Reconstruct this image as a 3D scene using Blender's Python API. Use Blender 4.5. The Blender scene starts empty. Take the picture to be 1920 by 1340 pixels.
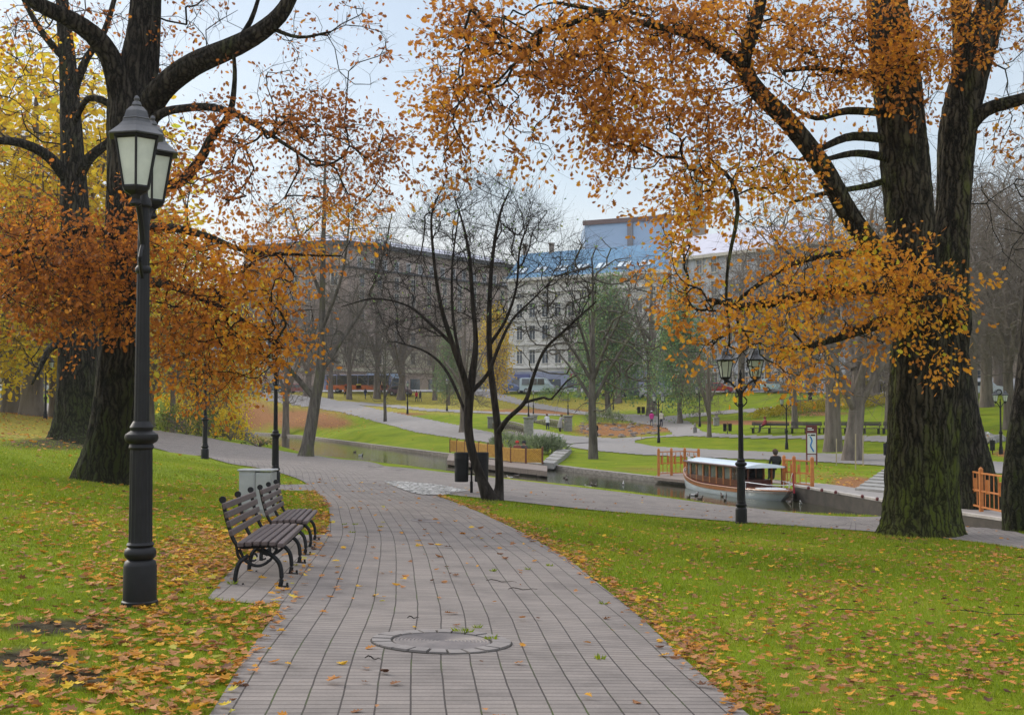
import bpy, bmesh, math, random
import numpy as np
from mathutils import Vector, Matrix, noise as mnoise
random.seed(7); RNG = np.random.default_rng(11)
SC = bpy.context.scene
COL = SC.collection
R = math.radians
# ---------------------------------------------------------------- camera
F = 2350.0; CX, CY, HZ = 960.0, 670.0, 755.0; EYE = 1.75
TH = math.atan((HZ - CY) / F); CT, ST = math.cos(TH), math.sin(TH)
cam = bpy.data.cameras.new('camera'); cam.sensor_width = 36.0; cam.lens = F / 1920.0 * 36.0
cam.clip_start = 0.1; cam.clip_end = 6000
co = bpy.data.objects.new('camera', cam); COL.objects.link(co)
co.location = (0, 0, EYE); co.rotation_euler = (R(90) + TH, 0, 0); SC.camera = co
# ---------------------------------------------------------------- light
w = bpy.data.worlds.new('World'); SC.world = w; w.use_nodes = True
nt = w.node_tree; nt.nodes.clear()
sky = nt.nodes.new('ShaderNodeTexSky'); sky.sky_type = 'NISHITA'; sky.sun_disc = False
SUN_EL, SUN_AZ = 26, -52          # sun ahead and to the left of the camera, behind thin cloud
sky.sun_elevation = R(SUN_EL); sky.sun_rotation = R(SUN_AZ); sky.altitude = 0; sky.air_density = 1.0; sky.dust_density = 1.5
tc = nt.nodes.new('ShaderNodeTexCoord'); mp = nt.nodes.new('ShaderNodeMapping'); mp.inputs['Scale'].default_value = (1.6, 1.6, 4.5)
mp.inputs['Location'].default_value = (.35, .1, .2)
nz = nt.nodes.new('ShaderNodeTexNoise'); nz.inputs['Scale'].default_value = 1.7; nz.inputs['Detail'].default_value = 5; nz.inputs['Roughness'].default_value = .55
rmp = nt.nodes.new('ShaderNodeValToRGB'); rmp.color_ramp.elements[0].position = .36; rmp.color_ramp.elements[1].position = .66
rmp.color_ramp.elements[0].color = (.45, .45, .45, 1); rmp.color_ramp.elements[1].color = (.97, .97, .97, 1)
mx = nt.nodes.new('ShaderNodeMixRGB')
sz_ = nt.nodes.new('ShaderNodeSeparateXYZ'); nt.links.new(tc.outputs['Generated'], sz_.inputs[0])
crz = nt.nodes.new('ShaderNodeValToRGB'); crz.color_ramp.interpolation = 'EASE'; _e = crz.color_ramp.elements; _e[0].position = .0; _e[0].color = (.80, .70, .62, 1); _e[1].position = .85; _e[1].color = (1.5, 1.52, 1.6, 1)
for _p, _c in ((.08, (.72, .69, .66)), (.18, (.58, .65, .71)), (.32, (.54, .62, .70)), (.5, (1.2, 1.25, 1.32))): _q = _e.new(_p); _q.color = (*_c, 1)
nt.links.new(sz_.outputs[2], crz.inputs[0]); vm_ = nt.nodes.new('ShaderNodeVectorMath'); vm_.operation = 'SCALE'; vm_.inputs['Scale'].default_value = 10.0; nt.links.new(crz.outputs[0], vm_.inputs[0]); nt.links.new(vm_.outputs[0], mx.inputs['Color2'])
bg = nt.nodes.new('ShaderNodeBackground'); bg.inputs['Strength'].default_value = .10
wo = nt.nodes.new('ShaderNodeOutputWorld'); L = nt.links.new
L(tc.outputs['Generated'], mp.inputs['Vector']); L(mp.outputs[0], nz.inputs['Vector']); L(nz.outputs['Fac'], rmp.inputs[0])
sxyz = nt.nodes.new('ShaderNodeSeparateXYZ'); L(tc.outputs['Generated'], sxyz.inputs[0])
mrx = nt.nodes.new('ShaderNodeMapRange'); mrx.inputs['From Min'].default_value = -.12; mrx.inputs['From Max'].default_value = .42; mrx.inputs['To Min'].default_value = 1.0; mrx.inputs['To Max'].default_value = .8; L(sxyz.outputs[0], mrx.inputs[0])
mlt = nt.nodes.new('ShaderNodeMath'); mlt.operation = 'MULTIPLY'; L(rmp.outputs[0], mlt.inputs[0]); L(mrx.outputs[0], mlt.inputs[1]); L(mlt.outputs[0], mx.inputs['Fac']); L(sky.outputs[0], mx.inputs['Color1']); L(mx.outputs[0], bg.inputs[0]); L(bg.outputs[0], wo.inputs[0])
sl = bpy.data.lights.new('sun', 'SUN'); sl.energy = 1.5; sl.angle = R(16); sl.color = (1, .93, .82)
so = bpy.data.objects.new('sun', sl); COL.objects.link(so)
_sd = Vector((math.sin(R(SUN_AZ)) * math.cos(R(SUN_EL)), math.cos(R(SUN_AZ)) * math.cos(R(SUN_EL)), math.sin(R(SUN_EL))))
so.rotation_euler = _sd.to_track_quat('Z', 'Y').to_euler(); so.location = (0, 0, 60)
SC.view_settings.view_transform = 'Standard'; SC.view_settings.look = 'None'; SC.view_settings.exposure = 0.55; SC.view_settings.gamma = 1
SC.render.engine = 'CYCLES'; SC.cycles.use_denoising = True
SC.cycles.max_bounces = 6; SC.cycles.transparent_max_bounces = 6; SC.cycles.diffuse_bounces = 3

# ---------------------------------------------------------------- projection helpers (reference pixel -> real place in the world)
def P(px, py, d):
    u = (px - CX) / F; v = (CY - py) / F
    y = CT - v * ST; z = ST + v * CT; t = d / y
    return np.array((u * t, d, EYE + z * t))
def PH(px, py, h):
    u = (px - CX) / F; v = (CY - py) / F
    y = CT - v * ST; z = ST + v * CT; t = -h / z
    return np.array((u * t, y * t, EYE - h))
def proj(x, y, z):
    z = np.asarray(z) - EYE
    yy = y * CT + z * ST; zz = -y * ST + z * CT
    return CX + F * x / yy, CY - F * zz / yy
# ---------------------------------------------------------------- materials
def ramp(nt, pts):
    r = nt.nodes.new('ShaderNodeValToRGB'); e = r.color_ramp.elements
    while len(e) < len(pts): e.new(.5)
    for i, (p, c) in enumerate(pts): e[i].position = p; e[i].color = (*c, 1)
    return r
def noise_node(nt, scale, detail=4, rough=.55, vec=None, stretch=None, coord='Object'):
    n = nt.nodes.new('ShaderNodeTexNoise'); n.inputs['Scale'].default_value = scale; n.inputs['Detail'].default_value = detail; n.inputs['Roughness'].default_value = rough
    if vec is None:
        t = nt.nodes.new('ShaderNodeTexCoord'); vec = t.outputs[coord]
    if stretch:
        m = nt.nodes.new('ShaderNodeMapping'); m.inputs['Scale'].default_value = stretch; nt.links.new(vec, m.inputs[0]); vec = m.outputs[0]
    nt.links.new(vec, n.inputs['Vector']); return n
MATS = {}
def mat(name, c1, c2=None, rough=.7, scale=6, stretch=None, bump=0, bscale=None, metal=0, spec=.5, coat=0, detail=4):
    """painted / plain surface with two-tone procedural variation"""
    if name in MATS: return MATS[name]
    m = bpy.data.materials.new(name); m.use_nodes = True; nt = m.node_tree; b = nt.nodes['Principled BSDF']
    c2 = c2 or tuple(min(1, x * .72) for x in c1)
    n = noise_node(nt, scale, detail, .6, stretch=stretch); r = ramp(nt, [(.32, c2), (.68, c1)])
    nt.links.new(n.outputs['Fac'], r.inputs[0]); nt.links.new(r.outputs[0], b.inputs['Base Color'])
    b.inputs['Roughness'].default_value = rough; b.inputs['Metallic'].default_value = metal; b.inputs['Specular IOR Level'].default_value = spec; b.inputs['Coat Weight'].default_value = coat
    if bump:
        n2 = noise_node(nt, bscale or scale * 6, 4, .6, stretch=stretch); bp = nt.nodes.new('ShaderNodeBump'); bp.inputs['Strength'].default_value = bump; bp.inputs['Distance'].default_value = .01
        nt.links.new(n2.outputs['Fac'], bp.inputs['Height']); nt.links.new(bp.outputs[0], b.inputs['Normal'])
    MATS[name] = m; return m
def bark(name, c_dark, c_light, moss=None, moss_amt=.5, scale=7, dist=.05):
    if name in MATS: return MATS[name]
    m = bpy.data.materials.new(name); m.use_nodes = True; nt = m.node_tree; b = nt.nodes['Principled BSDF']
    v = nt.nodes.new('ShaderNodeTexCoord').outputs['Object']
    n = noise_node(nt, scale, 6, .65, v, (1, 1, .16)); r = ramp(nt, [(.36, c_dark), (.62, c_light)]); nt.links.new(n.outputs['Fac'], r.inputs[0])
    out = r.outputs[0]
    if moss:
        n3 = noise_node(nt, 1.3, 4, .6, v, (1, 1, .5)); r3 = ramp(nt, [(.62 - moss_amt * .35, (0, 0, 0)), (.74 - moss_amt * .3, (1, 1, 1))]); nt.links.new(n3.outputs['Fac'], r3.inputs[0])
        sp = nt.nodes.new('ShaderNodeMath'); sp.operation = 'MULTIPLY'; nt.links.new(r3.outputs[0], sp.inputs[0])
        r4 = ramp(nt, [(.4, (.25, .25, .25)), (.6, (1, 1, 1))]); nt.links.new(n.outputs['Fac'], r4.inputs[0]); nt.links.new(r4.outputs[0], sp.inputs[1])
        x = nt.nodes.new('ShaderNodeMixRGB'); x.inputs['Color2'].default_value = (*moss, 1); nt.links.new(sp.outputs[0], x.inputs['Fac']); nt.links.new(out, x.inputs['Color1']); out = x.outputs[0]
    nt.links.new(out, b.inputs['Base Color']); b.inputs['Roughness'].default_value = .95; b.inputs['Specular IOR Level'].default_value = .15
    bp = nt.nodes.new('ShaderNodeBump'); bp.inputs['Strength'].default_value = .9; bp.inputs['Distance'].default_value = dist
    nt.links.new(n.outputs['Fac'], bp.inputs['Height']); nt.links.new(bp.outputs[0], b.inputs['Normal'])
    MATS[name] = m; return m
def bark2(name, c_dark, c_light, moss=None, lo=True, sc=9.0):
    if name in MATS: return MATS[name]
    m = bpy.data.materials.new(name); m.use_nodes = True; nt = m.node_tree; b = nt.nodes['Principled BSDF']; l = nt.links.new
    v = nt.nodes.new('ShaderNodeTexCoord').outputs['Object']
    dn_ = noise_node(nt, 2.2, 4, .6, v); sv = nt.nodes.new('ShaderNodeVectorMath'); sv.operation = 'SCALE'; sv.inputs['Scale'].default_value = .32; l(dn_.outputs['Color'], sv.inputs[0]); av = nt.nodes.new('ShaderNodeVectorMath'); l(v, av.inputs[0]); l(sv.outputs[0], av.inputs[1])
    mp_ = nt.nodes.new('ShaderNodeMapping'); mp_.inputs['Scale'].default_value = (sc, sc, sc * .11); l(av.outputs[0], mp_.inputs[0])
    vo = nt.nodes.new('ShaderNodeTexVoronoi'); vo.feature = 'DISTANCE_TO_EDGE'; vo.inputs['Scale'].default_value = 1; l(mp_.outputs[0], vo.inputs['Vector'])
    n = noise_node(nt, 26, 5, .7, v, (1, 1, .35)); mm = nt.nodes.new('ShaderNodeMath'); mm.operation = 'MULTIPLY_ADD'; l(n.outputs['Fac'], mm.inputs[0]); mm.inputs[1].default_value = .22; l(vo.outputs['Distance'], mm.inputs[2])
    r = ramp(nt, [(.12, c_dark), (.24, tuple((p + q) * .42 for p, q in zip(c_dark, c_light))), (.46, c_light)]); l(mm.outputs[0], r.inputs[0]); out = r.outputs[0]
    if moss:
        n3 = noise_node(nt, 1.1, 5, .7, v, (1, 1, .4)); sx = nt.nodes.new('ShaderNodeSeparateXYZ'); l(v, sx.inputs[0])
        hz_ = nt.nodes.new('ShaderNodeMapRange'); hz_.inputs['From Min'].default_value = .2; hz_.inputs['From Max'].default_value = 3.6; hz_.inputs['To Min'].default_value = .14; hz_.inputs['To Max'].default_value = -.10; l(sx.outputs[2], hz_.inputs[0])
        s1 = nt.nodes.new('ShaderNodeMath'); l(n3.outputs['Fac'], s1.inputs[0]); l(hz_.outputs[0], s1.inputs[1]); r3 = ramp(nt, [(.42, (0, 0, 0)), (.60, (1, 1, 1))]); l(s1.outputs[0], r3.inputs[0])
        r4 = ramp(nt, [(.14, (.15, .15, .15)), (.36, (1, 1, 1))]); l(mm.outputs[0], r4.inputs[0]); s2 = nt.nodes.new('ShaderNodeMath'); s2.operation = 'MULTIPLY'; l(r3.outputs[0], s2.inputs[0]); l(r4.outputs[0], s2.inputs[1])
        x = nt.nodes.new('ShaderNodeMixRGB'); x.inputs['Color2'].default_value = (*moss, 1); l(s2.outputs[0], x.inputs['Fac']); l(out, x.inputs['Color1']); out = x.outputs[0]
    l(out, b.inputs['Base Color']); b.inputs['Roughness'].default_value = .95; b.inputs['Specular IOR Level'].default_value = .12
    cl = nt.nodes.new('ShaderNodeMath'); cl.operation = 'MINIMUM'; l(mm.outputs[0], cl.inputs[0]); cl.inputs[1].default_value = .45
    bp = nt.nodes.new('ShaderNodeBump'); bp.inputs['Strength'].default_value = 1; bp.inputs['Distance'].default_value = .09; l(cl.outputs[0], bp.inputs['Height']); l(bp.outputs[0], b.inputs['Normal'])
    MATS[name] = m; return m
def leafmat(name, stops, trans=.45, rough=.55):
    if name in MATS: return MATS[name]
    m = bpy.data.materials.new(name); m.use_nodes = True; nt = m.node_tree; nt.nodes.clear()
    a = nt.nodes.new('ShaderNodeAttribute'); a.attribute_name = 'tint'; r = ramp(nt, stops); nt.links.new(a.outputs['Fac'], r.inputs[0])
    p = nt.nodes.new('ShaderNodeBsdfPrincipled'); p.inputs['Roughness'].default_value = rough; p.inputs['Specular IOR Level'].default_value = .25
    t = nt.nodes.new('ShaderNodeBsdfTranslucent'); x = nt.nodes.new('ShaderNodeMixShader'); x.inputs[0].default_value = trans
    nt.links.new(r.outputs[0], p.inputs['Base Color']); nt.links.new(r.outputs[0], t.inputs['Color'])
    nt.links.new(p.outputs[0], x.inputs[1]); nt.links.new(t.outputs[0], x.inputs[2])
    o = nt.nodes.new('ShaderNodeOutputMaterial'); nt.links.new(x.outputs[0], o.inputs[0]); MATS[name] = m; return m
def glassmat(name, c, rough=.15):
    if name in MATS: return MATS[name]
    m = mat(name, c, None, rough, 1.5, spec=.8); return m
# ---------------------------------------------------------------- mesh building
def np_mesh(name, V, faces, mats=(), midx=None, smooth=False, attrs=None, uv=None):
    """faces: list of (N,k) int arrays"""
    me = bpy.data.meshes.new(name); V = np.asarray(V, dtype=np.float32)
    me.vertices.add(len(V)); me.vertices.foreach_set('co', V.ravel())
    faces = [np.asarray(f, dtype=np.int32) for f in faces if len(f)]
    loops = np.concatenate([f.ravel() for f in faces]); tot = np.concatenate([np.full(len(f), f.shape[1], np.int32) for f in faces])
    st = np.concatenate([[0], np.cumsum(tot)[:-1]]).astype(np.int32)
    me.loops.add(len(loops)); me.loops.foreach_set('vertex_index', loops)
    me.polygons.add(len(tot)); me.polygons.foreach_set('loop_start', st)
    if midx is not None: me.polygons.foreach_set('material_index', np.asarray(midx, dtype=np.int32))
    me.polygons.foreach_set('use_smooth', np.full(len(tot), bool(smooth)))
    for k, a in (attrs or {}).items():
        at = me.attributes.new(k, 'FLOAT', 'POINT'); at.data.foreach_set('value', np.asarray(a, dtype=np.float32))
    if uv is not None:
        l = me.uv_layers.new(name='UVMap'); l.data.foreach_set('uv', np.asarray(uv, dtype=np.float32)[loops].ravel())
    me.update(calc_edges=True); me.validate()
    for m in mats: me.materials.append(m)
    return me
def link(name, me, parent=None, loc=None, rz=None, scale=None):
    o = bpy.data.objects.new(name, me); COL.objects.link(o)
    if parent is not None: o.parent = parent
    if loc is not None: o.location = tuple(float(q) for q in loc)
    if rz is not None: o.rotation_euler = (0, 0, rz)
    if scale is not None: o.scale = (scale,) * 3 if np.isscalar(scale) else scale
    return o
def tag(o, label=None, cat=None, group=None, kind=None):
    if label: o['label'] = label
    if cat: o['category'] = cat
    if group: o['group'] = group
    if kind: o['kind'] = kind
    return o
def empty(name, loc, rz=0, label=None, cat=None, group=None, scale=None):
    return tag(link(name, None, None, loc, rz, scale), label, cat, group)
def copy_tree(o, parent=None):
    c = o.copy(); COL.objects.link(c)
    if parent is not None: c.parent = parent
    for ch in list(o.children): copy_tree(ch, c)
    return c
class MB:
    def __init__(s): s.v = []; s.f = []; s.m = []; s.n = 0
    def add(s, V, F, mi=0):
        V = np.asarray(V, float); s.v.append(V)
        for f in F: s.f.append(tuple(i + s.n for i in f)); s.m.append(mi)
        s.n += len(V); return s
    def box(s, c, d, mi=0, rot=None, taper=1, bev=0):
        x, y, z = (q / 2 for q in d); b = min(bev, x * .9, y * .9, z * .9)
        if b > 0:
            V = []; 
            for sz in (-1, 1):
                for sx, sy in ((-1, -1), (1, -1), (1, 1), (-1, 1)):
                    V += [(sx * (x - b), sy * (y - b), sz * z), (sx * x, sy * (y - b), sz * (z - b)), (sx * (x - b), sy * y, sz * (z - b))]
            bm = bmesh.new(); vs = [bm.verts.new(v) for v in V]; bmesh.ops.convex_hull(bm, input=vs)
            bm.verts.index_update(); V = [tuple(v.co) for v in bm.verts]; Fc = [tuple(v.index for v in f.verts) for f in bm.faces]; bm.free()
        else:
            V = [(sx * x * (taper if sz > 0 else 1), sy * y * (taper if sz > 0 else 1), sz * z) for sz in (-1, 1) for sx, sy in ((-1, -1), (1, -1), (1, 1), (-1, 1))]
            Fc = [(0, 3, 2, 1), (4, 5, 6, 7), (0, 1, 5, 4), (1, 2, 6, 5), (2, 3, 7, 6), (3, 0, 4, 7)]
        V = np.array(V)
        if rot is not None: V = V @ np.array(rot).T
        return s.add(V + np.array(c), Fc, mi)
    def tube(s, pts, r, sides=8, mi=0, cap=True, up=None):
        pts = np.asarray(pts, float); n = len(pts); r = np.full(n, r) if np.isscalar(r) else np.asarray(r, float)
        T = np.gradient(pts, axis=0) if n > 2 else np.repeat([pts[-1] - pts[0]], n, 0); T /= np.linalg.norm(T, axis=1)[:, None] + 1e-9
        ref = np.array((0, 0, 1.)) if abs(T[:, 2]).mean() < .8 else np.array((1., 0, 0))
        A = np.cross(T, ref); A /= np.linalg.norm(A, axis=1)[:, None] + 1e-9; B = np.cross(T, A)
        a = np.arange(sides) / sides * 2 * math.pi
        V = (pts[:, None] + r[:, None, None] * (np.cos(a)[None, :, None] * A[:, None] + np.sin(a)[None, :, None] * B[:, None])).reshape(-1, 3)
        Fc = [(i * sides + j, i * sides + (j + 1) % sides, (i + 1) * sides + (j + 1) % sides, (i + 1) * sides + j) for i in range(n - 1) for j in range(sides)]
        if cap: Fc += [tuple(range(sides))[::-1], tuple((n - 1) * sides + j for j in range(sides))]
        return s.add(V, Fc, mi)
    def lathe(s, prof, sides=24, c=(0, 0, 0), mi=0, flute=0, nfl=0, phase=0, cap=True):
        a = np.arange(sides) / sides * 2 * math.pi + phase; V = []
        for r, z, *fl in prof:
            rr = r * (1 - (flute if fl else 0) * (0.5 + .5 * np.cos(a * nfl))) if nfl else np.full(sides, r)
            V.append(np.stack([np.cos(a) * rr + c[0], np.sin(a) * rr + c[1], np.full(sides, z + c[2])], 1))
        n = len(prof); Fc = [(i * sides + j, i * sides + (j + 1) % sides, (i + 1) * sides + (j + 1) % sides, (i + 1) * sides + j) for i in range(n - 1) for j in range(sides)]
        if cap: Fc += [tuple(range(sides))[::-1], tuple((n - 1) * sides + j for j in range(sides))]
        return s.add(np.concatenate(V), Fc, mi)
    def prism(s, poly, y0, y1, mi=0, axis='y'):
        """poly of (x,z) extruded along y (or 'x': poly of (y,z); 'z': poly of (x,y))"""
        n = len(poly); f = {'y': lambda p, t: (p[0], t, p[1]), 'x': lambda p, t: (t, p[0], p[1]), 'z': lambda p, t: (p[0], p[1], t)}[axis]
        V = [f(p, y0) for p in poly] + [f(p, y1) for p in poly]
        return s.add(V, [tuple(range(n)), tuple(range(2 * n - 1, n - 1, -1))] + [(i, i + n, (i + 1) % n + n, (i + 1) % n) for i in range(n)], mi)
    def quad(s, a, b, c, d, mi=0): return s.add([a, b, c, d], [(0, 1, 2, 3)], mi)
    def mesh(s, name, mats, smooth=False):
        V = np.concatenate(s.v); ks = {}; order = []
        for f, m in zip(s.f, s.m): ks.setdefault(len(f), ([], []))[0].append(f); ks[len(f)][1].append(m)
        me = np_mesh(name, V, [np.array(ks[k][0]) for k in ks], mats if isinstance(mats, (list, tuple)) else [mats], sum((ks[k][1] for k in ks), []), False)
        bm = bmesh.new(); bm.from_mesh(me); bmesh.ops.recalc_face_normals(bm, faces=bm.faces)
        if smooth:
            for f in bm.faces: f.smooth = True
            for e in bm.edges:
                if len(e.link_faces) == 2 and e.calc_face_angle(3) > R(40): e.smooth = False
        bm.to_mesh(me); bm.free(); return me
    def build(s, name, mats, parent=None, smooth=False, **k): return link(name, s.mesh(name, mats, smooth), parent, **k)
def rotz(a): c, s_ = math.cos(a), math.sin(a); return np.array(((c, -s_, 0), (s_, c, 0), (0, 0, 1)))
def rotx(a): c, s_ = math.cos(a), math.sin(a); return np.array(((1, 0, 0), (0, c, -s_), (0, s_, c)))
def roty(a): c, s_ = math.cos(a), math.sin(a); return np.array(((c, 0, s_), (0, 1, 0), (-s_, 0, c)))

# ---------------------------------------------------------------- terrain: heights fitted through surveyed points, canal cut into it
ZW = EYE - 4.0                     # canal water level
_ctl = []
def ch(px, py, h): _ctl.append(PH(px, py, h))
def cd(px, py, d): _ctl.append(P(px, py, d))
for a in [(890,1340,1.75),(860,1230,1.77),(860,1160,1.82),(860,1040,1.98),(780,960,2.2),(262,1135,1.70),(525,1100,1.84),(572,1040,1.98),(600,1005,2.07),
          (520,900,2.3),(490,965,2.08),(925,938,2.6),(880,925,2.58),(1390,980,2.86),(1400,958,2.95),(1725,1005,2.88),(1920,1035,2.75),(1920,1003,2.85),
          (1900,1340,1.82),(1900,1200,2.1),(1500,1100,2.15),(1500,1200,1.95),(0,1340,1.72),(0,1135,1.6),(0,1000,1.52),(190,905,1.85),(0,900,1.5),(330,900,2.1),
          (110,835,1.5),(0,842,1.35),(384,860,2.55),(300,842,2.5),(560,853,2.75),(700,868,2.8),(840,887,2.85),(940,898,2.9),(1110,918,2.95),(1230,934,2.97),(1640,972,3.0),(440,826,2.75),(300,808,2.6),
          (1100,1000,2.35),(1240,967,2.8),(1640,997,2.9)]: ch(*a)
for a in [(0,800,72),(0,752,120),(110,785,88),(200,760,140),(560,816,142),(700,833,115),(840,850,97),(650,780,150),(600,745,176),(700,765,152),(800,790,130),(900,812,116),(1000,835,102),
          (1030,872,79),(1200,893,68),(1260,900,64),(1500,905,60),(1660,925,50),(1880,960,43),
          (1100,845,91),(1235,830,104),(1475,842,97),(1400,852,88),(1660,862,80),(1877,856,80),(1900,900,60),
          (1116,828,112),(1225,800,137),(764,775,184),(840,770,180),(1150,768,178),(1350,770,150),(1050,800,128),(480,740,190),(500,790,160),
          (1850,790,104),(1850,738,132),(1700,780,118),(1450,795,112),(1450,768,145),(1500,738,158),(1300,738,178),(1000,735,203),(750,734,212),(600,735,210),(400,740,205),(100,742,190)]: cd(*a)
for x, y, z in [(-60,0,2.2),(-60,40,2.0),(60,0,.4),(60,30,-.6),(0,-20,.3),(-30,-20,1.0),(30,-20,0),(-120,120,3),(-120,200,3.6),(0,240,3.8),(-80,240,3.7),(90,230,3.7),(120,140,3.6),(120,200,3.7),(90,80,.6),(70,55,-.6)]: _ctl.append(np.array((x, y, z), float))
_C = np.array(_ctl); _X = _C[:, :2] / 50.0
def _tps(r2): return .5 * r2 * np.log(r2 + 1e-9)
_n = len(_C); _K = _tps(((_X[:, None] - _X[None]) ** 2).sum(-1)) + np.eye(_n) * 1.5e-3
_Pm = np.c_[np.ones(_n), _X]; _A = np.block([[_K, _Pm], [_Pm.T, np.zeros((3, 3))]])
_W = np.linalg.solve(_A, np.r_[_C[:, 2], 0, 0, 0])
def H0(x, y):
    x = np.clip(np.asarray(x, float), -130, 130); y = np.clip(np.asarray(y, float), -22, 245)
    Q = np.stack([x.ravel(), y.ravel()], 1) / 50; out = np.empty(len(Q))
    for i in range(0, len(Q), 40000):
        q = Q[i:i + 40000]; out[i:i + 40000] = _tps(((q[:, None] - _X[None]) ** 2).sum(-1)) @ _W[:_n] + _W[_n] + q @ _W[_n + 1:]
    z = out.reshape(x.shape)
    # mound the second oak stands on
    for (mx_, my_, s_, a_) in ((-17.2, 47.5, 2.8, .35),): z = z + a_ * np.exp(-((x - mx_) ** 2 + (y - my_) ** 2) / (2 * s_ * s_))
    # everything from the street on is level
    t = np.clip((y - (205 - .0022 * np.clip(x + 0, 0, 99) ** 2 * 5)) / 10, 0, 1) if False else 0
    return z
def march(px, py, fn, far=600):
    px, py = np.broadcast_arrays(np.asarray(px, float), np.asarray(py, float)); sh = px.shape; px = px.ravel(); py = py.ravel()
    u = (px - CX) / F; v = (CY - py) / F; y = CT - v * ST; z = ST + v * CT; u = u / y; z = z / y
    ds = np.concatenate([np.geomspace(3, far, 380)]); X = u[:, None] * ds; Y = np.broadcast_to(ds, X.shape); Z = EYE + z[:, None] * ds
    below = Z < fn(X, Y); k = below.argmax(1); k = np.where(below.any(1), np.maximum(k, 1), len(ds) - 1)
    lo = ds[k - 1].copy(); hi = ds[k].copy()
    for _ in range(14):
        m = (lo + hi) / 2; b = EYE + z * m < fn(u * m, m); hi = np.where(b, m, hi); lo = np.where(b, lo, m)
    return np.stack([u * hi, hi, EYE + z * hi], -1).reshape(sh + (3,))
def smoothline(pts, n=8, closed=False):
    p = np.asarray(pts, float); 
    if closed: q = np.concatenate([p[-1:], p, p[:2]])
    else: q = np.concatenate([[2 * p[0] - p[1]], p, [2 * p[-1] - p[-2]]])
    out = []; t = np.linspace(0, 1, n, endpoint=False)[:, None]
    for i in range(1, len(q) - 2):
        a, b, c, d = q[i - 1], q[i], q[i + 1], q[i + 2]
        out.append(.5 * (2 * b + (c - a) * t + (2 * a - 5 * b + 4 * c - d) * t * t + (3 * b - a - 3 * c + d) * t ** 3))
    out = np.concatenate(out); return out if closed else np.concatenate([out, p[-1:]])
# canal outline in plan
_near = march([300,440,560,700,840,940,1110,1230,1400,1640,1920], [806,824,850,866,884,896,914,931,955,968,999], H0)[:, :2]
_d = np.gradient(_near, axis=0); _d /= np.linalg.norm(_d, axis=1)[:, None]; _nr = np.stack([-_d[:, 1], _d[:, 0]], 1)
_sgn = np.sign((_nr * np.array((.35, 1))).sum(1)); _near_e = _near + _nr * _sgn[:, None] * 2.7
_far_px = [(330,806),(450,812),(560,820),(700,838),(840,856),(925,866),(1030,878),(1100,887),(1200,899),(1270,907),(1330,912),(1420,921),(1500,932),(1580,947),(1660,958),(1780,972),(1920,992)]
_far_e = np.array([PH(a, b, 4.0)[:2] for a, b in _far_px])
_near_e = np.concatenate([_near_e, [[_near_e[-1, 0] + 14, _near_e[-1, 1] - 13]]]); _far_e = np.concatenate([_far_e, [[_far_e[-1, 0] + 16, _far_e[-1, 1] - 13]]])
CANAL = np.concatenate([smoothline(_near_e, 4), smoothline(_far_e, 4)[::-1]])
FARLINE = smoothline(_far_e, 4)
def seg_dist(x, y, poly, closed=True):
    x = np.asarray(x, float).ravel(); y = np.asarray(y, float).ravel(); A = poly; B = np.roll(poly, -1, 0)
    if not closed: A = A[:-1]; B = B[:-1]
    out = np.full(len(x), 1e9)
    for a, b in zip(A, B):
        e = b - a; l2 = (e ** 2).sum() + 1e-12; t = np.clip(((x - a[0]) * e[0] + (y - a[1]) * e[1]) / l2, 0, 1)
        out = np.minimum(out, (x - a[0] - t * e[0]) ** 2 + (y - a[1] - t * e[1]) ** 2)
    return np.sqrt(out)
def inside(x, y, poly):
    x = np.asarray(x, float).ravel(); y = np.asarray(y, float).ravel(); c = np.zeros(len(x), bool)
    for (x0, y0), (x1, y1) in zip(poly, np.roll(poly, -1, 0)):
        k = ((y0 > y) != (y1 > y)); c ^= k & (x < (x1 - x0) * (y - y0) / (y1 - y0 + 1e-15) + x0)
    return c
def Hs(x, y):
    x = np.asarray(x, float); y = np.asarray(y, float); sh = np.broadcast(x, y).shape; x = np.broadcast_to(x, sh).ravel(); y = np.broadcast_to(y, sh).ravel()
    z = H0(x, y); bx = (x > CANAL[:, 0].min() - 4) & (x < CANAL[:, 0].max() + 4) & (y > CANAL[:, 1].min() - 4) & (y < CANAL[:, 1].max() + 4)
    if bx.any():
        xb, yb = x[bx], y[bx]; ins = inside(xb, yb, CANAL); d = seg_dist(xb, yb, CANAL); zz = z[bx]
        t = np.clip(d / 2.2, 0, 1); t = t * t * (3 - 2 * t)
        zo = (ZW + .22) * (1 - t) + np.maximum(zz, ZW + .25) * t; zo = np.where(d < .35, ZW + .22 - (.35 - d) * 1.4, zo)
        z = z.copy(); z[bx] = np.where(ins, ZW - .27 - np.minimum(d, 1.0), zo)
    return z.reshape(sh)
def hit(px, py): return march(px, py, Hs)
def gz(x, y): return float(Hs(np.array([x]), np.array([y]))[0])
def at(px, py, d=None):
    """ground point under a reference pixel; with d, the ground point at that distance along that pixel column"""
    if d is None: return hit([px], [py])[0]
    p = P(px, py, d); return np.array((p[0], p[1], gz(p[0], p[1])))
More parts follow.
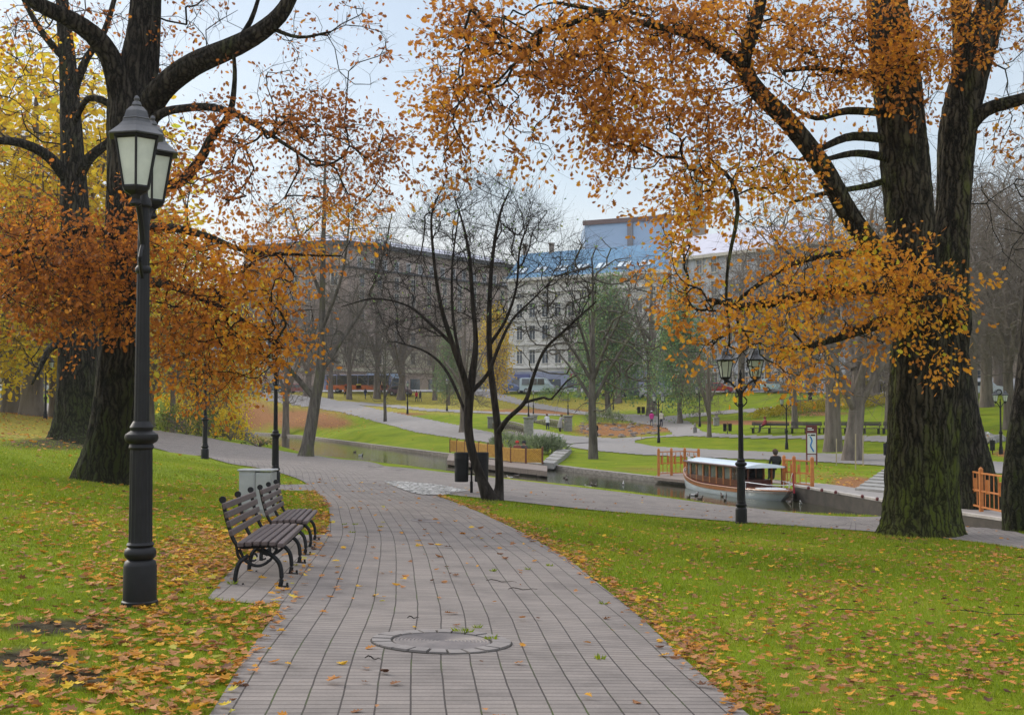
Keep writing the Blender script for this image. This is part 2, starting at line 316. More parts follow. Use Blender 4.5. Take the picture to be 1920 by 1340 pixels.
# grid (fine near the camera, coarser with distance)
_ds = np.concatenate([np.geomspace(2.5, 330, 760), np.geomspace(340, 1500, 16)]); _us = np.concatenate([np.linspace(-1.4, -.5, 60)[:-1], np.linspace(-.5, .5, 640), np.linspace(.5, 1.4, 60)[1:]])
_gx = _us[None] * _ds[:, None]; _gy = np.repeat(_ds[:, None], len(_us), 1); _gz = Hs(_gx, _gy)
_NR, _NC = _gx.shape
_f = np.arange(_NR * _NC).reshape(_NR, _NC); _quads = np.stack([_f[:-1, :-1], _f[:-1, 1:], _f[1:, 1:], _f[1:, :-1]], -1).reshape(-1, 4)
_gV = np.stack([_gx, _gy, _gz], -1).reshape(-1, 3); _GX, _GY = _gV[:, 0], _gV[:, 1]
def region(poly_px, dense=3, closed=True, raw=False):
    p = np.array(poly_px, float); p = smoothline(p, dense, True) if dense > 1 else p
    return p if raw else hit(p[:, 0], p[:, 1])[:, :2]
# leaf-litter / worn-earth masks on the ground (real cover, not shade)
_ppx, _ppy = proj(_gV[:, 0], _gV[:, 1], _gV[:, 2])
def blob(cx, cy, rx, ry, x=None, y=None):
    x = _ppx if x is None else x; y = _ppy if y is None else y
    return np.clip(1.35 - np.sqrt(((x - cx) / rx) ** 2 + ((y - cy) / ry) ** 2), 0, 1)
_on = (_GY > 40)
litter = np.zeros(len(_gV)); earth = np.zeros(len(_gV)); dry = np.zeros(len(_gV))
for b in [(560,785,105,24),(470,780,65,36),(430,790,60,30),(620,792,50,14)]: litter = np.maximum(litter, blob(*b) * .8 * _on)
for b in [(1150,806,85,16),(1240,800,50,12),(1600,905,50,14),(1560,930,60,8),(1400,792,110,5),(1590,752,70,9),(1520,775,80,5),(1010,772,140,7),(720,776,90,4),(1890,850,30,8)]: litter = np.maximum(litter, blob(*b) * .9 * _on)
for b in [(1500,892,160,12),(1330,880,180,10),(1200,880,90,9)]: litter = np.maximum(litter, blob(*b) * .38 * _on)
for b in [(110,1175,130,20),(60,1235,120,30),(150,1270,90,25)]: earth = np.maximum(earth, blob(*b) * .75 * (_GY < 14))
for b in [(190,905,90,14),(1725,1008,110,10),(925,938,34,6),(110,832,120,12)]: earth = np.maximum(earth, blob(*b) * .9)
for b in [(560,745,150,22),(780,755,260,22),(1000,760,260,14),(420,745,100,30)]: dry = np.maximum(dry, blob(*b) * 1.2 * (_GY > 80))
for b in [(60,800,120,40)]: dry = np.maximum(dry, blob(*b) * .8 * (_GY > 40))
for b in [(1560,1290,170,80),(1400,1180,120,40)]: dry = np.maximum(dry, blob(*b) * .45 * (_GY < 12))
def grassmat():
    m = bpy.data.materials.new('lawn'); m.use_nodes = True; nt = m.node_tree; b = nt.nodes['Principled BSDF']; l = nt.links.new
    v = nt.nodes.new('ShaderNodeTexCoord').outputs['Object']
    n1 = noise_node(nt, .45, 8, .7, v); r1 = ramp(nt, [(.3, (.105, .150, .006)), (.5, (.175, .235, .008)), (.72, (.255, .262, .016))]); l(n1.outputs['Fac'], r1.inputs[0])
    n2 = noise_node(nt, 22, 6, .8, v); r2 = ramp(nt, [(.25, (.5, .5, .5)), (.7, (1.25, 1.25, 1.25))]); l(n2.outputs['Fac'], r2.inputs[0])
    x = nt.nodes.new('ShaderNodeMixRGB'); x.blend_type = 'MULTIPLY'; x.inputs[0].default_value = .9; l(r1.outputs[0], x.inputs[1]); l(r2.outputs[0], x.inputs[2]); out = x.outputs[0]
    n3 = noise_node(nt, .9, 8, .85, v)
    for an, col, gain in (('dry', (.30, .26, .045), 1), ('earth', (.055, .045, .025), 1), ('litter', (.27, .13, .055), 1)):
        a = nt.nodes.new('ShaderNodeAttribute'); a.attribute_name = an
        s1 = nt.nodes.new('ShaderNodeMath'); s1.operation = 'ADD'; l(a.outputs['Fac'], s1.inputs[0]); l(n3.outputs['Fac'], s1.inputs[1])
        s2 = nt.nodes.new('ShaderNodeMapRange'); s2.inputs['From Min'].default_value = .75; s2.inputs['From Max'].default_value = 1.15; l(s1.outputs[0], s2.inputs[0])
        cn = noise_node(nt, 14 if an == 'litter' else 6, 5, .8, v); cr = ramp(nt, [(.36, tuple(q * .35 for q in col)), (.52, col), (.66, tuple(q * 1.5 for q in col))]); l(cn.outputs['Fac'], cr.inputs[0])
        y = nt.nodes.new('ShaderNodeMixRGB'); l(s2.outputs[0], y.inputs[0]); l(out, y.inputs[1]); l(cr.outputs[0], y.inputs[2]); out = y.outputs[0]
    l(out, b.inputs['Base Color']); b.inputs['Roughness'].default_value = .95; b.inputs['Specular IOR Level'].default_value = .1
    bp = nt.nodes.new('ShaderNodeBump'); bp.inputs['Strength'].default_value = .8; bp.inputs['Distance'].default_value = .03; l(n2.outputs['Fac'], bp.inputs['Height']); l(bp.outputs[0], b.inputs['Normal'])
    return m
lawn = link('lawn', np_mesh('lawn', _gV, [_quads], [grassmat()], smooth=True, attrs={'litter': litter, 'earth': earth, 'dry': dry})); tag(lawn, kind='structure')
# water
wm = bpy.data.materials.new('canal_water'); wm.use_nodes = True; _b = wm.node_tree.nodes['Principled BSDF']; _nt = wm.node_tree
_b.inputs['Roughness'].default_value = .04; _b.inputs['Specular IOR Level'].default_value = .55
_n1 = noise_node(_nt, .35, 3, .5); _r1 = ramp(_nt, [(.35, (.030, .028, .014)), (.65, (.050, .052, .028))]); _nt.links.new(_n1.outputs['Fac'], _r1.inputs[0]); _nt.links.new(_r1.outputs[0], _b.inputs['Base Color'])
_n2 = noise_node(_nt, 3.0, 4, .6); _bp = _nt.nodes.new('ShaderNodeBump'); _bp.inputs['Strength'].default_value = .16; _bp.inputs['Distance'].default_value = .05; _nt.links.new(_n2.outputs['Fac'], _bp.inputs['Height']); _nt.links.new(_bp.outputs[0], _b.inputs['Normal'])
_mb = MB(); _mb.prism([tuple(p) for p in CANAL], ZW - .02, ZW, axis='z'); _wo = _mb.build('canal_water', wm); tag(_wo, kind='structure')

# ---------------------------------------------------------------- paths
def pavemat(name, bw, rh, c1, c2, mortar, msize=.006, bump=.5, weeds=True, var=.5):
    m = bpy.data.materials.new(name); m.use_nodes = True; nt = m.node_tree; b = nt.nodes['Principled BSDF']; l = nt.links.new
    uv = nt.nodes.new('ShaderNodeUVMap').outputs[0]; ob = nt.nodes.new('ShaderNodeTexCoord').outputs['Object']
    wn = noise_node(nt, 2.2, 3, .5, ob); wv = nt.nodes.new('ShaderNodeVectorMath'); wv.operation = 'SCALE'; wv.inputs['Scale'].default_value = .012; l(wn.outputs['Color'], wv.inputs[0])
    wa = nt.nodes.new('ShaderNodeVectorMath'); wa.operation = 'ADD'; l(uv, wa.inputs[0]); l(wv.outputs[0], wa.inputs[1])
    br = nt.nodes.new('ShaderNodeTexBrick'); br.offset = 0; br.squash = 1; br.inputs['Scale'].default_value = 1; br.inputs['Brick Width'].default_value = bw; br.inputs['Row Height'].default_value = rh
    br.inputs['Mortar Size'].default_value = msize * .5; br.inputs['Mortar Smooth'].default_value = .3; br.inputs['Bias'].default_value = 0; l(wa.outputs[0], br.inputs['Vector'])
    br.inputs['Color1'].default_value = (*c1, 1); br.inputs['Color2'].default_value = (*c2, 1); br.inputs['Mortar'].default_value = (*mortar, 1)
    n = noise_node(nt, 1.3, 7, .7, ob); r = ramp(nt, [(.3, (.70, .70, .70)), (.5, (1, 1, 1)), (.72, (1.16, 1.15, 1.13))]); l(n.outputs['Fac'], r.inputs[0])
    n4 = noise_node(nt, 60, 4, .7, ob); r4 = ramp(nt, [(.3, (.86, .86, .86)), (.7, (1.1, 1.1, 1.1))]); l(n4.outputs['Fac'], r4.inputs[0])
    x = nt.nodes.new('ShaderNodeMixRGB'); x.blend_type = 'MULTIPLY'; x.inputs[0].default_value = 1; l(br.outputs['Color'], x.inputs[1]); l(r.outputs[0], x.inputs[2])
    x2 = nt.nodes.new('ShaderNodeMixRGB'); x2.blend_type = 'MULTIPLY'; x2.inputs[0].default_value = 1; l(x.outputs[0], x2.inputs[1]); l(r4.outputs[0], x2.inputs[2])
    # wide joints between the columns, filled with dark soil and here and there moss
    sx = nt.nodes.new('ShaderNodeSeparateXYZ'); l(wa.outputs[0], sx.inputs[0])
    q = nt.nodes.new('ShaderNodeMath'); q.operation = 'PINGPONG'; q.inputs[1].default_value = bw / 2; l(sx.outputs[0], q.inputs[0])
    jw = nt.nodes.new('ShaderNodeMapRange'); jw.inputs['From Min'].default_value = .002; jw.inputs['From Max'].default_value = .0065; jw.inputs['To Min'].default_value = 1; jw.inputs['To Max'].default_value = 0; l(q.outputs[0], jw.inputs[0])
    mn = noise_node(nt, 1.1, 4, .7, ob); mr = ramp(nt, [(.52, tuple(q_ * .8 for q_ in mortar)), (.66, (.050, .075, .012) if weeds else mortar)]); l(mn.outputs['Fac'], mr.inputs[0])
    x3 = nt.nodes.new('ShaderNodeMixRGB'); l(jw.outputs[0], x3.inputs[0]); l(x2.outputs[0], x3.inputs[1]); l(mr.outputs[0], x3.inputs[2])
    l(x3.outputs[0], b.inputs['Base Color']); b.inputs['Roughness'].default_value = .8; b.inputs['Specular IOR Level'].default_value = .25
    hm = nt.nodes.new('ShaderNodeMath'); hm.operation = 'MAXIMUM'; l(br.outputs['Fac'], hm.inputs[0]); l(jw.outputs[0], hm.inputs[1])
    inv = nt.nodes.new('ShaderNodeMath'); inv.operation = 'SUBTRACT'; inv.inputs[0].default_value = 1; l(hm.outputs[0], inv.inputs[1])
    ad = nt.nodes.new('ShaderNodeMath'); ad.operation = 'MULTIPLY_ADD'; l(n4.outputs['Fac'], ad.inputs[0]); ad.inputs[1].default_value = .3; l(inv.outputs[0], ad.inputs[2])
    bp = nt.nodes.new('ShaderNodeBump'); bp.inputs['Strength'].default_value = bump; bp.inputs['Distance'].default_value = .008; l(ad.outputs[0], bp.inputs['Height']); l(bp.outputs[0], b.inputs['Normal'])
    return m
PAVE = pavemat('path_pavers', .2, .1, (.232, .202, .184), (.186, .162, .148), (.060, .050, .046), .012)
def centre_uv(x, y, line):
    seg = np.diff(line, axis=0); L_ = np.linalg.norm(seg, axis=1); S = np.concatenate([[0], np.cumsum(L_)]); best = np.full(len(x), 1e9); u = np.zeros(len(x)); v = np.zeros(len(x))
    for i, (a, e, l_) in enumerate(zip(line[:-1], seg, L_)):
        t = np.clip(((x - a[0]) * e[0] + (y - a[1]) * e[1]) / (l_ * l_), 0, 1); dx = x - a[0] - t * e[0]; dy = y - a[1] - t * e[1]; d = np.hypot(dx, dy)
        k = d < best; best = np.where(k, d, best); u = np.where(k, d * np.sign(dx * e[1] - dy * e[0]), u); v = np.where(k, S[i] + t * l_, v)
    return np.stack([u, v], 1)
def strip(name, Lp, Rp, m, line=None, nx=20, sub=14, lift=.012, thick=True):
    Lp = np.array(Lp, float); Rp = np.array(Rp, float)
    Lw = smoothline(hit(Lp[:, 0], Lp[:, 1])[:, :2], sub); Rw = smoothline(hit(Rp[:, 0], Rp[:, 1])[:, :2], sub)
    t = np.linspace(0, 1, nx)[None, :, None]; G = Lw[:, None] * (1 - t) + Rw[:, None] * t; n = len(Lw)
    z = Hs(G[..., 0], G[..., 1]) + lift + .0003 * G[..., 1]; V = np.concatenate([G, z[..., None]], -1).reshape(-1, 3)
    f = np.arange(n * nx).reshape(n, nx); q = np.stack([f[:-1, :-1], f[:-1, 1:], f[1:, 1:], f[1:, :-1]], -1).reshape(-1, 4)
    ln = (Lw + Rw) / 2 if line is None else line
    uv = centre_uv(V[:, 0], V[:, 1], ln)
    o = link(name, np_mesh(name, V, [q], [m], smooth=True, uv=uv)); tag(o, kind='structure')
    return o, ln, np.concatenate([Lw, Rw[::-1]])
mL = [(330,1420),(395,1340),(460,1235),(520,1148),(556,1090),(585,1040),(606,1005),(618,975),(612,946),(592,922),(573,906),(552,896),(520,886),(480,877),(400,861),(300,843),(200,824)]
mR = [(1500,1420),(1400,1340),(1283,1238),(1190,1150),(1115,1090),(1050,1040),(986,1003),(918,970),(862,946),(815,928),(790,912),(750,885),(690,866),(620,859),(500,840),(400,823),(300,807)]
main_path, CLINE, MAINPOLY = strip('path', mL, mR, PAVE)
rI = [(690,912),(770,914),(832,927),(960,941),(1110,957),(1240,968),(1400,981),(1640,998),(1800,1014),(1920,1031),(2150,1064)]
rO = [(690,872),(770,879),(840,887),(940,898),(1080,914),(1230,932),(1400,953),(1640,970),(1780,984),(1920,1003),(2150,1030)]
right_path, RLINE, RIGHTPOLY = strip('path_by_the_canal', rI, rO, PAVE, lift=.018)
pad, _, PADPOLY = strip('bench_paving', [(388,1124),(432,1072),(480,1038),(530,1003)], [(566,1140),(585,1085),(604,1044),(624,1003)], PAVE, CLINE, nx=12, lift=.006)
pad2, _, PAD2POLY = strip('cabinet_paving', [(505,919),(504,909)], [(620,921),(600,908)], PAVE, CLINE, nx=10, sub=4, lift=.006)
def cobmat():
    m = bpy.data.materials.new('cobbles'); m.use_nodes = True; nt = m.node_tree; b = nt.nodes['Principled BSDF']; l = nt.links.new; v = nt.nodes.new('ShaderNodeTexCoord').outputs['Object']
    vo = nt.nodes.new('ShaderNodeTexVoronoi'); vo.feature = 'DISTANCE_TO_EDGE'; vo.inputs['Scale'].default_value = 6; l(v, vo.inputs['Vector']); vc = nt.nodes.new('ShaderNodeTexVoronoi'); vc.inputs['Scale'].default_value = 6; l(v, vc.inputs['Vector'])
    sx = nt.nodes.new('ShaderNodeSeparateXYZ'); l(vc.outputs['Color'], sx.inputs[0]); rc = ramp(nt, [(0, (.16, .155, .15)), (.6, (.36, .35, .33)), (1, (.58, .57, .55))]); l(sx.outputs[0], rc.inputs[0]); r = ramp(nt, [(.03, (.10, .09, .08)), (.12, (1, 1, 1))]); l(vo.outputs['Distance'], r.inputs[0])
    x = nt.nodes.new('ShaderNodeMixRGB'); x.blend_type = 'MULTIPLY'; x.inputs[0].default_value = 1; l(rc.outputs[0], x.inputs[1]); l(r.outputs[0], x.inputs[2]); l(x.outputs[0], b.inputs['Base Color']); b.inputs['Roughness'].default_value = .8
    bp = nt.nodes.new('ShaderNodeBump'); bp.inputs['Distance'].default_value = .05; mi = nt.nodes.new('ShaderNodeMath'); mi.operation = 'MINIMUM'; mi.inputs[1].default_value = .3; l(vo.outputs['Distance'], mi.inputs[0]); l(mi.outputs[0], bp.inputs['Height']); l(bp.outputs[0], b.inputs['Normal']); return m
COB = cobmat()
cob, _, COBPOLY = strip('cobble_patch', [(722,905),(752,918),(785,928),(830,930)], [(721,903),(765,905),(820,910),(880,921)], COB, nx=8, sub=5, lift=.028)
# far paths: cells of the same ground, lifted
asph = mat('park_path', (.255, .235, .225), (.20, .185, .175), .85, 1.2, bump=.2, bscale=30)
road = mat('road_asphalt', (.27, .275, .29), (.22, .225, .235), .8, .6, bump=.2, bscale=20)
flag = mat('pavement_slabs', (.36, .35, .34), (.28, .27, .265), .85, .8)
_qc = _gV[_quads].mean(1); _qx, _qy = proj(_qc[:, 0], _qc[:, 1], _qc[:, 2])
def ground_cells(name, mask, m, lift):
    q = _quads[mask]; u, inv = np.unique(q, return_inverse=True); V = _gV[u].copy(); V[:, 2] += lift
    o = link(name, np_mesh(name, V, [inv.reshape(q.shape)], [m], smooth=True)); tag(o, kind='structure'); return o
def px_cells(name, polys, m, lift=.03, dmin=40, dmax=240):
    k = np.zeros(len(_quads), bool); ok = (_qc[:, 1] > dmin) & (_qc[:, 1] < dmax)
    for p in polys:
        idx = np.where(ok)[0]; k[idx] |= inside(_qx[idx], _qy[idx], np.array(p, float))
    k &= ~inside(_qc[:, 0], _qc[:, 1], CANAL); return ground_cells(name, k, m, lift)
FARPATHS = [
 # long path rising from the bridge to the street at the left
 [(480,736),(520,738),(600,744),(660,757),(720,770),(800,786),(870,800),(925,812),(935,832),(860,823),(780,811),(700,789),(640,773),(570,762),(500,752)],
 # thin path above
 [(640,752),(720,757),(800,766),(900,771),(1050,777),(1050,780),(900,775),(800,771),(720,763),(640,757)],
 # bridge junction and canal side path to the right
 [(995,806),(1010,805),(1070,818),(1150,822),(1240,818),(1262,814),(1285,802),(1330,812),(1400,817),(1520,817),(1665,818),(1700,820),(1700,832),(1600,826),(1520,823),(1400,822),(1290,818),(1215,821),(1192,826),(1192,831),(1230,838),(1330,843),(1450,848),(1560,851),(1660,852),(1800,860),(1890,868),(1930,870),(1930,893),(1880,889),(1760,880),(1660,874),(1530,866),(1400,861),(1280,857),(1200,853),(1110,845),(1050,836),(1005,828),(960,826)],
 # path going up to the street behind the two walkers
 [(885,728),(925,734),(985,752),(1060,766),(1120,776),(1180,777),(1215,778),(1290,790),(1320,812),(1240,818),(1262,814),(1250,803),(1205,795),(1150,785),(1080,776),(1010,767),(940,751),(870,736)],
 # upper right path
 [(1225,784),(1290,776),(1345,771),(1450,764),(1600,752),(1700,743),(1700,750),(1600,758),(1450,770),(1345,777),(1290,783),(1260,790)]]
px_cells('park_path', FARPATHS, asph, .05)
left_far = px_cells('side_path', [[(-400,700),(0,738),(60,748),(110,762),(200,790),(240,806),(200,812),(150,803),(110,786),(60,765),(0,749),(-400,720)]], asph, .05, 50, 180)
# ================================================================ trees
def unit(v): return v / (np.linalg.norm(v, axis=-1, keepdims=True) + 1e-9)
def tubes(Pn, Rn, s):
    """Pn (N,K,3) polylines, Rn (N,K) radii -> verts, quads"""
    N, K, _ = Pn.shape; T = np.empty_like(Pn); T[:, 1:-1] = Pn[:, 2:] - Pn[:, :-2] if K > 2 else 0; T[:, 0] = Pn[:, 1] - Pn[:, 0]; T[:, -1] = Pn[:, -1] - Pn[:, -2]; T = unit(T)
    ref = np.where(np.abs(T[:, :1, 2:3]).repeat(K, 1) < .8, np.array((0, 0, 1.)), np.array((1., 0, 0))); A = unit(np.cross(T, ref)); B = np.cross(T, A)
    a = np.arange(s) / s * 2 * math.pi
    V = Pn[:, :, None] + Rn[:, :, None, None] * (np.cos(a)[None, None, :, None] * A[:, :, None] + np.sin(a)[None, None, :, None] * B[:, :, None])
    idx = np.arange(N * K * s).reshape(N, K, s); j = np.roll(idx, -1, 2)
    return V.reshape(-1, 3), np.stack([idx[:, :-1], j[:, :-1], j[:, 1:], idx[:, 1:]], -1).reshape(-1, 4)
class Geo:
    def __init__(s): s.V = []; s.F = {}; s.n = 0; s.A = []
    def add(s, V, F, a=None):
        s.V.append(V); s.F.setdefault(F.shape[1], []).append(F + s.n); s.n += len(V)
        if a is not None: s.A.append(a)
    def mesh(s, name, m, smooth=True, attr=None):
        return np_mesh(name, np.concatenate(s.V), [np.concatenate(f) for f in s.F.values()], [m], smooth=smooth, attrs={attr: np.concatenate(s.A)} if attr else None)
def catmull(p, step):
    p = np.asarray(p, float); n = max(2, int(np.linalg.norm(np.diff(p[:, :3], axis=0), axis=1).mean() / step)); return smoothline(p, n)
def limb_geo(g, pts, sides=20, rough=.06, flare=0, seed=0, nl=5, wig=0):
    """pts rows x,y,z,r; a bark-ridged limb"""
    rng = np.random.default_rng(seed); q = pts.copy(); n = len(q); C = q[:, :3]; r = q[:, 3]
    T = unit(np.gradient(C, axis=0)); A = unit(np.cross(T, np.array((.05, 1, .02)))); B = np.cross(T, A); a = np.arange(sides) / sides * 2 * math.pi
    s = np.concatenate([[0], np.cumsum(np.linalg.norm(np.diff(C, axis=0), axis=1))])
    ph = rng.uniform(0, 6.28, 8); AA = a[None]; S = s[:, None]
    d = np.ones((n, sides)); 
    for k, (f, am) in enumerate(((2, .5), (3, .45), (5, .35))): d += rough * am * np.sin(AA * f + ph[k] + S * (.35 + .2 * k))
    if sides >= 28:
        for k, (f, am) in enumerate(((11, .30), (17, .28), (26, .22))): d += rough * am * np.sin(AA * f + ph[k + 3] + 1.3 * np.sin(S * (1.7 + .5 * k) + ph[k])) * (1 if k < 2 or sides >= 50 else 0)
        d += rough * .16 * rng.standard_normal((n, sides))
    if flare:
        fl = np.exp(-S / (r[0] * .75)) * flare; d += fl * (.45 + .55 * np.maximum(0, np.cos(AA * nl + ph[7])) ** 1.5)
    V = C[:, None] + (r[:, None] * d)[..., None] * (np.cos(a)[None, :, None] * A[:, None] + np.sin(a)[None, :, None] * B[:, None])
    idx = np.arange(n * sides).reshape(n, sides); j = np.roll(idx, -1, 1)
    g.add(V.reshape(-1, 3), np.stack([idx[:-1], j[:-1], j[1:], idx[1:]], -1).reshape(-1, 4))
    g.add(C[-1:] + T[-1:] * r[-1], np.zeros((0, 3), int)); tip = g.n - 1; k = np.arange(sides); base = tip - sides
    g.F.setdefault(3, []).append(np.stack([base + k, base + (k + 1) % sides, np.full(sides, tip)], 1))
def grow(limbs, attr, rt=.006, pexp=.42, rmax=.09, step=.45, wig=.10, sag=0.0, seed=0, bias=.25, fol=.5):
    """connect every attractor to the nearest wood with a curved branch; returns polylines+radii per attractor"""
    rng = np.random.default_rng(seed); N0 = []; D0 = []; R0 = []
    for l in limbs:
        c = catmull(l, .3) if len(l) > 2 else l; k0 = int(len(c) * .0); N0.append(c[k0:, :3]); D0.append(unit(np.gradient(c[:, :3], axis=0))[k0:]); R0.append(c[k0:, 3])
    X = np.concatenate(N0); Dr = np.concatenate(D0); RR = np.concatenate(R0); n0 = len(X)
    cap = n0 + len(attr) * 9 + 50; NX = np.empty((cap, 3)); NX[:n0] = X; ND = np.empty((cap, 3)); ND[:n0] = Dr; par = np.full(cap, -1); n = n0
    dist = np.array([((X - a) ** 2).sum(1).min() for a in attr]); order = np.argsort(dist); paths = []
    for i in order:
        a = attr[i]; dv = a - NX[:n]; d = np.sqrt((dv ** 2).sum(1)); cosv = (dv * ND[:n]).sum(1) / (d + 1e-6); cost = d * (1 + bias * (1 - cosv)); k = int(cost.argmin())
        p0 = NX[k]; Ld = d[k]; m = int(np.clip(Ld / step, 2, 8)); t = np.linspace(0, 1, m + 1)[:, None]
        c1 = p0 + (ND[k] * fol * (cosv[k] > -.2) + unit(a - p0) * (1 - fol)) * Ld * .4; q = (1 - t) ** 2 * p0 + 2 * t * (1 - t) * c1 + t * t * a
        q[1:-1] += rng.normal(0, wig * Ld / m, (m - 1, 3)); q[:, 2] -= (sag * Ld * 4 * (t * (1 - t)))[:, 0]
        NX[n:n + m] = q[1:]; ND[n:n + m] = unit(np.diff(q, axis=0)); par[n] = k; par[n + 1:n + m] = np.arange(n, n + m - 1); paths.append((k, n, n + m)); n += m
    cnt = np.zeros(n); 
    for (k, s, e) in paths: cnt[e - 1] += 1
    for j in range(n - 1, n0 - 1, -1):
        if par[j] >= 0: cnt[par[j]] += cnt[j]
    rad = np.minimum(rt * np.maximum(cnt, 1) ** pexp, rmax); rad[:n0] = np.maximum(RR, .004)
    polys = {}
    for (k, s, e) in paths:
        idx = np.r_[k, s:e]; pr = rad[idx].copy(); pr[0] = min(pr[0], pr[1] * 1.15); polys.setdefault(len(idx), []).append((NX[idx], pr))
    return polys, NX[:n], ND[:n], rad, n0
OAK = np.array([(0,0),(.10,.13),(.05,.24),(.24,.30),(.12,.46),(.30,.56),(.15,.70),(.20,.84),(0,1),(-.20,.84),(-.15,.70),(-.30,.56),(-.12,.46),(-.24,.30),(-.05,.24),(-.10,.13)]) * (1.35, 1)
SIMPLE = np.array([(0,0),(.26,.35),(.22,.72),(0,1),(-.22,.72),(-.26,.35)])
MAPLE = np.array([(0,0),(.28,-.02),(.20,.16),(.55,.22),(.34,.40),(.50,.70),(.20,.62),(0,1),(-.20,.62),(-.50,.70),(-.34,.40),(-.55,.22),(-.20,.16),(-.28,-.02)])
def leaves(g, pos, dirs, size, shape=OAK, fold=.25, curl=.2, rng=RNG, tint=None, flat=None):
    """a batch of leaves: each a lobed outline, folded along its midrib (two faces)"""
    N = len(pos); up = rng.normal(size=(N, 3)); 
    if flat is not None: up = up * flat + np.array((0, 0, 1.)) 
    D = unit(dirs); Nn = unit(up - (up * D).sum(1)[:, None] * D); S = np.cross(D, Nn); k = len(shape); sz = size[:, None, None]
    x = shape[None, :, 0, None]; y = shape[None, :, 1, None]; cu = (rng.uniform(-.3, 1, N) * curl * 2)[:, None, None]
    V = pos[:, None] + sz * (x * S[:, None] + y * D[:, None] + (np.abs(x) * fold + cu * (y - .5) ** 2 - cu * .25) * Nn[:, None])
    h = k // 2; f1 = np.arange(0, h + 1); f2 = np.r_[0, np.arange(h, k)]; base = (np.arange(N) * k)[:, None]
    t = rng.random(N) if tint is None else tint; g.add(V.reshape(-1, 3), base + f1[None], np.repeat(t, k)); g.F.setdefault(len(f2), []).append(base + f2[None] + g.n - N * k)
def leaf_cloud(g, tips, tdir, m, spread, size, shape=OAK, droop=.3, rng=RNG, tfun=None, sv=.25, keep=1.0):
    k = len(tips); c = rng.poisson(m, k); i = np.repeat(np.arange(k), c); N = len(i)
    off = rng.normal(size=(N, 3)) * spread * np.array((1, 1, .75)); pos = tips[i] + off; pos = pos - tdir[i] * spread * .5
    dr = unit(tdir[i]) * .5 + unit(off + 1e-6) * .8 + rng.normal(size=(N, 3)) * .45 + np.array((0, 0, -droop)); sz = size * (1 + sv * rng.standard_normal(N)).clip(.45, 1.7)
    t = None if tfun is None else tfun(pos, i); leaves(g, pos, dr, sz, shape, rng=rng, tint=t)
def twigs(g, pos, dirs, L_, r, n=1, rng=RNG, s=3, K=3, bend=.35, up=.0):
    N = len(pos) * n; p = np.repeat(pos, n, 0); d = unit(np.repeat(dirs, n, 0) + rng.normal(size=(N, 3)) * .75 + np.array((0, 0, up))); ln = L_ * rng.uniform(.5, 1.4, N)
    t = np.linspace(0, 1, K); e = rng.normal(size=(N, 3)) * bend + np.array((0, 0, up)); Pn = p[:, None] + ln[:, None, None] * (t[None, :, None] * d[:, None] + (t ** 2)[None, :, None] * e[:, None])
    Rn = r * (1 - .75 * t)[None, :].repeat(N, 0); V, Fc = tubes(Pn, Rn, s); g.add(V, Fc); return Pn[:, -1], unit(Pn[:, -1] - Pn[:, -2])
def wpts(L_):
    """rows (px,py,d,width_px) -> x,y,z,r"""
    return np.array([[*P(a, b, d), .5 * wd * d / F] for a, b, d, wd in L_])
def sample_blobs(blobs, rng):
    out = []; 
    for (cx, cy, rx, ry, d0, d1, n) in blobs:
        a = rng.uniform(0, 6.283, n); r = np.sqrt(rng.random(n)) * rng.uniform(.85, 1.1, n); d = rng.uniform(d0, d1, n)
        out += [P(cx + rx * q * math.cos(b), cy + ry * q * math.sin(b), e) for q, b, e in zip(r, a, d)]
    return np.array(out)
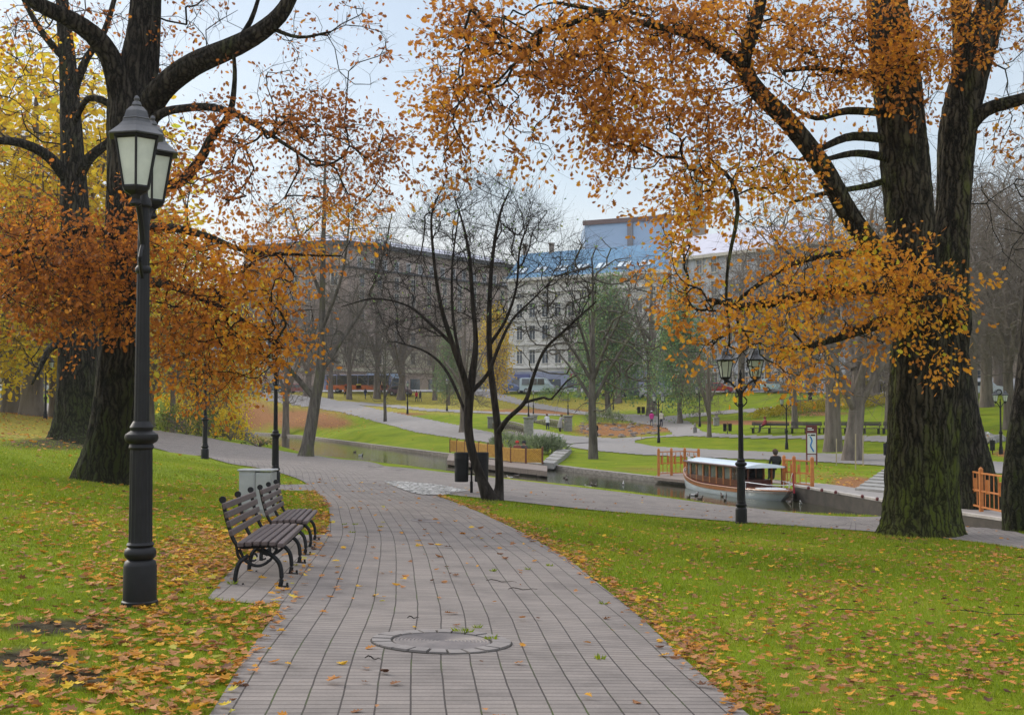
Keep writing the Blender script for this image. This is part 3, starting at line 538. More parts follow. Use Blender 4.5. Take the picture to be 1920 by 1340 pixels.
def add_tree(name, label, cat, base, limbs, attr, barkm, sides=24, rough=.06, flare=.5, rt=.006, tw=None, lf=None, group=None, seed=1, wig=.1, rmax=.09, bias=.25, sag=0, pexp=.42, extra=None, step=.45):
    """limbs: arrays x,y,z,r in world; first is the trunk. builds trunk mesh, branch mesh, crown mesh under one empty"""
    rng = np.random.default_rng(seed); base = np.asarray(base, float); rt_ = empty(name, base, 0, label, cat, group)
    g = Geo()
    for i, l in enumerate(limbs):
        c = catmull(l, .12 if i < 4 else .2); c[:, :3] -= base
        limb_geo(g, c, sides if i == 0 else max(8, int(sides * min(1, .35 + c[:, 3].mean() / .3 * .5))), rough, flare if i == 0 else 0, seed * 31 + i)
    link('trunk', g.mesh('trunk', barkm), rt_)
    polys, NX, ND, rad, n0 = grow(limbs, attr, rt, pexp, rmax, step, wig, sag, seed, bias); g2 = Geo()
    for K, lst in polys.items():
        Pn = np.array([a for a, b in lst]) - base; Rn = np.array([b for a, b in lst]); big = Rn.mean(1) > .025
        for s_, mk in ((7, big), (4, ~big)):
            if mk.any(): V, Fc = tubes(Pn[mk], Rn[mk], s_); g2.add(V, Fc)
    tips, td = NX[n0:] - base, ND[n0:]
    ends = np.concatenate([[len(lst) for lst in []], []]) if False else None
    tw_p, tw_d = tips, td
    if tw:
        sel = rng.random(len(tips)) < tw.get('frac', 1); tw_p, tw_d = twigs(g2, tips[sel], td[sel], tw['L'], tw['r'], tw['n'], rng, up=tw.get('up', 0))
        if tw.get('n2'): twigs(g2, tw_p, tw_d, tw['L'] * .6, tw['r'] * .7, tw['n2'], rng, up=tw.get('up', 0), K=2)
    link('branches', g2.mesh('branches', barkm), rt_)
    if lf:
        g3 = Geo(); 
        if lf.get('on') == 'attr':
            tp, tdd = attr - base, unit(rng.normal(size=attr.shape) + np.array((0, 0, -.3)))
        else: tp, tdd = tw_p, tw_d
        if 'keep' in lf: k = rng.random(len(tp)) < lf['keep'](tp + base); tp, tdd = tp[k], tdd[k]
        leaf_cloud(g3, tp, tdd, lf['m'], lf['spread'], lf['size'], lf.get('shape', OAK), lf.get('droop', .3), rng, (lambda p, i: lf['tint'](p + base, i, rng)) if 'tint' in lf else None)
        link('foliage', g3.mesh('foliage', lf['mat'], smooth=False, attr='tint'), rt_)
    return rt_
B_OAK = bark2('oak_bark', (.008, .007, .006), (.060, .052, .040), (.040, .048, .016))
B_OAK2 = bark2('mossy_oak_bark', (.008, .007, .005), (.072, .062, .042), (.075, .092, .016))
B_DARK = bark('dark_bark', (.012, .010, .009), (.050, .042, .036), None, 0, 12, .03)
B_GREY = bark('grey_bark', (.060, .052, .045), (.150, .132, .112), (.10, .105, .04), .3, 8, .03)
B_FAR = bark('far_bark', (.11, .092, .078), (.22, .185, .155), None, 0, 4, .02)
ORANGE = leafmat('orange_oak_leaves', [(0, (.22, .075, .014)), (.3, (.52, .20, .030)), (.65, (.74, .34, .030)), (.85, (.80, .47, .04)), (1, (.48, .46, .04))], .58)
RUST = leafmat('rust_oak_leaves', [(0, (.22, .075, .018)), (.35, (.48, .165, .028)), (.7, (.70, .29, .025)), (.9, (.78, .42, .03)), (1, (.66, .50, .05))], .58)
YELLOW = leafmat('yellow_leaves', [(0, (.45, .30, .02)), (.4, (.76, .52, .03)), (.8, (.88, .66, .05)), (1, (.55, .56, .05))], .6)
OLIVE = leafmat('olive_green_leaves', [(0, (.09, .17, .08)), (.5, (.17, .29, .13)), (.9, (.28, .38, .13)), (1, (.40, .38, .09))], .4)
GOLDSP = leafmat('golden_shrub_leaves', [(0, (.25, .22, .02)), (.5, (.50, .42, .03)), (1, (.62, .46, .03))], .4)
# ---- the big oak at the right, its limb leaning left and its low leafy branches
bC = at(1727, 1004); dC = bC[1]
q = dC
C_limbs = [wpts(l) for l in [
 [(1727,1014,q,160),(1727,985,q,138),(1727,940,q,128),(1728,850,q,125),(1732,750,q,128),(1737,680,q,132),(1744,600,q,132),(1748,540,q,118)],
 [(1728,640,q,80),(1716,540,q-.1,84),(1708,450,q-.2,84),(1700,350,q-.2,84),(1692,250,q-.2,84),(1682,150,q-.3,84),(1670,60,q-.3,78),(1660,-60,q-.2,68),(1650,-260,q,50),(1640,-500,q,30)],
 [(1765,640,q,78),(1778,560,q+.1,70),(1784,450,q+.2,64),(1790,350,q+.3,64),(1796,250,q+.4,70),(1812,170,q+.4,70),(1838,80,q+.3,62),(1862,0,q+.2,54),(1895,-130,q,40),(1930,-320,q,26)],
 [(1722,590,q,60),(1690,530,q-.4,46),(1640,470,q-.8,42),(1590,400,q-1.2,38),(1540,310,q-1.6,36),(1480,230,q-2,34),(1425,175,q-2.3,32),(1395,120,q-2.5,28),(1415,50,q-2.7,24),(1430,-40,q-2.8,19),(1420,-180,q-3,14)],
 [(1400,130,q-2.5,22),(1345,92,q-2.8,19),(1280,62,q-3.1,15),(1200,42,q-3.5,12),(1120,20,q-3.9,9),(1040,5,q-4.2,6)],
 [(1800,190,q+.3,44),(1806,90,q+.3,38),(1800,0,q+.2,33),(1790,-120,q+.2,24)],
 [(1805,250,q+.2,32),(1848,206,q,26),(1920,184,q-.3,22),(2010,150,q-.5,15)],
 [(1680,145,q-.2,17),(1600,140,q-.8,13),(1530,128,q-1.4,10),(1470,134,q-1.8,6)],
 [(1680,214,q-.2,16),(1590,208,q-.7,14),(1530,222,q-1.2,9),(1480,198,q-1.5,5)],
 [(1680,262,q-.2,20),(1600,256,q-.6,16),(1545,276,q-1,11),(1500,300,q-1.2,6)],
 [(1685,300,q-.2,17),(1610,287,q-.6,13),(1550,298,q-1.1,8)],
 [(1685,330,q-.2,15),(1630,348,q-.3,12),(1560,360,q-.7,9),(1480,380,q-1,5)],
 [(1722,620,q-.2,34),(1680,598,q-1.4,28),(1620,615,q-2.2,22),(1560,636,q-2.9,15),(1510,650,q-3.4,10),(1465,655,q-3.7,5)],
 [(1720,560,q-.3,28),(1640,540,q-1.6,22),(1560,548,q-2.4,20),(1480,560,q-3,19),(1400,575,q-3.4,15),(1330,562,q-3.7,8)],
 [(1640,470,q-.8,16),(1500,490,q-1.8,11),(1400,550,q-2.4,8),(1360,590,q-2.8,5)],
 [(1330,300,q-3.2,6),(1372,340,q-3.6,8),(1383,400,q-3.8,8),(1366,490,q-4,6),(1362,560,q-4.1,5),(1368,620,q-4.1,3)],
 [(1770,610,q-.2,30),(1790,590,q-1.2,22),(1770,560,q-2.2,14),(1730,560,q-3,8)]]]
rC = np.random.default_rng(5)
Cb = [(870,60,60,60,22.5,25,34),(850,200,58,60,22.5,25,40),(850,300,45,40,22.5,24.5,16),(840,120,40,110,22.5,24,26),(950,80,70,70,22,25,44),(930,170,60,40,22,24,18),(980,250,45,50,22.5,24,10),(1010,300,40,30,22.5,24,4),
      (1060,60,80,60,22,25.5,56),(1050,140,70,40,22,25,30),(1130,140,70,60,22,25.5,48),(1160,230,70,60,22.5,25.5,44),(1150,300,40,40,23,25,12),(1090,210,50,40,22.5,24.5,14),
      (1180,40,80,50,22.5,26,56),(1270,60,80,60,23,26.5,60),(1250,160,70,60,23,26.5,44),(1250,260,60,60,23,26,34),(1300,330,50,70,23,25.5,34),(1275,400,38,80,23,25,40),(1265,500,35,70,23,25,34),(1290,570,40,45,23,24.5,22),(1340,340,50,50,23.5,26,20),
      (1360,60,80,70,23.5,27,58),(1370,190,70,60,23.5,26,34),(1340,270,60,40,23.5,25.5,18),(1440,260,60,60,23.5,26,24),(1430,330,70,50,23.5,26,34),(1480,320,60,40,23.5,25.5,18),(1420,400,70,30,23.5,25.5,14),
      (1460,60,80,60,24,27.5,56),(1560,70,80,70,24.5,28,56),(1560,160,80,40,24.5,27.5,24),(1640,80,70,80,25.5,26.7,46),(1690,90,60,70,25.6,26.6,40),(1470,160,70,50,24,27,22),(1700,160,45,40,25.6,26.4,12),
      (1770,90,60,60,26,28,22),(1820,30,70,40,26,28,30),(1880,50,60,60,26,28.5,22),(1890,230,30,70,26,28,8),(1740,200,30,50,27,28,5),
      (1520,480,80,40,23.5,25.5,36),(1580,450,50,30,24,25.5,14),(1500,560,90,50,23,25.5,50),(1420,600,80,50,22.5,24.5,44),(1380,660,60,40,22.5,24,26),(1460,680,70,50,22.5,24.5,34),(1500,640,60,40,23,24.5,24),
      (1600,540,80,50,23.5,25.6,50),(1680,530,70,50,24,25.8,44),(1740,560,60,60,24,25.6,34),(1650,610,80,40,23.5,25.4,34),(1740,640,50,40,24,25.4,12),(1750,690,25,25,24.4,25.4,4),(1550,700,40,40,23.5,25,8),(1780,540,30,40,24.6,25.8,12),(1340,600,40,70,22.7,24,18),(1320,650,30,40,22.7,24,9),(1680,470,30,40,25,26,8)]
_s = q - 27.5; Cb = [(a,b,c,d,e+_s,f+_s,int(n*(1.35 if b < 260 else 1.0 if b < 420 else .82))) for a,b,c,d,e,f,n in Cb]
C_attr = sample_blobs(Cb, rC)
top = np.array([P(rC.uniform(850, 2300), rC.uniform(-700, -40), q + rC.uniform(-4, 4)) for _ in range(330)]); C_attr = np.concatenate([C_attr, top])
def c_tint(p, i, rng):
    x, y = proj(p[:, 0], p[:, 1], p[:, 2]); t = .31 + .24 * ((x > 1200) & (y > 300)) + .12 * np.sin(p[:, 0] * 1.7) * np.cos(p[:, 2] * 2.1) + rng.normal(0, .21, len(p)); return np.clip(t, 0, 1)
def clump(p, s, t, lo):
    v = np.array([mnoise.noise(Vector(tuple(q_ * s))) for q_ in p]); return np.where(v > t, 1.0, lo)
def c_keep(p):
    x, y = proj(p[:, 0], p[:, 1], p[:, 2]); k = clump(p, 1.9, -.16, .12); return np.where((x > 1335) & (x < 1452) & (y > 645) & (y < 720), .06, k)
add_tree('oak_tree', 'massive forked oak with mossy green trunk and orange leaves, right of the boat', 'tree', bC, C_limbs, C_attr, B_OAK2, 96, .075, .16, .0055, dict(L=.42, r=.0042, n=1, n2=0, frac=.85), dict(m=12.5, spread=.13, size=.097, mat=ORANGE, tint=c_tint, keep=c_keep), seed=3, rmax=.05)
# ---- the oak at the left behind the lamp
bA = at(192, 905); q = bA[1]
A_limbs = [wpts(l) for l in [
 [(193,918,q,118),(195,890,q,100),(203,850,q,88),(213,780,q,78),(222,700,q,75),(228,600,q,74),(231,500,q,70),(235,400,q,68),(239,300,q,70),(240,220,q,74),(238,160,q,62)],
 [(243,200,q,58),(250,120,q,50),(262,50,q,44),(268,-40,q,38),(275,-200,q,28),(280,-400,q,16)],
 [(234,210,q,48),(212,120,q-.4,40),(180,70,q-.8,35),(130,35,q-1.2,31),(70,5,q-1.6,26),(10,-50,q-2,18),(-60,-90,q-2.3,10)],
 [(262,260,q+.2,42),(272,180,q+.4,40),(280,90,q+.6,37),(284,0,q+.8,34),(296,-150,q+.9,24)],
 [(252,290,q-.1,54),(275,210,q-.4,50),(310,160,q-.8,46),(365,120,q-1.2,42),(430,92,q-1.6,38),(490,60,q-2,33),(535,15,q-2.3,27),(565,-60,q-2.5,20),(600,-180,q-2.8,12)],
 [(255,260,q-.2,24),(300,215,q-.8,17),(350,203,q-1.3,15),(400,202,q-1.7,14),(450,218,q-2,11),(510,255,q-2.4,8),(580,300,q-2.8,5)],
 [(250,360,q-.1,30),(330,345,q-.6,22),(375,300,q-.9,19),(395,260,q-1.1,17),(430,215,q-1.4,13),(440,150,q-1.6,9),(438,100,q-1.7,7)],
 [(245,440,q-.2,26),(300,425,q-1.2,18),(380,440,q-2.2,13),(460,470,q-3,9),(560,478,q-3.6,5),(640,480,q-4,3)],
 [(240,540,q-.2,24),(300,530,q-1.5,17),(380,560,q-2.6,12),(470,610,q-3.4,7),(520,650,q-3.8,4)],
 [(225,450,q-.2,26),(160,430,q-1.3,18),(90,450,q-2.3,12),(10,480,q-3,8),(-60,500,q-3.4,5)],
 [(222,540,q-.2,20),(150,520,q-1.5,14),(70,530,q-2.5,9),(0,560,q-3,5)],
 [(232,225,q,18),(205,195,q,14),(165,185,q+.3,12),(140,230,q+.6,9)],
 [(438,90,q-1.6,12),(470,40,q-1.8,9),(490,-20,q-2,6)],
 [(500,50,q-2,9),(560,70,q-2.3,6),(620,60,q-2.6,4)]]]
rA = np.random.default_rng(9)
Ab = [(60,420,70,45,26,30,34),(110,470,110,55,25.5,29,80),(60,540,80,60,25.5,29,62),(170,540,90,60,25.5,28.5,60),(230,450,60,60,25.5,28,26),(140,590,80,30,25.5,28.5,26),(20,480,50,80,26,30,34),(220,580,50,40,25.5,28,22),
      (330,470,70,50,25.5,29,40),(420,500,90,60,25,29,62),(500,520,70,50,25,28.5,44),(540,470,50,25,25,28,14),(620,485,40,14,25,27,5),(360,570,80,60,25,29,56),(460,600,80,60,25,28.5,48),(520,640,50,40,25,28,20),(400,660,80,50,25,28.5,46),(330,650,40,50,25.5,29,22),(470,690,60,35,25,28,24),(350,720,40,25,25.5,28,9),(410,740,30,25,25.5,28,7),(550,590,40,30,25,27,8),(590,655,30,20,25,27,3),
      (310,340,60,40,26,30,22),(420,340,80,40,25.5,29,32),(480,250,90,40,26,30,36),(590,240,90,35,26,30,36),(690,245,60,25,26,29,18),(560,190,80,30,26,30,16),(640,330,90,60,26,30,26),(560,390,80,40,26,30,22),(700,290,50,35,26,29,12),(740,330,40,50,26,28,7),(650,400,60,40,26,29,10),(400,200,50,30,27,30,10),(330,260,40,40,27,30,8),
      (330,110,60,40,28,32,9),(400,30,80,40,27,31,14),(520,130,60,30,27,31,9),(600,60,70,60,27,31,12),(680,40,50,40,27,30,8),(720,100,40,25,26,29,7),(640,140,60,30,26,30,8),(60,50,70,40,28,32,12),(30,100,40,50,28,32,8),(170,40,40,30,28,32,8),(100,20,60,30,28,32,10),(330,20,50,30,28,32,6),(760,260,20,20,26,28,3)]
_s = q - 30; Ab = [(a,b,c,d,e+_s,f+_s,int(n)) for a,b,c,d,e,f,n in Ab]
A_attr = np.concatenate([sample_blobs(Ab, rA), np.array([P(rA.uniform(-300, 800), rA.uniform(-600, -30), q + rA.uniform(-4, 4)) for _ in range(200)])])
def a_tint(p, i, rng):
    x, y = proj(p[:, 0], p[:, 1], p[:, 2]); t = .22 + .36 * np.clip((x - 200) / 260, 0, 1) * (y > 380) + .1 * np.sin(p[:, 0] * 2.1) * np.cos(p[:, 2] * 1.7) + rng.normal(0, .21, len(p)); return np.clip(t, 0, 1)
def a_keep(p):
    x, y = proj(p[:, 0], p[:, 1], p[:, 2]); return clump(p, 1.9, -.20, .12) * np.where(y < 170, .4, 1.0)
add_tree('oak_tree', 'old oak with dark spreading limbs and rust orange leaves, behind the tallest lamp', 'tree', bA, A_limbs, A_attr, B_OAK, 88, .075, .26, .0055, dict(L=.45, r=.0045, n=2, n2=0, frac=.8), dict(m=8.0, spread=.125, size=.094, mat=RUST, tint=a_tint, keep=a_keep), seed=4, rmax=.05)
# ---- second dark oak on its mound, left of it
bB = at(146, 826); q = bB[1]
B_limbs = [wpts(l) for l in [
 [(148,832,q,112),(146,800,q,84),(146,700,q,74),(148,600,q,68),(147,500,q,58),(141,400,q,50),(136,300,q,42),(131,200,q,36),(126,110,q,30),(118,20,q,24),(110,-120,q,16),(105,-280,q,8)],
 [(132,345,q,24),(95,298,q-.8,20),(50,272,q-1.5,17),(0,264,q-2.2,14),(-80,270,q-3,9)],
 [(142,340,q,26),(165,300,q-.4,20),(200,270,q-.8,15),(226,245,q-1.2,9)],
 [(132,190,q,18),(160,115,q-.5,15),(195,60,q-.8,12),(220,-20,q-1,8)],
 [(122,110,q,16),(90,75,q-.5,13),(60,30,q-1,10),(30,-30,q-1.3,7)],
 [(120,640,q,18),(95,652,q-1.2,14),(75,690,q-1.8,8),(60,720,q-2,4)],
 [(150,540,q,20),(120,480,q+1,16),(60,440,q+2,10),(0,420,q+2.5,6)]]]
rB = np.random.default_rng(12)
B_attr = np.concatenate([sample_blobs([(60,200,140,200,q-4,q+4,120),(200,100,130,150,q-4,q+4,60),(30,480,120,150,q-3,q+3,50),(80,620,80,60,q-4,q,24)], rB)])
add_tree('oak_tree', 'tall dark trunked oak standing on a low mound at the left', 'tree', bB, B_limbs, B_attr, B_OAK, 56, .07, .45, .008, dict(L=.7, r=.007, n=2, frac=.8), dict(m=.8, spread=.25, size=.13, mat=RUST), seed=6, rmax=.08)
# ---- two leaning trunks on the canal bank right
for (b0, pts, lab, sd) in [((1850, 992), [(1850,1003,0,98),(1848,985,0,88),(1836,930,0,76),(1818,850,0,66),(1800,760,0,60),(1786,660,0,56),(1778,560,0,52),(1776,440,0,46),(1790,300,0,38),(1830,120,0,30),(1860,-100,0,20)], 'dark leaning trunk on the canal bank just right of the mossy oak', 21),
                           ((1918, 998), [(1922,1010,0,76),(1916,990,0,64),(1906,920,0,54),(1912,830,0,48),(1928,700,0,42),(1942,500,0,36),(1950,250,0,28),(1955,0,0,20)], 'dark bare trunk cut by the right edge of the picture, beside the canal path', 22)]:
    bb = at(*b0); q = bb[1] + .3; ll = [wpts([(a, b, q, c) for a, b, _, c in pts])]; rr = np.random.default_rng(sd)
    top = np.array([P(pts[-4][0] + rr.uniform(-60, 330), rr.uniform(-200, 520), q + rr.uniform(-3, 3.5)) for _ in range(150)])
    add_tree('leaning_tree', lab, 'tree', bb, ll, top, B_OAK, 44, .06, .2, .006, dict(L=.6, r=.005, n=2, frac=.7), None, seed=sd, rmax=.06)
# ---- small many-stemmed tree in the middle
bF = at(925, 938); q = bF[1]
F_limbs = [wpts([(x_, y_, d_, w_ * (.82 if w_ < 24 else 1)) for x_, y_, d_, w_ in l]) for l in [
 [(922,944,q,36),(912,922,q-.1,26),(900,890,q,22),(886,850,q,21),(878,800,q,21),(880,750,q,21),(886,700,q,18),(892,640,q,12),(886,560,q,10),(880,480,q,8),(868,420,q,5),(852,370,q,3)],
 [(929,944,q,34),(936,915,q+.1,22),(936,870,q,19),(933,800,q,17),(926,740,q,15),(919,680,q,13),(917,610,q,12),(919,540,q,10),(925,470,q,8),(938,400,q,6),(955,358,q,3)],
 [(882,752,q,16),(868,700,q-.3,14),(850,650,q-.5,12),(826,570,q-.7,9),(813,480,q-.9,7),(810,400,q-1,5),(833,345,q-1,3)],
 [(933,812,q,14),(952,785,q-.4,11),(985,752,q-.8,10),(1002,700,q-1,8),(1022,655,q-1.2,7),(1060,618,q-1.4,6),(1118,565,q-1.6,3)],
 [(985,754,q-.8,7),(1020,745,q-1.1,6),(1034,748,q-1.2,5),(1062,715,q-1.4,4),(1082,703,q-1.5,2)],
 [(848,645,q-.5,9),(805,605,q-.2,7),(762,572,q+.1,5),(700,560,q+.4,4),(640,575,q+.6,2)],
 [(919,645,q,9),(948,600,q-.3,7),(968,540,q-.5,6),(974,470,q-.6,5),(990,420,q-.7,3)],
 [(884,735,q,12),(915,700,q-.2,9),(935,650,q-.3,8),(960,600,q-.4,6),(1000,560,q-.2,4),(1040,520,q,2)],
 [(880,790,q,8),(840,700,q+.6,7),(800,660,q+.9,5),(740,640,q+1.1,3)],
 [(868,700,q,9),(850,600,q+.6,7),(848,500,q+.8,5),(860,400,q+.9,3)]]]
rF = np.random.default_rng(31); ph = rF.uniform(0, 6.28, 2100); rr = np.sqrt(rF.random(2100)); F_attr = []
for a, b in zip(ph, rr):
    x = 905 + 215 * b * math.cos(a) * (1 if math.sin(a) > -.5 else .8); y = 530 + 205 * b * math.sin(a); 
    if y > 610 + abs(x - 905) * .25: continue
    F_attr.append(P(x, y, q + rF.uniform(-2.4, 2.6)))
F_attr = np.array(F_attr)
add_tree('small_tree', 'small bare tree with several dark curved stems, beside the twin litter bins', 'tree', bF, F_limbs, F_attr, B_DARK, 24, .06, .3, .0034, dict(L=.5, r=.0038, n=2, frac=.9, up=.25), dict(m=.10, spread=.08, size=.075, shape=SIMPLE, mat=OLIVE), seed=8, rmax=.022, wig=.045, step=.35, bias=1.6)
# ---- grey tree on the near bank by the water
bG = at(577, 856); q = bG[1]
G_limbs = [wpts([(x_, y_, d_, w_ * .8) for x_, y_, d_, w_ in l]) for l in [[(573,862,q,42),(577,835,q,30),(585,790,q,27),(592,745,q,25),(600,700,q,22),(604,600,q,15),(605,500,q,13),(607,420,q,10),(609,330,q,6),(610,250,q,3)],
 [(588,745,q,14),(560,712,q,12),(537,680,q-.5,9),(522,620,q-1,6),(505,560,q-1.3,3)],[(600,700,q,12),(640,640,q+1,9),(690,560,q+2,6),(720,470,q+2.5,4),(735,400,q+3,2)],[(603,620,q,10),(640,520,q-1,7),(655,420,q-1.5,4)],[(604,560,q,9),(570,470,q,6),(545,390,q,3)]]]
rG = np.random.default_rng(41); G_attr = sample_blobs([(612,470,135,200,q-4,q+4,620),(620,650,90,50,q-3,q+3,60),(690,480,80,110,q-3,q+3,160)], rG)
add_tree('bank_tree', 'slender grey bare tree rising from the near water edge left of centre', 'tree', bG, G_limbs, G_attr, B_GREY, 26, .05, .12, .007, dict(L=.7, r=.008, n=2, n2=1, frac=.8), None, seed=9, rmax=.06)

# ---- trees farther off, each kind grown once and copied
def generic(seed, h, spread, natt, trunk_r, split=.3, lean=0, barkm=None, tw=None, lf=None, rt=.012, droop=0, shape='oval', sides=14):
    rng = np.random.default_rng(seed); hs = h * split; L_ = [np.array([[0, 0, -.3, trunk_r * 1.3], [lean * .1, 0, hs * .4, trunk_r], [lean * .3, .05, hs, trunk_r * .85], [lean * .6, 0, h * .55, trunk_r * .5], [lean, 0, h * .85, trunk_r * .2]])]
    for k in range(6):
        a = k * 2.4 + rng.uniform(0, .8); z0 = hs * rng.uniform(.8, 1.6); R_ = spread * rng.uniform(.45, .8); z1 = z0 + (h - z0) * rng.uniform(.35, .7)
        L_.append(np.array([[lean * .2, 0, z0, trunk_r * .5], [R_ * .35 * math.cos(a), R_ * .35 * math.sin(a), z0 + (z1 - z0) * .45, trunk_r * .36], [R_ * .7 * math.cos(a), R_ * .7 * math.sin(a), z0 + (z1 - z0) * .8, trunk_r * .2], [R_ * math.cos(a), R_ * math.sin(a), z1 + .05 * h, trunk_r * .08]]))
    at_ = []
    while len(at_) < natt:
        p = rng.uniform(-1, 1, 3)
        if (p ** 2).sum() > 1: continue
        z = hs * .75 + (h - hs * .75) * (p[2] + 1) / 2; k = 1 if shape == 'oval' else (1.15 - .95 * (z / h))
        at_.append((p[0] * spread * k + lean * .5, p[1] * spread * k, z - droop * (p[0] ** 2 + p[1] ** 2) * h * .3))
    return L_, np.array(at_)
PROTO = {}
def proto_tree(key, seed, h, spread, natt, tr, barkm, tw, lf=None, **k):
    L_, A_ = generic(seed, h, spread, natt, tr, **k); o = add_tree('proto', None, None, (0, 0, 0), L_, A_, barkm, 16, .05, .35, .013, tw, lf, seed=seed, rmax=.11, wig=.12); PROTO[key] = [o, h, True]
TW = dict(L=1.2, r=.014, n=2, n2=1, frac=.6)
proto_tree('a', 101, 17, 5.6, 620, .42, B_FAR, TW)
proto_tree('b', 102, 18, 5.0, 620, .36, B_FAR, TW, split=.22)
proto_tree('c', 103, 14, 6.2, 560, .40, B_FAR, TW, split=.2, lean=1.2)
proto_tree('thin', 104, 8, 2.6, 260, .13, B_GREY, dict(L=.6, r=.006, n=2, frac=.8), split=.25)
proto_tree('green', 105, 15, 4.4, 520, .3, B_FAR, dict(L=.9, r=.009, n=2, frac=.7), dict(m=9, spread=.5, size=.24, shape=SIMPLE, mat=OLIVE, droop=.9), split=.14, droop=.2, shape='cone')
proto_tree('yellow', 106, 14, 4.8, 640, .32, B_FAR, dict(L=.8, r=.009, n=2, frac=.7), dict(m=6.5, spread=.40, size=.24, shape=SIMPLE, mat=YELLOW), split=.16)
proto_tree('gold', 107, 12, 2.0, 240, .2, B_FAR, dict(L=.6, r=.008, n=2, frac=.7), dict(m=7, spread=.35, size=.26, shape=SIMPLE, mat=YELLOW), split=.15)
def put_tree(key, px, py, d, h, label, name='bare_tree', cat='tree', rz=0, group=None, sxy=1.0):
    o, h0, first = PROTO[key]; p = at(px, py, d) if d else at(px, py)
    t = o if first else copy_tree(o); PROTO[key][2] = False; t.name = name; s = h / h0; t.location = tuple(p - np.array((0, 0, .1))); t.rotation_euler = (0, 0, rz); t.scale = (s * sxy, s * sxy, s); tag(t, label, cat, group); return t
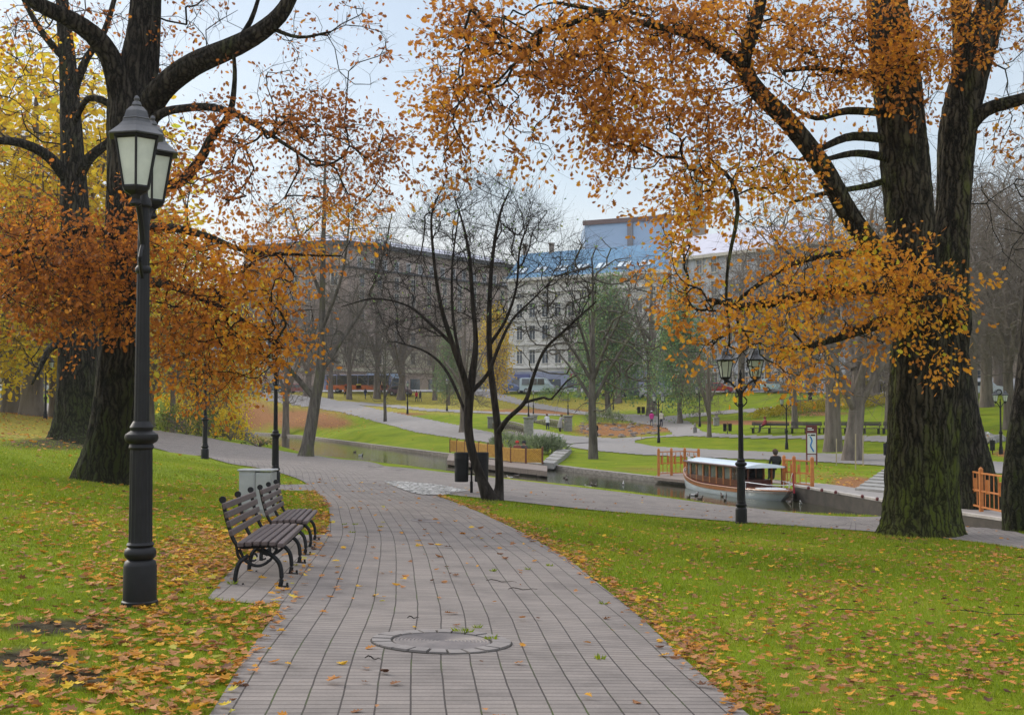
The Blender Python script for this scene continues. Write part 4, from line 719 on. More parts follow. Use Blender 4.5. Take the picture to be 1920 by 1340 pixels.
TREES = [
 ('a',536,777,150,17,'grey bare tree left of the two-lantern lamp on the slope','bare_tree',.3,1),
 ('thin',722,783,140,11,'twin stemmed bare tree on the grass above the curving far path','bare_tree',1.1,1),
 ('b',655,737,196,20,'bare street tree in front of the left half of the brown building','bare_tree',2.2,1),
 ('a',707,735,200,20,'bare street tree before the middle windows of the brown building','bare_tree',4.0,1),
 ('c',752,733,200,19,'bare street tree before the right part of the brown building','bare_tree',5.0,1.1),
 ('b',620,738,190,19,'bare street tree behind the slender grey bank tree','bare_tree',3.0,1),
 ('c',575,742,185,18,'bare street tree left of the blue topped bus','bare_tree',.9,1),
 ('b',815,734,200,18,'bare tree by the street between the two big buildings','bare_tree',1.9,1),
 ('c',868,815,118,13,'thick grey trunk with ivy left of the stone bridge','bare_tree',1.4,.9),
 ('green',842,768,170,11,'small olive green tree beyond the curved path, near the ivy trunk','green_tree',.4,.8),
 ('gold',930,742,185,15,'narrow golden yellow tree before the pale ornate building','yellow_tree',0,.9),
 ('thin',1112,863,84,15.2,'thin dark tree with forked stem on the bank behind the grey bin','bare_tree',2.6,1.15),
 ('green',1140,768,150,17.5,'tall grey green tree in front of the blue roof','green_tree',1.0,1.05),
 ('green',1275,790,140,15,'soft green weeping tree right of the two walkers','green_tree',2.0,1),
 ('a',1222,782,150,20,'stout trunked tree behind the walker in the pink coat','bare_tree',.5,1.15),
 ('c',1160,738,185,17,'bare tree by the parked dark car in the middle of the street','bare_tree',3.3,1),
 ('b',1085,735,195,16,'bare tree in front of the silver van','bare_tree',5.5,.9),
 ('c',1330,820,107,9.5,'crooked thin tree beside the small stone statue','bare_tree',4.4,.7),
 ('a',1562,838,92,21,'big forked grey tree behind the information board','bare_tree',2.9,1.1),
 ('c',1596,876,80,19,'leaning thick tree in front of the forked one, right of the information board','bare_tree',.2,1.0),
 ('b',1490,800,108,16,'bare slanting tree behind the long benches','bare_tree',1.2,.8),
 ('a',1390,738,170,19,'bare tree behind the red parked car','bare_tree',5.2,1),
 ('b',1440,737,165,20,'bare tree between the red car and the pale blue car','bare_tree',.1,1),
 ('c',1520,738,160,20,'bare tree behind the silver estate car','bare_tree',2.1,1),
 ('a',1640,748,140,22,'bare tree above the yellow shrubs, left of the mossy oak','bare_tree',3.8,1),
 ('b',1668,812,104,20,'dark straight trunk touching the left side of the mossy oak','bare_tree',4.9,.9),
 ('a',1760,745,135,24,'high bare tree seen between the forks of the mossy oak','bare_tree',1.5,1),
 ('c',1800,742,130,22,'bare tree behind the leaning trunk at the right','bare_tree',2.8,1),
 ('b',1893,820,98,21,'bare tree with two stems behind the lamp at the far right','bare_tree',.7,1),
 ('a',1850,748,120,22,'bare tree in front of the pale hatchback at the far right','bare_tree',3.1,1),
 ('c',1925,745,118,22,'bare tree at the right edge above the grassy slope','bare_tree',4.1,1),
 ('b',1960,760,95,22,'bare tree just beyond the right edge of the slope','bare_tree',5.9,1),
 ('b',1715,748,150,23,'high bare tree directly behind the mossy trunk','bare_tree',2.2,1),
 ('c',1880,752,140,25,'tall spreading bare tree behind the pair of stems at the far right','bare_tree',3.7,1.1),
 ('a',1820,770,112,23,'tall bare tree growing on the slope between the leaning trunk and the right edge','bare_tree',5.1,1.1),
 ('b',2010,790,90,23,'bare tree outside the slope at the right margin','bare_tree',1.1,1.1),
 ('a',324,800,115,13,'thick grey trunk rising behind the green bushes at the left','bare_tree',.9,.8),
 ('thin',372,792,118,9,'slim forked trunk between the bushes and the bridge wall','bare_tree',2.0,1),
 ('yellow',60,765,90,27,'tallest yellow tree, rising behind the limb reaching the left edge','yellow_tree',5.2,1.2),
 ('yellow',20,757,98,24,'tall yellow tree filling the left edge behind the oaks','yellow_tree',0,1.3),
 ('yellow',105,760,105,20,'yellow tree behind the trunk on the mound','yellow_tree',1.4,1.25),
 ('yellow',-60,775,80,14,'yellow tree low at the left margin beside the far path','yellow_tree',2.6,1.3),
 ('yellow',280,790,120,21,'yellow tree behind the nearest lamp post','yellow_tree',3.6,1.0),
 ('yellow',395,770,135,17,'yellow tree between the nearest lamp and the slim lamp','yellow_tree',4.6,.95),
 ('a',470,742,180,17,'bare tree behind the bridge wall at the left','bare_tree',1.7,1),
 ('b',430,742,185,17,'bare tree left of the bridge wall by the parked cars','bare_tree',5.7,1),
]
for (k, px, py, d, h, lab, nm, rz, sxy) in TREES: put_tree(k, px, py, d, h, lab, nm, 'tree', rz, None, sxy)
# ================================================================ street furniture
IRON = mat('black_iron', (.013, .013, .015), (.008, .008, .009), .5, 9, spec=.3, bump=.15, bscale=60)
IRON2 = mat('weathered_lamp_cap', (.075, .078, .088), (.030, .032, .038), .45, 5, bump=.1)
FROST = mat('frosted_lamp_glass', (.60, .64, .56), (.46, .50, .44), .35, 4)
SLAT = mat('brown_bench_slats', (.115, .082, .078), (.060, .042, .042), .55, 3, stretch=(1, 14, 14), bump=.3, bscale=20)
GREYM = mat('grey_cabinet_paint', (.36, .37, .37), (.28, .29, .29), .5, 3)
STONE = mat('grey_stone', (.30, .29, .27), (.17, .165, .155), .85, 5, bump=.5, bscale=18)
CONC = mat('concrete', (.34, .33, .31), (.22, .21, .20), .85, 3, bump=.3)
WOODG = mat('grey_deck_boards', (.30, .24, .20), (.17, .13, .11), .8, 3, stretch=(1, 10, 1), bump=.3)
ORNG = mat('orange_varnished_wood', (.55, .20, .045), (.40, .13, .03), .5, 4)
HONEY = mat('honey_lattice_panel', (.62, .36, .06), (.46, .24, .04), .5, 5)
MAHOG = mat('mahogany_panel', (.12, .028, .020), (.07, .016, .012), .3, 6, coat=.4)
TEAK = mat('orange_teak', (.42, .16, .055), (.26, .09, .03), .35, 8, coat=.3)
HULL = mat('pale_blue_hull', (.74, .80, .83), (.66, .72, .75), .3, 2, coat=.3)
WHITE = mat('white_paint', (.80, .82, .84), (.68, .70, .72), .35, 2)
DGLASS = mat('dark_glass', (.035, .045, .05), (.02, .025, .03), .08, 2, spec=.8)
MAROON = mat('maroon_paint', (.15, .022, .022), (.10, .016, .016), .5, 3)
def lamp(px, py, d, rz, label, heads=2, H=4.2, detail=True, group=None, name='street_lamp', base=None):
    p = at(px, py, d) if base is None else np.array(base); o = empty(name, p, rz, label, 'street lamp', group); S = 24 if detail else 8; k = H / 4.2
    m = MB(); m.lathe([(.150, 0), (.150, .04), (.138, .05), (.136, .33), (.125, .37), (.085, .40)], S)
    m.build('base', IRON, o, True)
    m = MB(); m.lathe([(.100, .385), (.125, .41), (.132, .44), (.125, .47), (.102, .49), (.115, .51), (.102, .53)], S); m.build('collar', IRON, o, True); m = MB()
    m.lathe([(.090, 1.30), (.104, 1.32), (.094, 1.35), (.128, 1.37), (.140, 1.40), (.134, 1.43), (.090, 1.46), (.098, 1.49), (.07, 1.54)], S); m.build('collar', IRON, o, True); m = MB(); m.lathe([(.050, 2.78), (.066, 2.8), (.066, 2.83), (.050, 2.85)], S)
    m.build('collar', IRON, o, True)
    m = MB(); SS = 96 if detail else 8
    m.lathe([(.098, .52), (.098, .56, 1), (.093, 1.26, 1), (.090, 1.33)], SS, flute=.09, nfl=14); m.lathe([(.066, 1.45), (.064, 1.56, 1), (.050, 3.05, 1), (.048, 3.1), (.045, 3.34)], SS, flute=.10, nfl=12)
    m.build('post', IRON, o, True)
    dirs = ([(1, 0), (-1, 0)] if heads == 2 else [(1, 0)])
    if heads == 2:
        m = MB(); m.lathe([(.055, 3.34), (.068, 3.36), (.06, 3.40), (.035, 3.44), (.028, 3.50), (.040, 3.54), (.02, 3.58), (.004, 3.64)], 12 if detail else 6); m.build('post_cap', IRON, o, True)
    for sx, _ in dirs:
        R_ = .36 if heads == 2 else 0.0; z0 = 3.42 if heads == 2 else 3.30
        if heads == 2:
            m = MB(); t = np.linspace(0, 1, 12 if detail else 5)
            m.tube([(sx * (.03 + .33 * a), 0, 3.02 + .36 * math.sin(a * math.pi / 2) ** .8) for a in t], .026, 8 if detail else 4)
            if detail:
                m.tube([(sx * (.05 + .10 * math.sin(a * 3.6)), 0, 3.02 - .30 * a) for a in np.linspace(0, 1, 9)], .016, 6)
            m.build('arm', IRON, o, True)
        ln = empty('lantern', (sx * R_, 0, z0)); ln.parent = o; ln.rotation_euler = (0, 0, R(10))
        n6 = 6; a6 = np.arange(6) / 6 * 2 * math.pi
        m = MB(); m.lathe([(.03, -.12), (.055, -.10), (.035, -.06), (.045, -.03), (.105, .0), (.118, .03), (.112, .045)], 6, cap=True)
        for a in a6: m.tube([(.112 * math.cos(a), .112 * math.sin(a), .03), (.187 * math.cos(a), .187 * math.sin(a), .435)], .010, 4)
        m.lathe([(.187, .415), (.200, .43), (.200, .448), (.170, .45)], 6); m.build('lantern_frame', IRON, ln)
        m = MB(); m.lathe([(.104, .035), (.178, .43)], 6); m.build('glass', FROST, ln)
        m = MB(); m.lathe([(.17, .448), (.245, .445), (.248, .455), (.215, .480), (.165, .520), (.128, .560), (.118, .585), (.122, .592), (.112, .600), (.095, .655), (.062, .690), (.040, .700), (.046, .710), (.034, .735), (.018, .745), (.026, .765), (.016, .785), (.003, .79)], 6 if detail else 6); m.build('cap', IRON2, ln, False)
    o.scale = (k,) * 3; return o
G_L = 'double lantern lamps along the park paths'
lamp(262, 1135, None, R(96), 'tallest black double lantern lamp, standing in leaf-strewn grass left of the front bench', group=G_L)
lamp(1390, 981, None, R(-22), 'black double lantern lamp on the grass edge between the small tree and the mossy oak', group=G_L)
lamp(516, 912, 35.5, R(70), 'black double lantern lamp right behind the grey cabinet', group=G_L)
lamp(384, 860, None, R(15), 'black double lantern lamp in front of the yellow-leaved bushes at the left', detail=False, group=G_L)
lamp(1235, 830, None, R(5), 'double lantern lamp standing on the tip of the oval lawn near the two walkers', detail=False, group=G_L)
lamp(1475, 842, None, R(8), 'double lantern lamp on the oval lawn left of the information board', detail=False, group=G_L)
lamp(1877, 856, 82, R(12), 'double lantern lamp beside the seated man and rocks at the right', detail=False, group=G_L)
lamp(1312, 800, None, R(30), 'lamp behind the oval lawn, half hidden by the double lantern lamp near the boat', detail=False, group=G_L)
lamp(85, 785, None, R(30), 'small distant lamp beside the path at the far left', detail=False, group=G_L)
for px, py, d, l in [(764, 776, None, 'distant single lamp on the grass between the two left far paths'), (838, 771, None, 'distant single lamp near the small olive green tree'), (1150, 768, None, 'distant single lamp on the slope left of the twin bins'), (1380, 757, None, 'distant single lamp behind the upper bench')]:
    lamp(px, py, d, 0, l, heads=1, H=4.0, detail=False, group='single lamps on the far slope')
# ---- benches
def bench_frame(m):
    def sc(pts, r=.024, w=.05):
        p = smoothline(np.array(pts), 5); y = np.zeros(len(p)); V = np.c_[p[:, 0], y, p[:, 1]]; m.tube(V * 1.0, r, 6)
    sc([(.43, 0), (.445, .10), (.42, .24), (.33, .33), (.24, .38)]); sc([(0, 0), (-.005, .10), (.03, .24), (.12, .32)])
    sc([(-.135, .86), (-.09, .66), (-.02, .46), (.06, .40), (.18, .405), (.42, .415)], .021)
    sc([(.03, .38), (.10, .26), (.22, .215), (.33, .27), (.40, .38)], .016); sc([(.0, .42), (.03, .30), (.12, .26)], .016)
    for cx, cz, r in ((.17, .30, .035), (.27, .31, .030)): sc([(cx + r * math.cos(a), cz + r * math.sin(a)) for a in np.linspace(0, 5.5, 10)], .010)
    m.tube([(-.135, -.02, .865), (-.135, .02, .865)], .035, 10)
    for x in (0, .43): m.box((x + .02, 0, .008), (.13, .09, .016)); m.lathe([(.012, 0), (.012, .035), (.004, .04)], 6, (x + .07, 0, .01))
def bench(px0, py0, px1, py1, label, group, back=True):
    a = at(px0, py0); b = at(px1, py1); dv = b - a; Ln = np.linalg.norm(dv[:2]); ang = math.atan2(dv[1], dv[0]) - math.pi / 2
    # local: +y along the bench, +x towards the path; front feet at x=.43
    o = empty('park_bench', a - rotz(ang) @ np.array((.43, 0, 0)), ang, label, 'bench', group); sl_ = (dv[2]) / Ln; o.rotation_euler = (math.atan(sl_) , 0, ang)
    for t in (0, .5, 1): m = MB(); bench_frame(m); f = m.build('frame', IRON, o, True); f.location = (0, Ln * t, 0)
    m = MB(); e = .13
    for i in range(6): m.box((.055 + i * .077, Ln / 2, .445 - .012 * abs(i - 2.5) / 2.5 + (.0 if i < 5 else -.010)), (.062, Ln + 2 * e, .045), bev=.007)
    m.build('seat', SLAT, o)
    m = MB()
    for i in range(4):
        z = .545 + i * .088; x = -.028 - (z - .5) * .24; m.box((x, Ln / 2, z), (.036, Ln + 2 * e, .062), rot=roty(-.23), bev=.007)
    m.build('backrest', SLAT, o); return o
bench(525, 1101, 560, 1056, 'nearer of the two brown slatted iron benches, in front of the grey cabinet', 'brown slatted benches beside the near path')
bench(571, 1041, 589, 1013, 'farther of the two brown slatted iron benches, at the bend of the grass edge', 'brown slatted benches beside the near path')
# ---- manhole covers
def manhole(px, py, r, ring, label, name='manhole_cover'):
    p = at(px, py); o = empty(name, p, 0, label, 'manhole cover'); 
    nx_, ny_ = (gz(p[0] + .4, p[1]) - gz(p[0] - .4, p[1])) / .8, (gz(p[0], p[1] + .4) - gz(p[0], p[1] - .4)) / .8
    o.rotation_euler = (math.atan(ny_), -math.atan(nx_), 0); m = MB(); pr = []; z0 = .013 + .0003 * p[1]
    for i in range(13): rr = r * (1 - i / 13.0); pr += [(rr, z0 + .004), (rr - r * .035, z0 + .009), (rr - r * .05, z0 + .004)]
    m.lathe([(r, z0 - .03)] + pr[:-1] + [(r * .03, z0 + .006)], 64); m.build('lid', mat('worn_iron_lid', (.21, .18, .17), (.13, .115, .11), .6, 5, metal=.2), o, True)
    if ring:
        m = MB(); n = 22; w_ = .155
        for i in range(n):
            a0 = i / n * 2 * math.pi + .022; a1 = (i + 1) / n * 2 * math.pi - .022; h = z0 + .012 + .004 * math.sin(i * 5.1)
            pts = [(r + .02, a0), (r + w_, a0), (r + w_, (a0 + a1) / 2), (r + w_, a1), (r + .02, a1), (r + .02, (a0 + a1) / 2)]; m.prism([(q[0] * math.cos(q[1]), q[0] * math.sin(q[1])) for q in pts], z0 - .03, h, axis='z')
        m.build('paver_ring', mat('ring_pavers', (.235, .21, .198), (.17, .152, .145), .85, 5, bump=.4), o)
        m = MB(); m.lathe([(r + w_ + .012, z0 - .03), (r + w_ + .012, z0 + .0015), (r * .5, z0 + .0015)], 64); m.build('joint', mat('joint_soil', (.05, .042, .035), None, .95), o)
    return o
manhole(828, 1206, .36, True, 'round ribbed manhole cover ringed with small pavers, in the middle of the near path')
manhole(800, 978, .30, False, 'flat pale manhole cover farther up the path')
# ---- twin litter bins at the small tree
def bins(px, py, d, label, s=1, rz=0, single=False, group=None):
    p = at(px, py, d); o = empty('litter_bin', p, rz, label, 'litter bin', group)
    m = MB(); m.tube([(0, 0, -.05), (0, 0, .35)], .042, 12); m.tube([(0, 0, .33), (0, 0, 1.22)], .028, 12); m.lathe([(.028, 1.22), (.04, 1.25), (.01, 1.30)], 10)
    for z in (.55, .98): m.box((0, 0, z), (.24, .025, .03)) if not single else None
    m.build('post', IRON, o, True)
    for sx in ((-1, 1) if not single else (0,)):
        m = MB(); m.lathe([(.185, .34), (.195, .36), (.200, .60), (.203, .62), (.200, .64), (.207, .98), (.212, 1.0), (.207, 1.02), (.21, 1.17), (.195, 1.18), (.18, .40)], 20, (sx * .285, 0, 0)); m.build('bin', IRON, o, True)
    o.scale = (s,) * 3; return o
bins(884, 925, None, 'pair of black cylindrical litter bins on one post beside the small bare tree', 1.0)
bins(1364, 814, None, 'pair of grey litter bins left of the seated person in red', .78)
bins(1202, 776, 150, 'pair of dark litter bins on the slope left of the stout trunk', .95)
bins(1662, 869, 80, 'single black litter bin on the path left of the mossy oak', .9, single=True)
bins(1861, 852, 82, 'single dark litter bin beside the lamp at the far right', .8, single=True)
# ---- grey cabinet
p = at(483, 968); o = empty('utility_cabinet', p, R(-8), 'pale grey two-door utility cabinet standing behind the benches', 'cabinet')
m = MB(); m.box((0, 0, .05), (.62, .28, .14)); m.build('plinth', CONC, o)
m = MB(); m.box((-.15, 0, .46), (.30, .30, .72), bev=.006); m.box((.155, 0, .45), (.298, .30, .70), bev=.006); m.build('body', GREYM, o)
for sx in (-.15, .155): m = MB(); m.box((sx, -.155, .45), (.26, .012, .64), bev=.004); d_ = m.build('door', GREYM, o); m = MB(); m.box((sx + .09, -.168, .48), (.02, .016, .06)); m.build('handle', IRON, d_)
m = MB(); m.box((0, 0, .84), (.66, .34, .035), bev=.01); m.build('roof', mat('cabinet_lid', (.46, .47, .48)), o)
# ---- canal edging and quay
def ribbon(name, line, w0, w1, z0, z1, m_, side):
    d = np.gradient(line, axis=0); d = unit(d); n = np.stack([-d[:, 1], d[:, 0]], 1) * side; a = line + n * w0; b = line + n * w1; K = len(line)
    V = np.concatenate([np.c_[a, np.full(K, z0)], np.c_[a, np.full(K, z1)], np.c_[b, np.full(K, z1)], np.c_[b, np.full(K, z0)]]); i = np.arange(K - 1); F_ = [np.stack([i + K * u, i + 1 + K * u, i + 1 + K * v, i + K * v], 1) for u, v in ((0, 1), (1, 2), (2, 3))]
    return np_mesh(name, V, F_, [m_])
_fd = unit(FARLINE[20] - FARLINE[10]); _side = 1 if (np.array((-_fd[1], _fd[0])) * np.array((.3, 1))).sum() > 0 else -1
EDGE = mat('weathered_timber_edging', (.38, .34, .30), (.16, .14, .12), .85, 3, stretch=(1, 1, 4), bump=.4)
o = link('canal_edging', ribbon('canal_edging', FARLINE, -.05, .42, ZW - .6, ZW + .24, EDGE, _side)); tag(o, 'weathered timber edging along the far bank of the canal', 'edging')
# stone quay right of the boat
_qp = np.array([PH(a, b, 3.45)[:2] for a, b in [(1500, 903), (1560, 908), (1660, 922), (1790, 934), (1930, 948), (2080, 968)]]); _qf = np.array([PH(a, b, 3.45)[:2] for a, b in [(1488, 912), (1540, 921), (1600, 931), (1700, 949), (1800, 965), (1930, 984), (2080, 1005)]])
m = MB(); m.prism([tuple(x) for x in np.concatenate([smoothline(_qf, 4), smoothline(_qp, 4)[::-1]])], ZW - .6, EYE - 3.45, axis='z'); o = empty('stone_quay', (0, 0, 0), 0, 'low stone quay right of the moored boat, with a pale timber edge', 'quay'); m.build('deck', mat('quay_paving', (.30, .27, .25), (.22, .20, .185), .85, 2, bump=.3), o)
link('quay_wall', ribbon('quay_wall', smoothline(_qf, 4), -.02, .0, ZW - .5, EYE - 3.46, mat('dark_quay_wall', (.085, .07, .055), (.045, .038, .03), .8, 2.5, bump=.5), _side), o)
link('edge_beam', ribbon('edge_beam', smoothline(_qf, 4), -.03, .16, EYE - 3.44, EYE - 3.36, mat('pale_timber', (.50, .46, .42), (.34, .30, .27), .8, 4), _side), o)
for a, b in [(1516, 917), (1541, 921), (1567, 925), (1617, 933), (1645, 938)]: p = PH(a, b, 3.42); m = MB(); m.lathe([(.06, 0), (.06, .09), (.02, .12)], 8, tuple(p)); m.build('edge_post', MAROON, o)
# landing stage left of boat
def deck(name, px, h, th, label, cat, mt, board=.14):
    P_ = [PH(a, b, h) for a, b in px]; m = MB(); m.prism([(q[0], q[1]) for q in P_], EYE - h - th, EYE - h, axis='z'); o = empty(name, P_[0], 0, label, cat); d = m.build('planking', mt, o); d.matrix_parent_inverse = Matrix.Translation(-Vector(P_[0])); return o, P_
stage, _ = deck('landing_stage', [(1226, 894), (1286, 900), (1300, 894), (1492, 908), (1494, 903), (1300, 887), (1240, 884)], 3.72, .14, 'low timber landing stage beside the moored boat', 'landing stage', WOODG)
pier, PP = deck('timber_pier', [(838, 862), (1026, 883), (1026, 873), (960, 866), (842, 851)], 3.62, .28, 'timber viewing pier on the far side of the canal', 'pier', WOODG)
for a, b in [(850, 866), (900, 871), (960, 878), (1015, 883)]: q0 = PH(a, b - 2, 3.7); m = MB(); m.tube([(q0[0], q0[1] + .5, ZW - .6), (q0[0], q0[1] + .5, EYE - 3.7)], .11, 8); l_ = m.build('pile', WOODG, pier); l_.matrix_parent_inverse = Matrix.Translation(-Vector(PP[0]))
def rail(name, pts, h, zz, label, kind, post=.11, group=None):
    """pts: plan pixels of the post feet at height h below the eye"""
    W_ = [PH(a, b, h) for a, b in pts]; o = empty(name, W_[0], 0, label, 'railing', group); W_ = [q - W_[0] for q in W_]
    pm, fm = (mat('brown_railing_post', (.16, .055, .03)), HONEY) if kind == 'lattice' else (ORNG, ORNG)
    for q in W_: m = MB(); m.box(tuple(q + (0, 0, zz / 2)), (post, post, zz + .08), bev=.015); m.lathe([(post * .62, 0), (post * .7, .03), (.02, .09)], 4, tuple(q + (0, 0, zz + .04)), phase=.785); m.build('post', pm, o)
    for a, b in zip(W_[:-1], W_[1:]):
        L_ = np.linalg.norm(b - a); M = np.stack([unit(b - a), np.cross((0, 0, 1), unit(b - a)), (0, 0, 1)], 1); c = (a + b) / 2; m = MB()
        for z in ((.08, zz - .03) if kind == 'lattice' else (.12, zz - .06, zz * .5)): m.box(c + np.array((0, 0, z)), (L_, .05, .07 if kind == 'lattice' else .05), rot=M)
        if kind == 'lattice':
            n = int(L_ / .11)
            for i in range(-6, n + 6):
                for s_ in (-1, 1):
                    x0 = (i / n - .5) * L_; z0, z1 = .1, zz - .05; x1 = x0 + s_ * (z1 - z0) * .9; cl = lambda x: max(-L_ / 2, min(L_ / 2, x))
                    xa, xb = cl(x0), cl(x1)
                    if abs(xa - xb) < .02: continue
                    ta = (xa - x0) / (x1 - x0); tb = (xb - x0) / (x1 - x0); e = unit(b - a); m.tube([c + e * xa + (0, 0, z0 + (z1 - z0) * ta), c + e * xb + (0, 0, z0 + (z1 - z0) * tb)], .036, 4)
        else:
            n = max(3, int(L_ / .34))
            for i in range(1, n): m.box(a + (b - a) * i / n + np.array((0, 0, zz * .5)), (.025, .025, zz * .85), rot=M)
            for i in range(2): m.tube([a + (b - a) * (.25 + .5 * i) + (0, 0, zz * .45), a + (b - a) * (.25 + .5 * i) + (0, 0, zz * .8)], .05, 4)
        m.build('panel', fm, o)
    return o
rail('lattice_railing', [(844, 847), (857, 848), (872, 850), (898, 854), (915, 857), (942, 860)], 3.6, .86, 'left run of the honey coloured lattice railing on the pier', 'lattice', group='lattice railings on the pier')
rail('lattice_railing', [(942, 864), (958, 866), (986, 868), (1017, 868)], 3.6, .86, 'right run of the honey coloured lattice railing, with two people behind it', 'lattice', group='lattice railings on the pier')
rail('orange_railing', [(1235, 892), (1259, 891), (1284, 890), (1310, 892)], 3.72, 1.28, 'orange wooden railing left of the moored boat', 'slat', .13, 'orange railings on the landing stage')
rail('orange_railing', [(1470, 909), (1489, 911), (1523, 914)], 3.5, 1.15, 'orange wooden railing just behind the stern of the boat', 'slat', .14, 'orange railings on the landing stage')
rail('orange_railing', [(1798, 946), (1840, 957), (1890, 968), (1945, 980)], 3.42, 1.25, 'orange wooden railing seen between the trunks at the right', 'slat', .12)
# steps beside the quay and beside the pier
def steps(name, pts0, pts1, n, h0, h1, label, mt=CONC, dep=.34):
    o = empty(name, PH(*pts0[0], h0), 0, label, 'steps'); inv = Matrix.Translation(-Vector(PH(*pts0[0], h0)))
    A0, B0 = PH(*pts0[0], h0), PH(*pts0[1], h0); A1, B1 = PH(*pts1[0], h1), PH(*pts1[1], h1)
    for i in range(n):
        t = i / (n - 1); a = A0 + (A1 - A0) * t; b = B0 + (B1 - B0) * t; e = (A1 - A0) / n * 1.25; m = MB(); z = a[2]; e2 = (B1 - B0) / n * 1.25
        V = [(a[0], a[1], z), (b[0], b[1], z), (b[0] + e2[0], b[1] + e2[1], z), (a[0] + e[0], a[1] + e[1], z)]; m.prism([(v[0], v[1]) for v in V], z - .35, z, axis='z'); s_ = m.build('step', mt, o); s_.matrix_parent_inverse = inv
    return o
steps('stone_steps', [(1603, 914), (1672, 920)], [(1652, 881), (1720, 884)], 7, 3.35, 3.0, 'grey stone steps rising from the quay beside the mossy oak')
steps('stone_steps', [(1015, 866), (1038, 868)], [(1042, 843), (1066, 845)], 5, 3.55, 3.3, 'small steps climbing from the right end of the pier')
# ---- the boat
def boat():
    a = PH(1287, 911, 4.0); b = PH(1466, 939, 4.0); ax = unit((a - b)[:2]); Lw = np.linalg.norm((a - b)[:2]); ang = math.atan2(ax[1], ax[0]); c = (a + b) / 2
    o = empty('canal_boat', (c[0], c[1], ZW - .08), ang, 'long pale blue wooden canal boat with a mahogany cabin, moored at the landing stage', 'boat')
    Lh = Lw / 2; n = 40; S = np.linspace(-1, 1, n); lev = [(-.35, .45), (-.12, .74), (.08, .9), (.35, .97), (.6, 1.0)]
    def half(s):  # plan half width: +1 = bow (pointed), -1 = stern (rounded)
        return 1.02 * (np.clip(1 - np.clip(s, 0, 1) ** 2.6, 0, 1) ** .75 if s > 0 else np.clip(1 - np.clip(-s, 0, 1) ** 4.2, 0, 1) ** .55)
    def sheer(s): return .46 + .52 * max(0, s) ** 2.2 + .05 * max(0, -s) ** 2
    V = []; 
    for s in S:
        row = []
        for z, k in lev:
            zt = sheer(s); zz = -.30 + (zt + .30) * ((z + .35) / .95); t = (z + .35) / .95; over = .10 * Lh * (t ** 1.2) if s < -.6 else 0; x = s * Lh * (1 - .13 * (1 - t) * (abs(s) if s < 0 else .25 * s)) ; w_ = half(s) * k * (1 - .35 * (1 - t) * (s < -.3) * (abs(s)) ** 2)
            row.append((x - (.55 * t * max(0, -s - .7) / .3 if s < 0 else 0), w_, zz))
        V.append(row)
    V = np.array(V); K = len(lev); m = MB()
    for sg in (1, -1):
        W_ = V.reshape(-1, 3) * (1, sg, 1); m.add(W_, [(i * K + j, (i + 1) * K + j, (i + 1) * K + j + 1, i * K + j + 1) for i in range(n - 1) for j in range(K - 1)])
    m.add(np.concatenate([V[:, -1], (V[:, -1] * (1, -1, 1))[::-1]]) - (0, 0, .10), [tuple(range(2 * n))], 1); m.add([V[0, j] for j in range(K)] + [V[0, j] * (1, -1, 1) for j in range(K)], [(j, j + 1, K + j + 1, K + j) for j in range(K - 1)])
    hull = m.build('hull', [HULL, TEAK], o, True)
    m = MB()
    for sg in (1, -1):
        top = V[:, -1] * (1, sg, 1); m.tube(top + (0, 0, .01), .035, 6); 
        W_ = np.concatenate([top + (0, sg * .012, -.16), top + (0, sg * .012, -.01)]); k = [i for i in range(8, n - 1)]; m.add(W_, [(i, i + 1, n + i + 1, n + i) for i in k])
    m.build('gunwale', TEAK, hull)
    m = MB(); 
    for sg in (1, -1): m.tube(np.array([V[i, 0] * .5 + V[i, 1] * .5 for i in range(n)]) * (1, sg, 1) + (0, sg * .02, 0), .018, 4)
    m.build('waterline_strip', mat('dark_green_boot', (.03, .05, .03)), hull)
    # cabin: x from stern side to bow side
    x0, x1 = -.50 * Lh, .68 * Lh; zb = .38; zt = 1.38
    def cw(x): return min(.80, half(x / Lh) * .9)
    xs = np.linspace(x0, x1, 14); cab = empty('cabin', (0, 0, 0)); cab.parent = o
    ctr = [(x, cw(x)) for x in xs]; poly = [(x, w_) for x, w_ in ctr] + [(x, -w_) for x, w_ in ctr[::-1]]
    m = MB(); m.prism(poly, zb - .05, zb + .42, axis='z'); m.prism([(x, y * 1.0) for x, y in poly], zt - .09, zt, axis='z')
    m.build('cabin_wall', MAHOG, cab)
    segs = [(x0, w_) for w_ in ()]; posts = np.linspace(x0, x1, 9); m = MB()
    for x in posts:
        for sg in (1, -1): m.box((x, sg * (cw(x) - .02), (zb + zt) / 2 + .1), (.11, .05, zt - zb - .1)); m.build('window_post', TEAK, cab); m = MB()
    for i in range(8):
        for sg in (1, -1):
            if i == 0: continue
            xa, xb = posts[i] + .06, posts[i + 1] - .06; ya, yb = sg * (cw(xa) - .035), sg * (cw(xb) - .035); m = MB(); m.quad((xa, ya, zb + .42), (xb, yb, zb + .42), (xb, yb, zt - .09), (xa, ya, zt - .09)); m.build('window', mat('cabin_glass', (.20, .22, .21), (.06, .07, .07), .08, 1.2, spec=.8) if i % 2 else DGLASS, cab)
    m = MB(); xr = np.linspace(x0 - 1.0, x1 + .18, 16); W_ = []
    for x in xr:
        ww = min(.92, (cw(max(x, x0)) + .12)) * (1 - .9 * max(0, (x - x1) / .25) ** 2 if x > x1 else 1)
        for t in np.linspace(-1, 1, 9): W_.append((x, ww * t, zt + .13 * (1 - t * t) + .02))
        for t in np.linspace(1, -1, 9): W_.append((x, ww * t, zt - .03))
